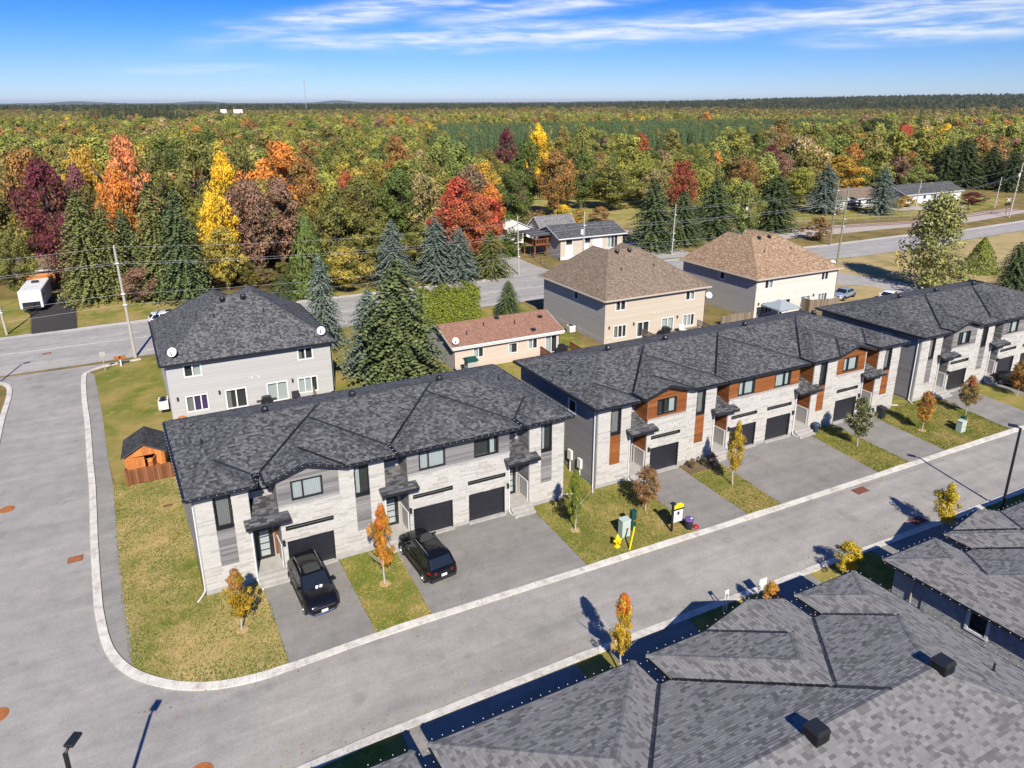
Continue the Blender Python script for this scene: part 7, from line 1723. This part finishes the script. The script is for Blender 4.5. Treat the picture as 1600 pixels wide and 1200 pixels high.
# the wood behind: single trees for the nearest ranks
KEEP = [(t[1], t[2], t[4]) for t in TREES]
def clear(x, y):
    if inpoly(x, y, [(60, 96), (62, 126), (66, 131), (74, 162), (90, 174), (116, 158), (113, 136), (99, 120), (99, 94)]): return False
    if inpoly(x, y, [(112, 90), (112, 116), (126, 130), (140, 140), (172, 137), (215, 136), (300, 140), (300, 85)]): return False
    if inpoly(x, y, [(176, 338), (222, 318), (266, 352), (240, 376), (192, 366)]): return False
    if y < 118 and 44 < x < 90: return False
    return True
PALW = [((.21, .205, .045), 14), ((.135, .16, .036), 9), ((.225, .23, .06), 11), ((.085, .11, .028), 5), ((.17, .142, .042), 8), ((.28, .215, .05), 4), ((.24, .135, .05), 4), ((.36, .17, .05), 1.2), ((.22, .13, .095), 2), ((.42, .29, .035), .8), ((.25, .065, .04), .6), ((.26, .2, .10), 5)]
PALN = ['yellow green', 'green', 'light green', 'dark green', 'olive', 'golden', 'rusty', 'orange', 'dusky pink', 'yellow', 'dark red', 'sandy']
pick = [i for i, (c, n) in enumerate(PALW) for _ in range(int(n * 5))]
USED = set()
def lowzone(x, y): return 168 < y < 283 and y * .33 < x < y * 1.02
def wood_label(what, x, y):
    cand = sorted(TREES, key=lambda t: abs(math.atan2(t[1], t[2]) - math.atan2(x, y)) + (9 if t[2] > y - 3 else 0) + abs(math.hypot(t[1], t[2]) - math.hypot(x, y)) * .0012)
    for mod in ('', 'taller ', 'more distant ', 'smaller ', 'half hidden '):
        for t in cand[:3]:
            l_ = '%s%s in the wood behind the %s' % (mod, what, ' '.join(t[6].split()[:5]))
            if l_ not in USED: USED.add(l_); return l_
    return what + ' deep in the wood beyond the highway'
r_ = random.Random(77); got = 0; tries = 0
while got < 185 and tries < 9000:
    tries += 1; d = r_.uniform(118, 300); u = r_.uniform(-.14, 1.02); a = YAW - math.radians(39) + math.radians(78) * u; x, y = d * math.sin(a), d * math.cos(a)
    if y < 122 or not clear(x, y) or any((x - k[0]) ** 2 + (y - k[1]) ** 2 < (2.6 + k[2] * .33) ** 2 for k in KEEP): continue
    if lowzone(x, y) and r_.random() < .8: continue
    h_ = r_.uniform(10, 15.5) if not lowzone(x, y) else r_.uniform(5, 8); w = h_ * r_.uniform(.6, .8); KEEP.append((x, y, w)); i = r_.choice(pick); got += 1
    if r_.random() < .1: tree('spruce', x, y, h_, h_ * .45, (.085, .115, .045), wood_label('dark spruce', x, y), 'trees of the wood')
    else: tree('decid', x, y, h_, w, PALW[i][0], wood_label(PALN[i] + ' leafy tree', x, y), 'trees of the wood')
for k in range(26):
    x = r_.uniform(-14, 44); y = 100.5 + (104 - 100.5) * (1 - (x + 14) / 58) * 2 + r_.uniform(-1, 4)
    if any((x - q[0]) ** 2 + (y - q[1]) ** 2 < 5 for q in KEEP): continue
    i = r_.choice((0, 1, 3, 4, 4, 6, 11)); KEEP.append((x, y, 3)); tree('bush', x, y, r_.uniform(2.2, 4.5), r_.uniform(3, 4.6), tuple(v * .8 for v in PALW[i][0]), wood_label(PALN[i] + ' undergrowth shrub', x, y + 8), 'shrubs along the edge of the wood')
for k in range(40):
    x, y = r_.uniform(-26, 46), r_.uniform(112, 140)
    if any((x - q[0]) ** 2 + (y - q[1]) ** 2 < (1.8 + q[2] * .22) ** 2 for q in KEEP) or x < -17 and y < 124: continue
    h_ = r_.uniform(10, 15); i = r_.choice((4, 4, 3, 6, 1, 0, 5)); KEEP.append((x, y, h_ * .55)); tree('decid', x, y, h_, h_ * .6, tuple(v * .85 for v in PALW[i][0]), wood_label(PALN[i] + ' leafy tree', x, y), 'trees of the wood')
# the far wood as one mass: points that carry a tree each
protos = []
def proto(crown_me, tm, h_, w, lift):
    return None
FV, FT, FS, FI, FR = [], [], [], [], []
def rise(x, y):
    d = math.hypot(x, y); a = math.atan2(x, y); s1 = min(1, max(0, (a - .45) / .6)); s2 = min(1, max(0, (d - 1300) / 2700)); return 36 * s1 * s1 * (3 - 2 * s1) * s2 * s2 * (3 - 2 * s2)
def scatter(n, d0, d1, fn, hmul=1):
    k = 0; g_ = 0
    while k < n and g_ < n * 6:
        g_ += 1; d = math.sqrt(r_.uniform(d0 * d0, d1 * d1)); a = YAW - math.radians(41) + math.radians(82) * r_.random(); x, y = d * math.sin(a), d * math.cos(a)
        if y < 122 or not clear(x, y): continue
        if d < 330 and any((x - q[0]) ** 2 + (y - q[1]) ** 2 < (q[2] * .42 + 1.5) ** 2 for q in KEEP): continue
        c, kind, h_, w = fn(x, y, d); j = r_.uniform(.95, 1.45); FV.append((x, y, rise(x, y))); FT.append(tuple(min(1, v * j) for v in c)); FS.append((w, w, h_)); FI.append({'decid': r_.randrange(4), 'spruce': 4 + r_.randrange(2)}[kind]); FR.append(r_.uniform(0, 6.28)); k += 1
def f_near(x, y, d):
    if y > 285 and x > 95 and y < 470 and x < y * 1.25 and x > y * .34:           # pine plantation
        return (.085, .13, .06), 'spruce', r_.uniform(11, 13), r_.uniform(4.2, 5.6)
    i = r_.choice(pick); s_ = (.085, .115, .045)
    if lowzone(x, y): h_ = r_.uniform(2, 6) * (1 if r_.random() < .9 else 1.5); return PALW[i][0], 'decid', h_, h_ * r_.uniform(.8, 1.3)
    if r_.random() < .12: return s_, 'spruce', r_.uniform(9, 14), 5
    h_ = r_.uniform(9, 14.5) * (1.25 if r_.random() < .15 else 1); return PALW[i][0], 'decid', h_, h_ * r_.uniform(.65, .95)
def f_far(x, y, d):
    left = math.atan2(x, y)
    if 560 < d < 760 and left < .03 and left > -.115 and r_.random() < .85: e_ = min(left + .115, .03 - left) / .05; return (.06, .07, .04), 'spruce', r_.uniform(13, 18) + 9 * min(1, e_) * r_.uniform(.4, 1), r_.uniform(7, 10)      # dark stand of pines
    e = d * (1 + .12 * math.sin(left * 9)) + r_.uniform(-160, 160)
    h_ = r_.uniform(9, 13)
    if e < 980:
        i = r_.choice((0, 0, 2, 2, 1, 5, 11, 4)) if r_.random() < .93 else r_.choice(pick); c = PALW[i][0]
        if r_.random() < .12: return (.075, .10, .05), 'spruce', r_.uniform(9, 14), 6
        return tuple(v * 1.12 for v in c), 'decid', h_, h_ * r_.uniform(.7, .95)
    if e < 1650:
        c = PALW[r_.choice((4, 6, 4, 8, 11, 3, 0))][0]
        if r_.random() < .3: return (.075, .095, .055), 'spruce', r_.uniform(9, 14), 7
        return c, 'decid', h_, h_ * r_.uniform(.9, 1.2)
    if r_.random() < .65: return (.07, .09, .058), 'spruce', r_.uniform(10, 19), r_.uniform(8, 11)
    return (.11, .105, .05), 'decid', r_.uniform(9, 15), h_
scatter(2600, 125, 330, f_near); scatter(9500, 325, 640, f_near); scatter(15000, 640, 1500, f_far); scatter(13000, 1500, 4200, lambda x, y, d: (lambda t: (t[0], t[1], t[2] * r_.uniform(1, 1.2), t[3] * 2.2))(f_far(x, y, d)))
# rows of the pine plantation
for iy in range(34):
    for ix in range(110):
        y = 283 + iy * 5.6 + r_.uniform(-1, 1); x = 92 + ix * 4.6 + r_.uniform(-1, 1)
        if x > y * 1.28 or x < y * .33 or not clear(x, y): continue
        from mathutils import noise as mn
        q_ = mn.noise((x * .02, y * .03, 1)) + .5 * mn.noise((x * .07, y * .09, 4))
        if q_ > .42 or (iy < 4 or iy > 28) and r_.random() < .45: continue
        if q_ > .3 or r_.random() < .05: FV.append((x, y, 0)); FT.append(tuple(v * r_.uniform(.9, 1.3) for v in PALW[r_.choice((0, 1, 2, 4, 5))][0])); FS.append((7, 7, r_.uniform(10, 13))); FI.append(r_.randrange(4)); FR.append(r_.uniform(0, 6.28)); continue
        j = r_.uniform(.7, 1.4); w = r_.uniform(4.4, 5.8); FV.append((x, y, 0)); FT.append((.105 * j, .132 * j, .062 * j)); FS.append((w, w, r_.uniform(10.5, 13))); FI.append(4 + r_.randrange(2)); FR.append(r_.uniform(0, 6.28))
fm = bpy.data.meshes.new('forest'); fm.from_pydata(FV, [], [])
for nm_, tp, dat in (('tint', 'FLOAT_VECTOR', FT), ('size', 'FLOAT_VECTOR', FS)):
    a = fm.attributes.new(nm_, tp, 'POINT'); a.data.foreach_set('vector', [v for q in dat for v in q])
a = fm.attributes.new('kindno', 'INT', 'POINT'); a.data.foreach_set('value', FI); a = fm.attributes.new('turn', 'FLOAT', 'POINT'); a.data.foreach_set('value', FR)
fo = bpy.data.objects.new('forest', fm); COL.objects.link(fo); fo['kind'] = 'stuff'; fo['label'] = 'mixed autumn wood stretching to the horizon'
LOD = {}
for i in range(4): LOD[i] = crown_decid(120 + i, 52, 74, .027, ('round', 'ovate')[i % 2], .4)
for i in range(2): LOD[4 + i] = crown_spruce(130 + i, 20)
objs_ = []
for i in range(6):
    me = LOD[i].mesh('forest_crown', M['leaf'] if i < 4 else M['needle']); objs_.append(bpy.data.objects.new('forest_crown', me))
ng = bpy.data.node_groups.new('scatter', 'GeometryNodeTree'); ng.interface.new_socket('Geometry', in_out='INPUT', socket_type='NodeSocketGeometry'); ng.interface.new_socket('Geometry', in_out='OUTPUT', socket_type='NodeSocketGeometry')
gi, go_ = ng.nodes.new('NodeGroupInput'), ng.nodes.new('NodeGroupOutput'); iop = ng.nodes.new('GeometryNodeInstanceOnPoints'); g2i = ng.nodes.new('GeometryNodeGeometryToInstance')
for ob in reversed(objs_):
    oi = ng.nodes.new('GeometryNodeObjectInfo'); oi.inputs['Object'].default_value = ob; oi.inputs['As Instance'].default_value = True; ng.links.new(oi.outputs['Geometry'], g2i.inputs[0])
def na(nm_, tp):
    n = ng.nodes.new('GeometryNodeInputNamedAttribute'); n.data_type = tp; n.inputs['Name'].default_value = nm_; return n.outputs['Attribute']
iop.inputs['Pick Instance'].default_value = True
ng.links.new(gi.outputs[0], iop.inputs['Points']); ng.links.new(g2i.outputs[0], iop.inputs['Instance']); ng.links.new(na('kindno', 'INT'), iop.inputs['Instance Index']); ng.links.new(na('size', 'FLOAT_VECTOR'), iop.inputs['Scale'])
cx = ng.nodes.new('ShaderNodeCombineXYZ'); ng.links.new(na('turn', 'FLOAT'), cx.inputs[2]); ng.links.new(cx.outputs[0], iop.inputs['Rotation']); ng.links.new(iop.outputs[0], go_.inputs[0])
fo.modifiers.new('scatter', 'NODES').node_group = ng
# low hills on the horizon
b = MB()
for cx_, w_, h_, dd in ((-1700, 900, 38, 15500), (600, 900, 26, 15500), (3300, 900, 40, 15500), (11000, 2500, 22, 15500)):
    n = 14
    for k in range(n):
        x0_, x1_ = cx_ - w_ + 2 * w_ * k / n, cx_ - w_ + 2 * w_ * (k + 1) / n; z = lambda x: 14 + h_ * math.exp(-((x - cx_) / (w_ * .45)) ** 2) + 6 * math.sin(x * .004)
        b.poly([(x0_, dd, -5), (x1_, dd, -5), (x1_, dd + 500, z(x1_)), (x0_, dd + 500, z(x0_))]); b.poly([(x0_, dd + 500, z(x0_)), (x1_, dd + 500, z(x1_)), (x1_, dd + 1500, -5), (x0_, dd + 1500, -5)])
M['far_wood'] = plain('far_woodland', (.075, .085, .045), 1, 0, .25, .01)
b2 = MB()
rg = [700, 1300, 1800, 2300, 2800, 3400, 4200, 6000, 12000, 29000]
for r0_, r1_ in zip(rg, rg[1:]):
    for k in range(40):
        u, v = YAW - math.radians(50) + math.radians(100) * k / 40, YAW - math.radians(50) + math.radians(100) * (k + 1) / 40
        b2.poly([(r * math.sin(w), r * math.cos(w), rise(r * math.sin(w), r * math.cos(w)) - .006) for r, w in ((r0_, v), (r0_, u), (r1_, u), (r1_, v))][::-1])
b2.build('woodland_ground', M['far_wood'], None, kind='structure')
M['hill'] = plain('wooded_hill', (.05, .065, .045), .9, 0, .3, .002); b.build('hills', M['hill'], None, kind='structure')
print('objects', len(bpy.data.objects), 'forest', len(FV))
# thin autumn air over the whole country
hm_, ht, hb = mat('haze_air'); ht.nodes.remove(hb)
pv = nn(ht, 'ShaderNodeVolumePrincipled'); pv.inputs['Density'].default_value = .00003; pv.inputs['Color'].default_value = (.92, .96, 1, 1); pv.inputs['Anisotropy'].default_value = .2
ht.links.new(pv.outputs[0], [n for n in ht.nodes if n.type == 'OUTPUT_MATERIAL'][0].inputs['Volume'])
b = MB(); b.box(-31000, 31000, -31000, 31000, -6.5, 95); b.build('haze', hm_, None, kind='stuff')
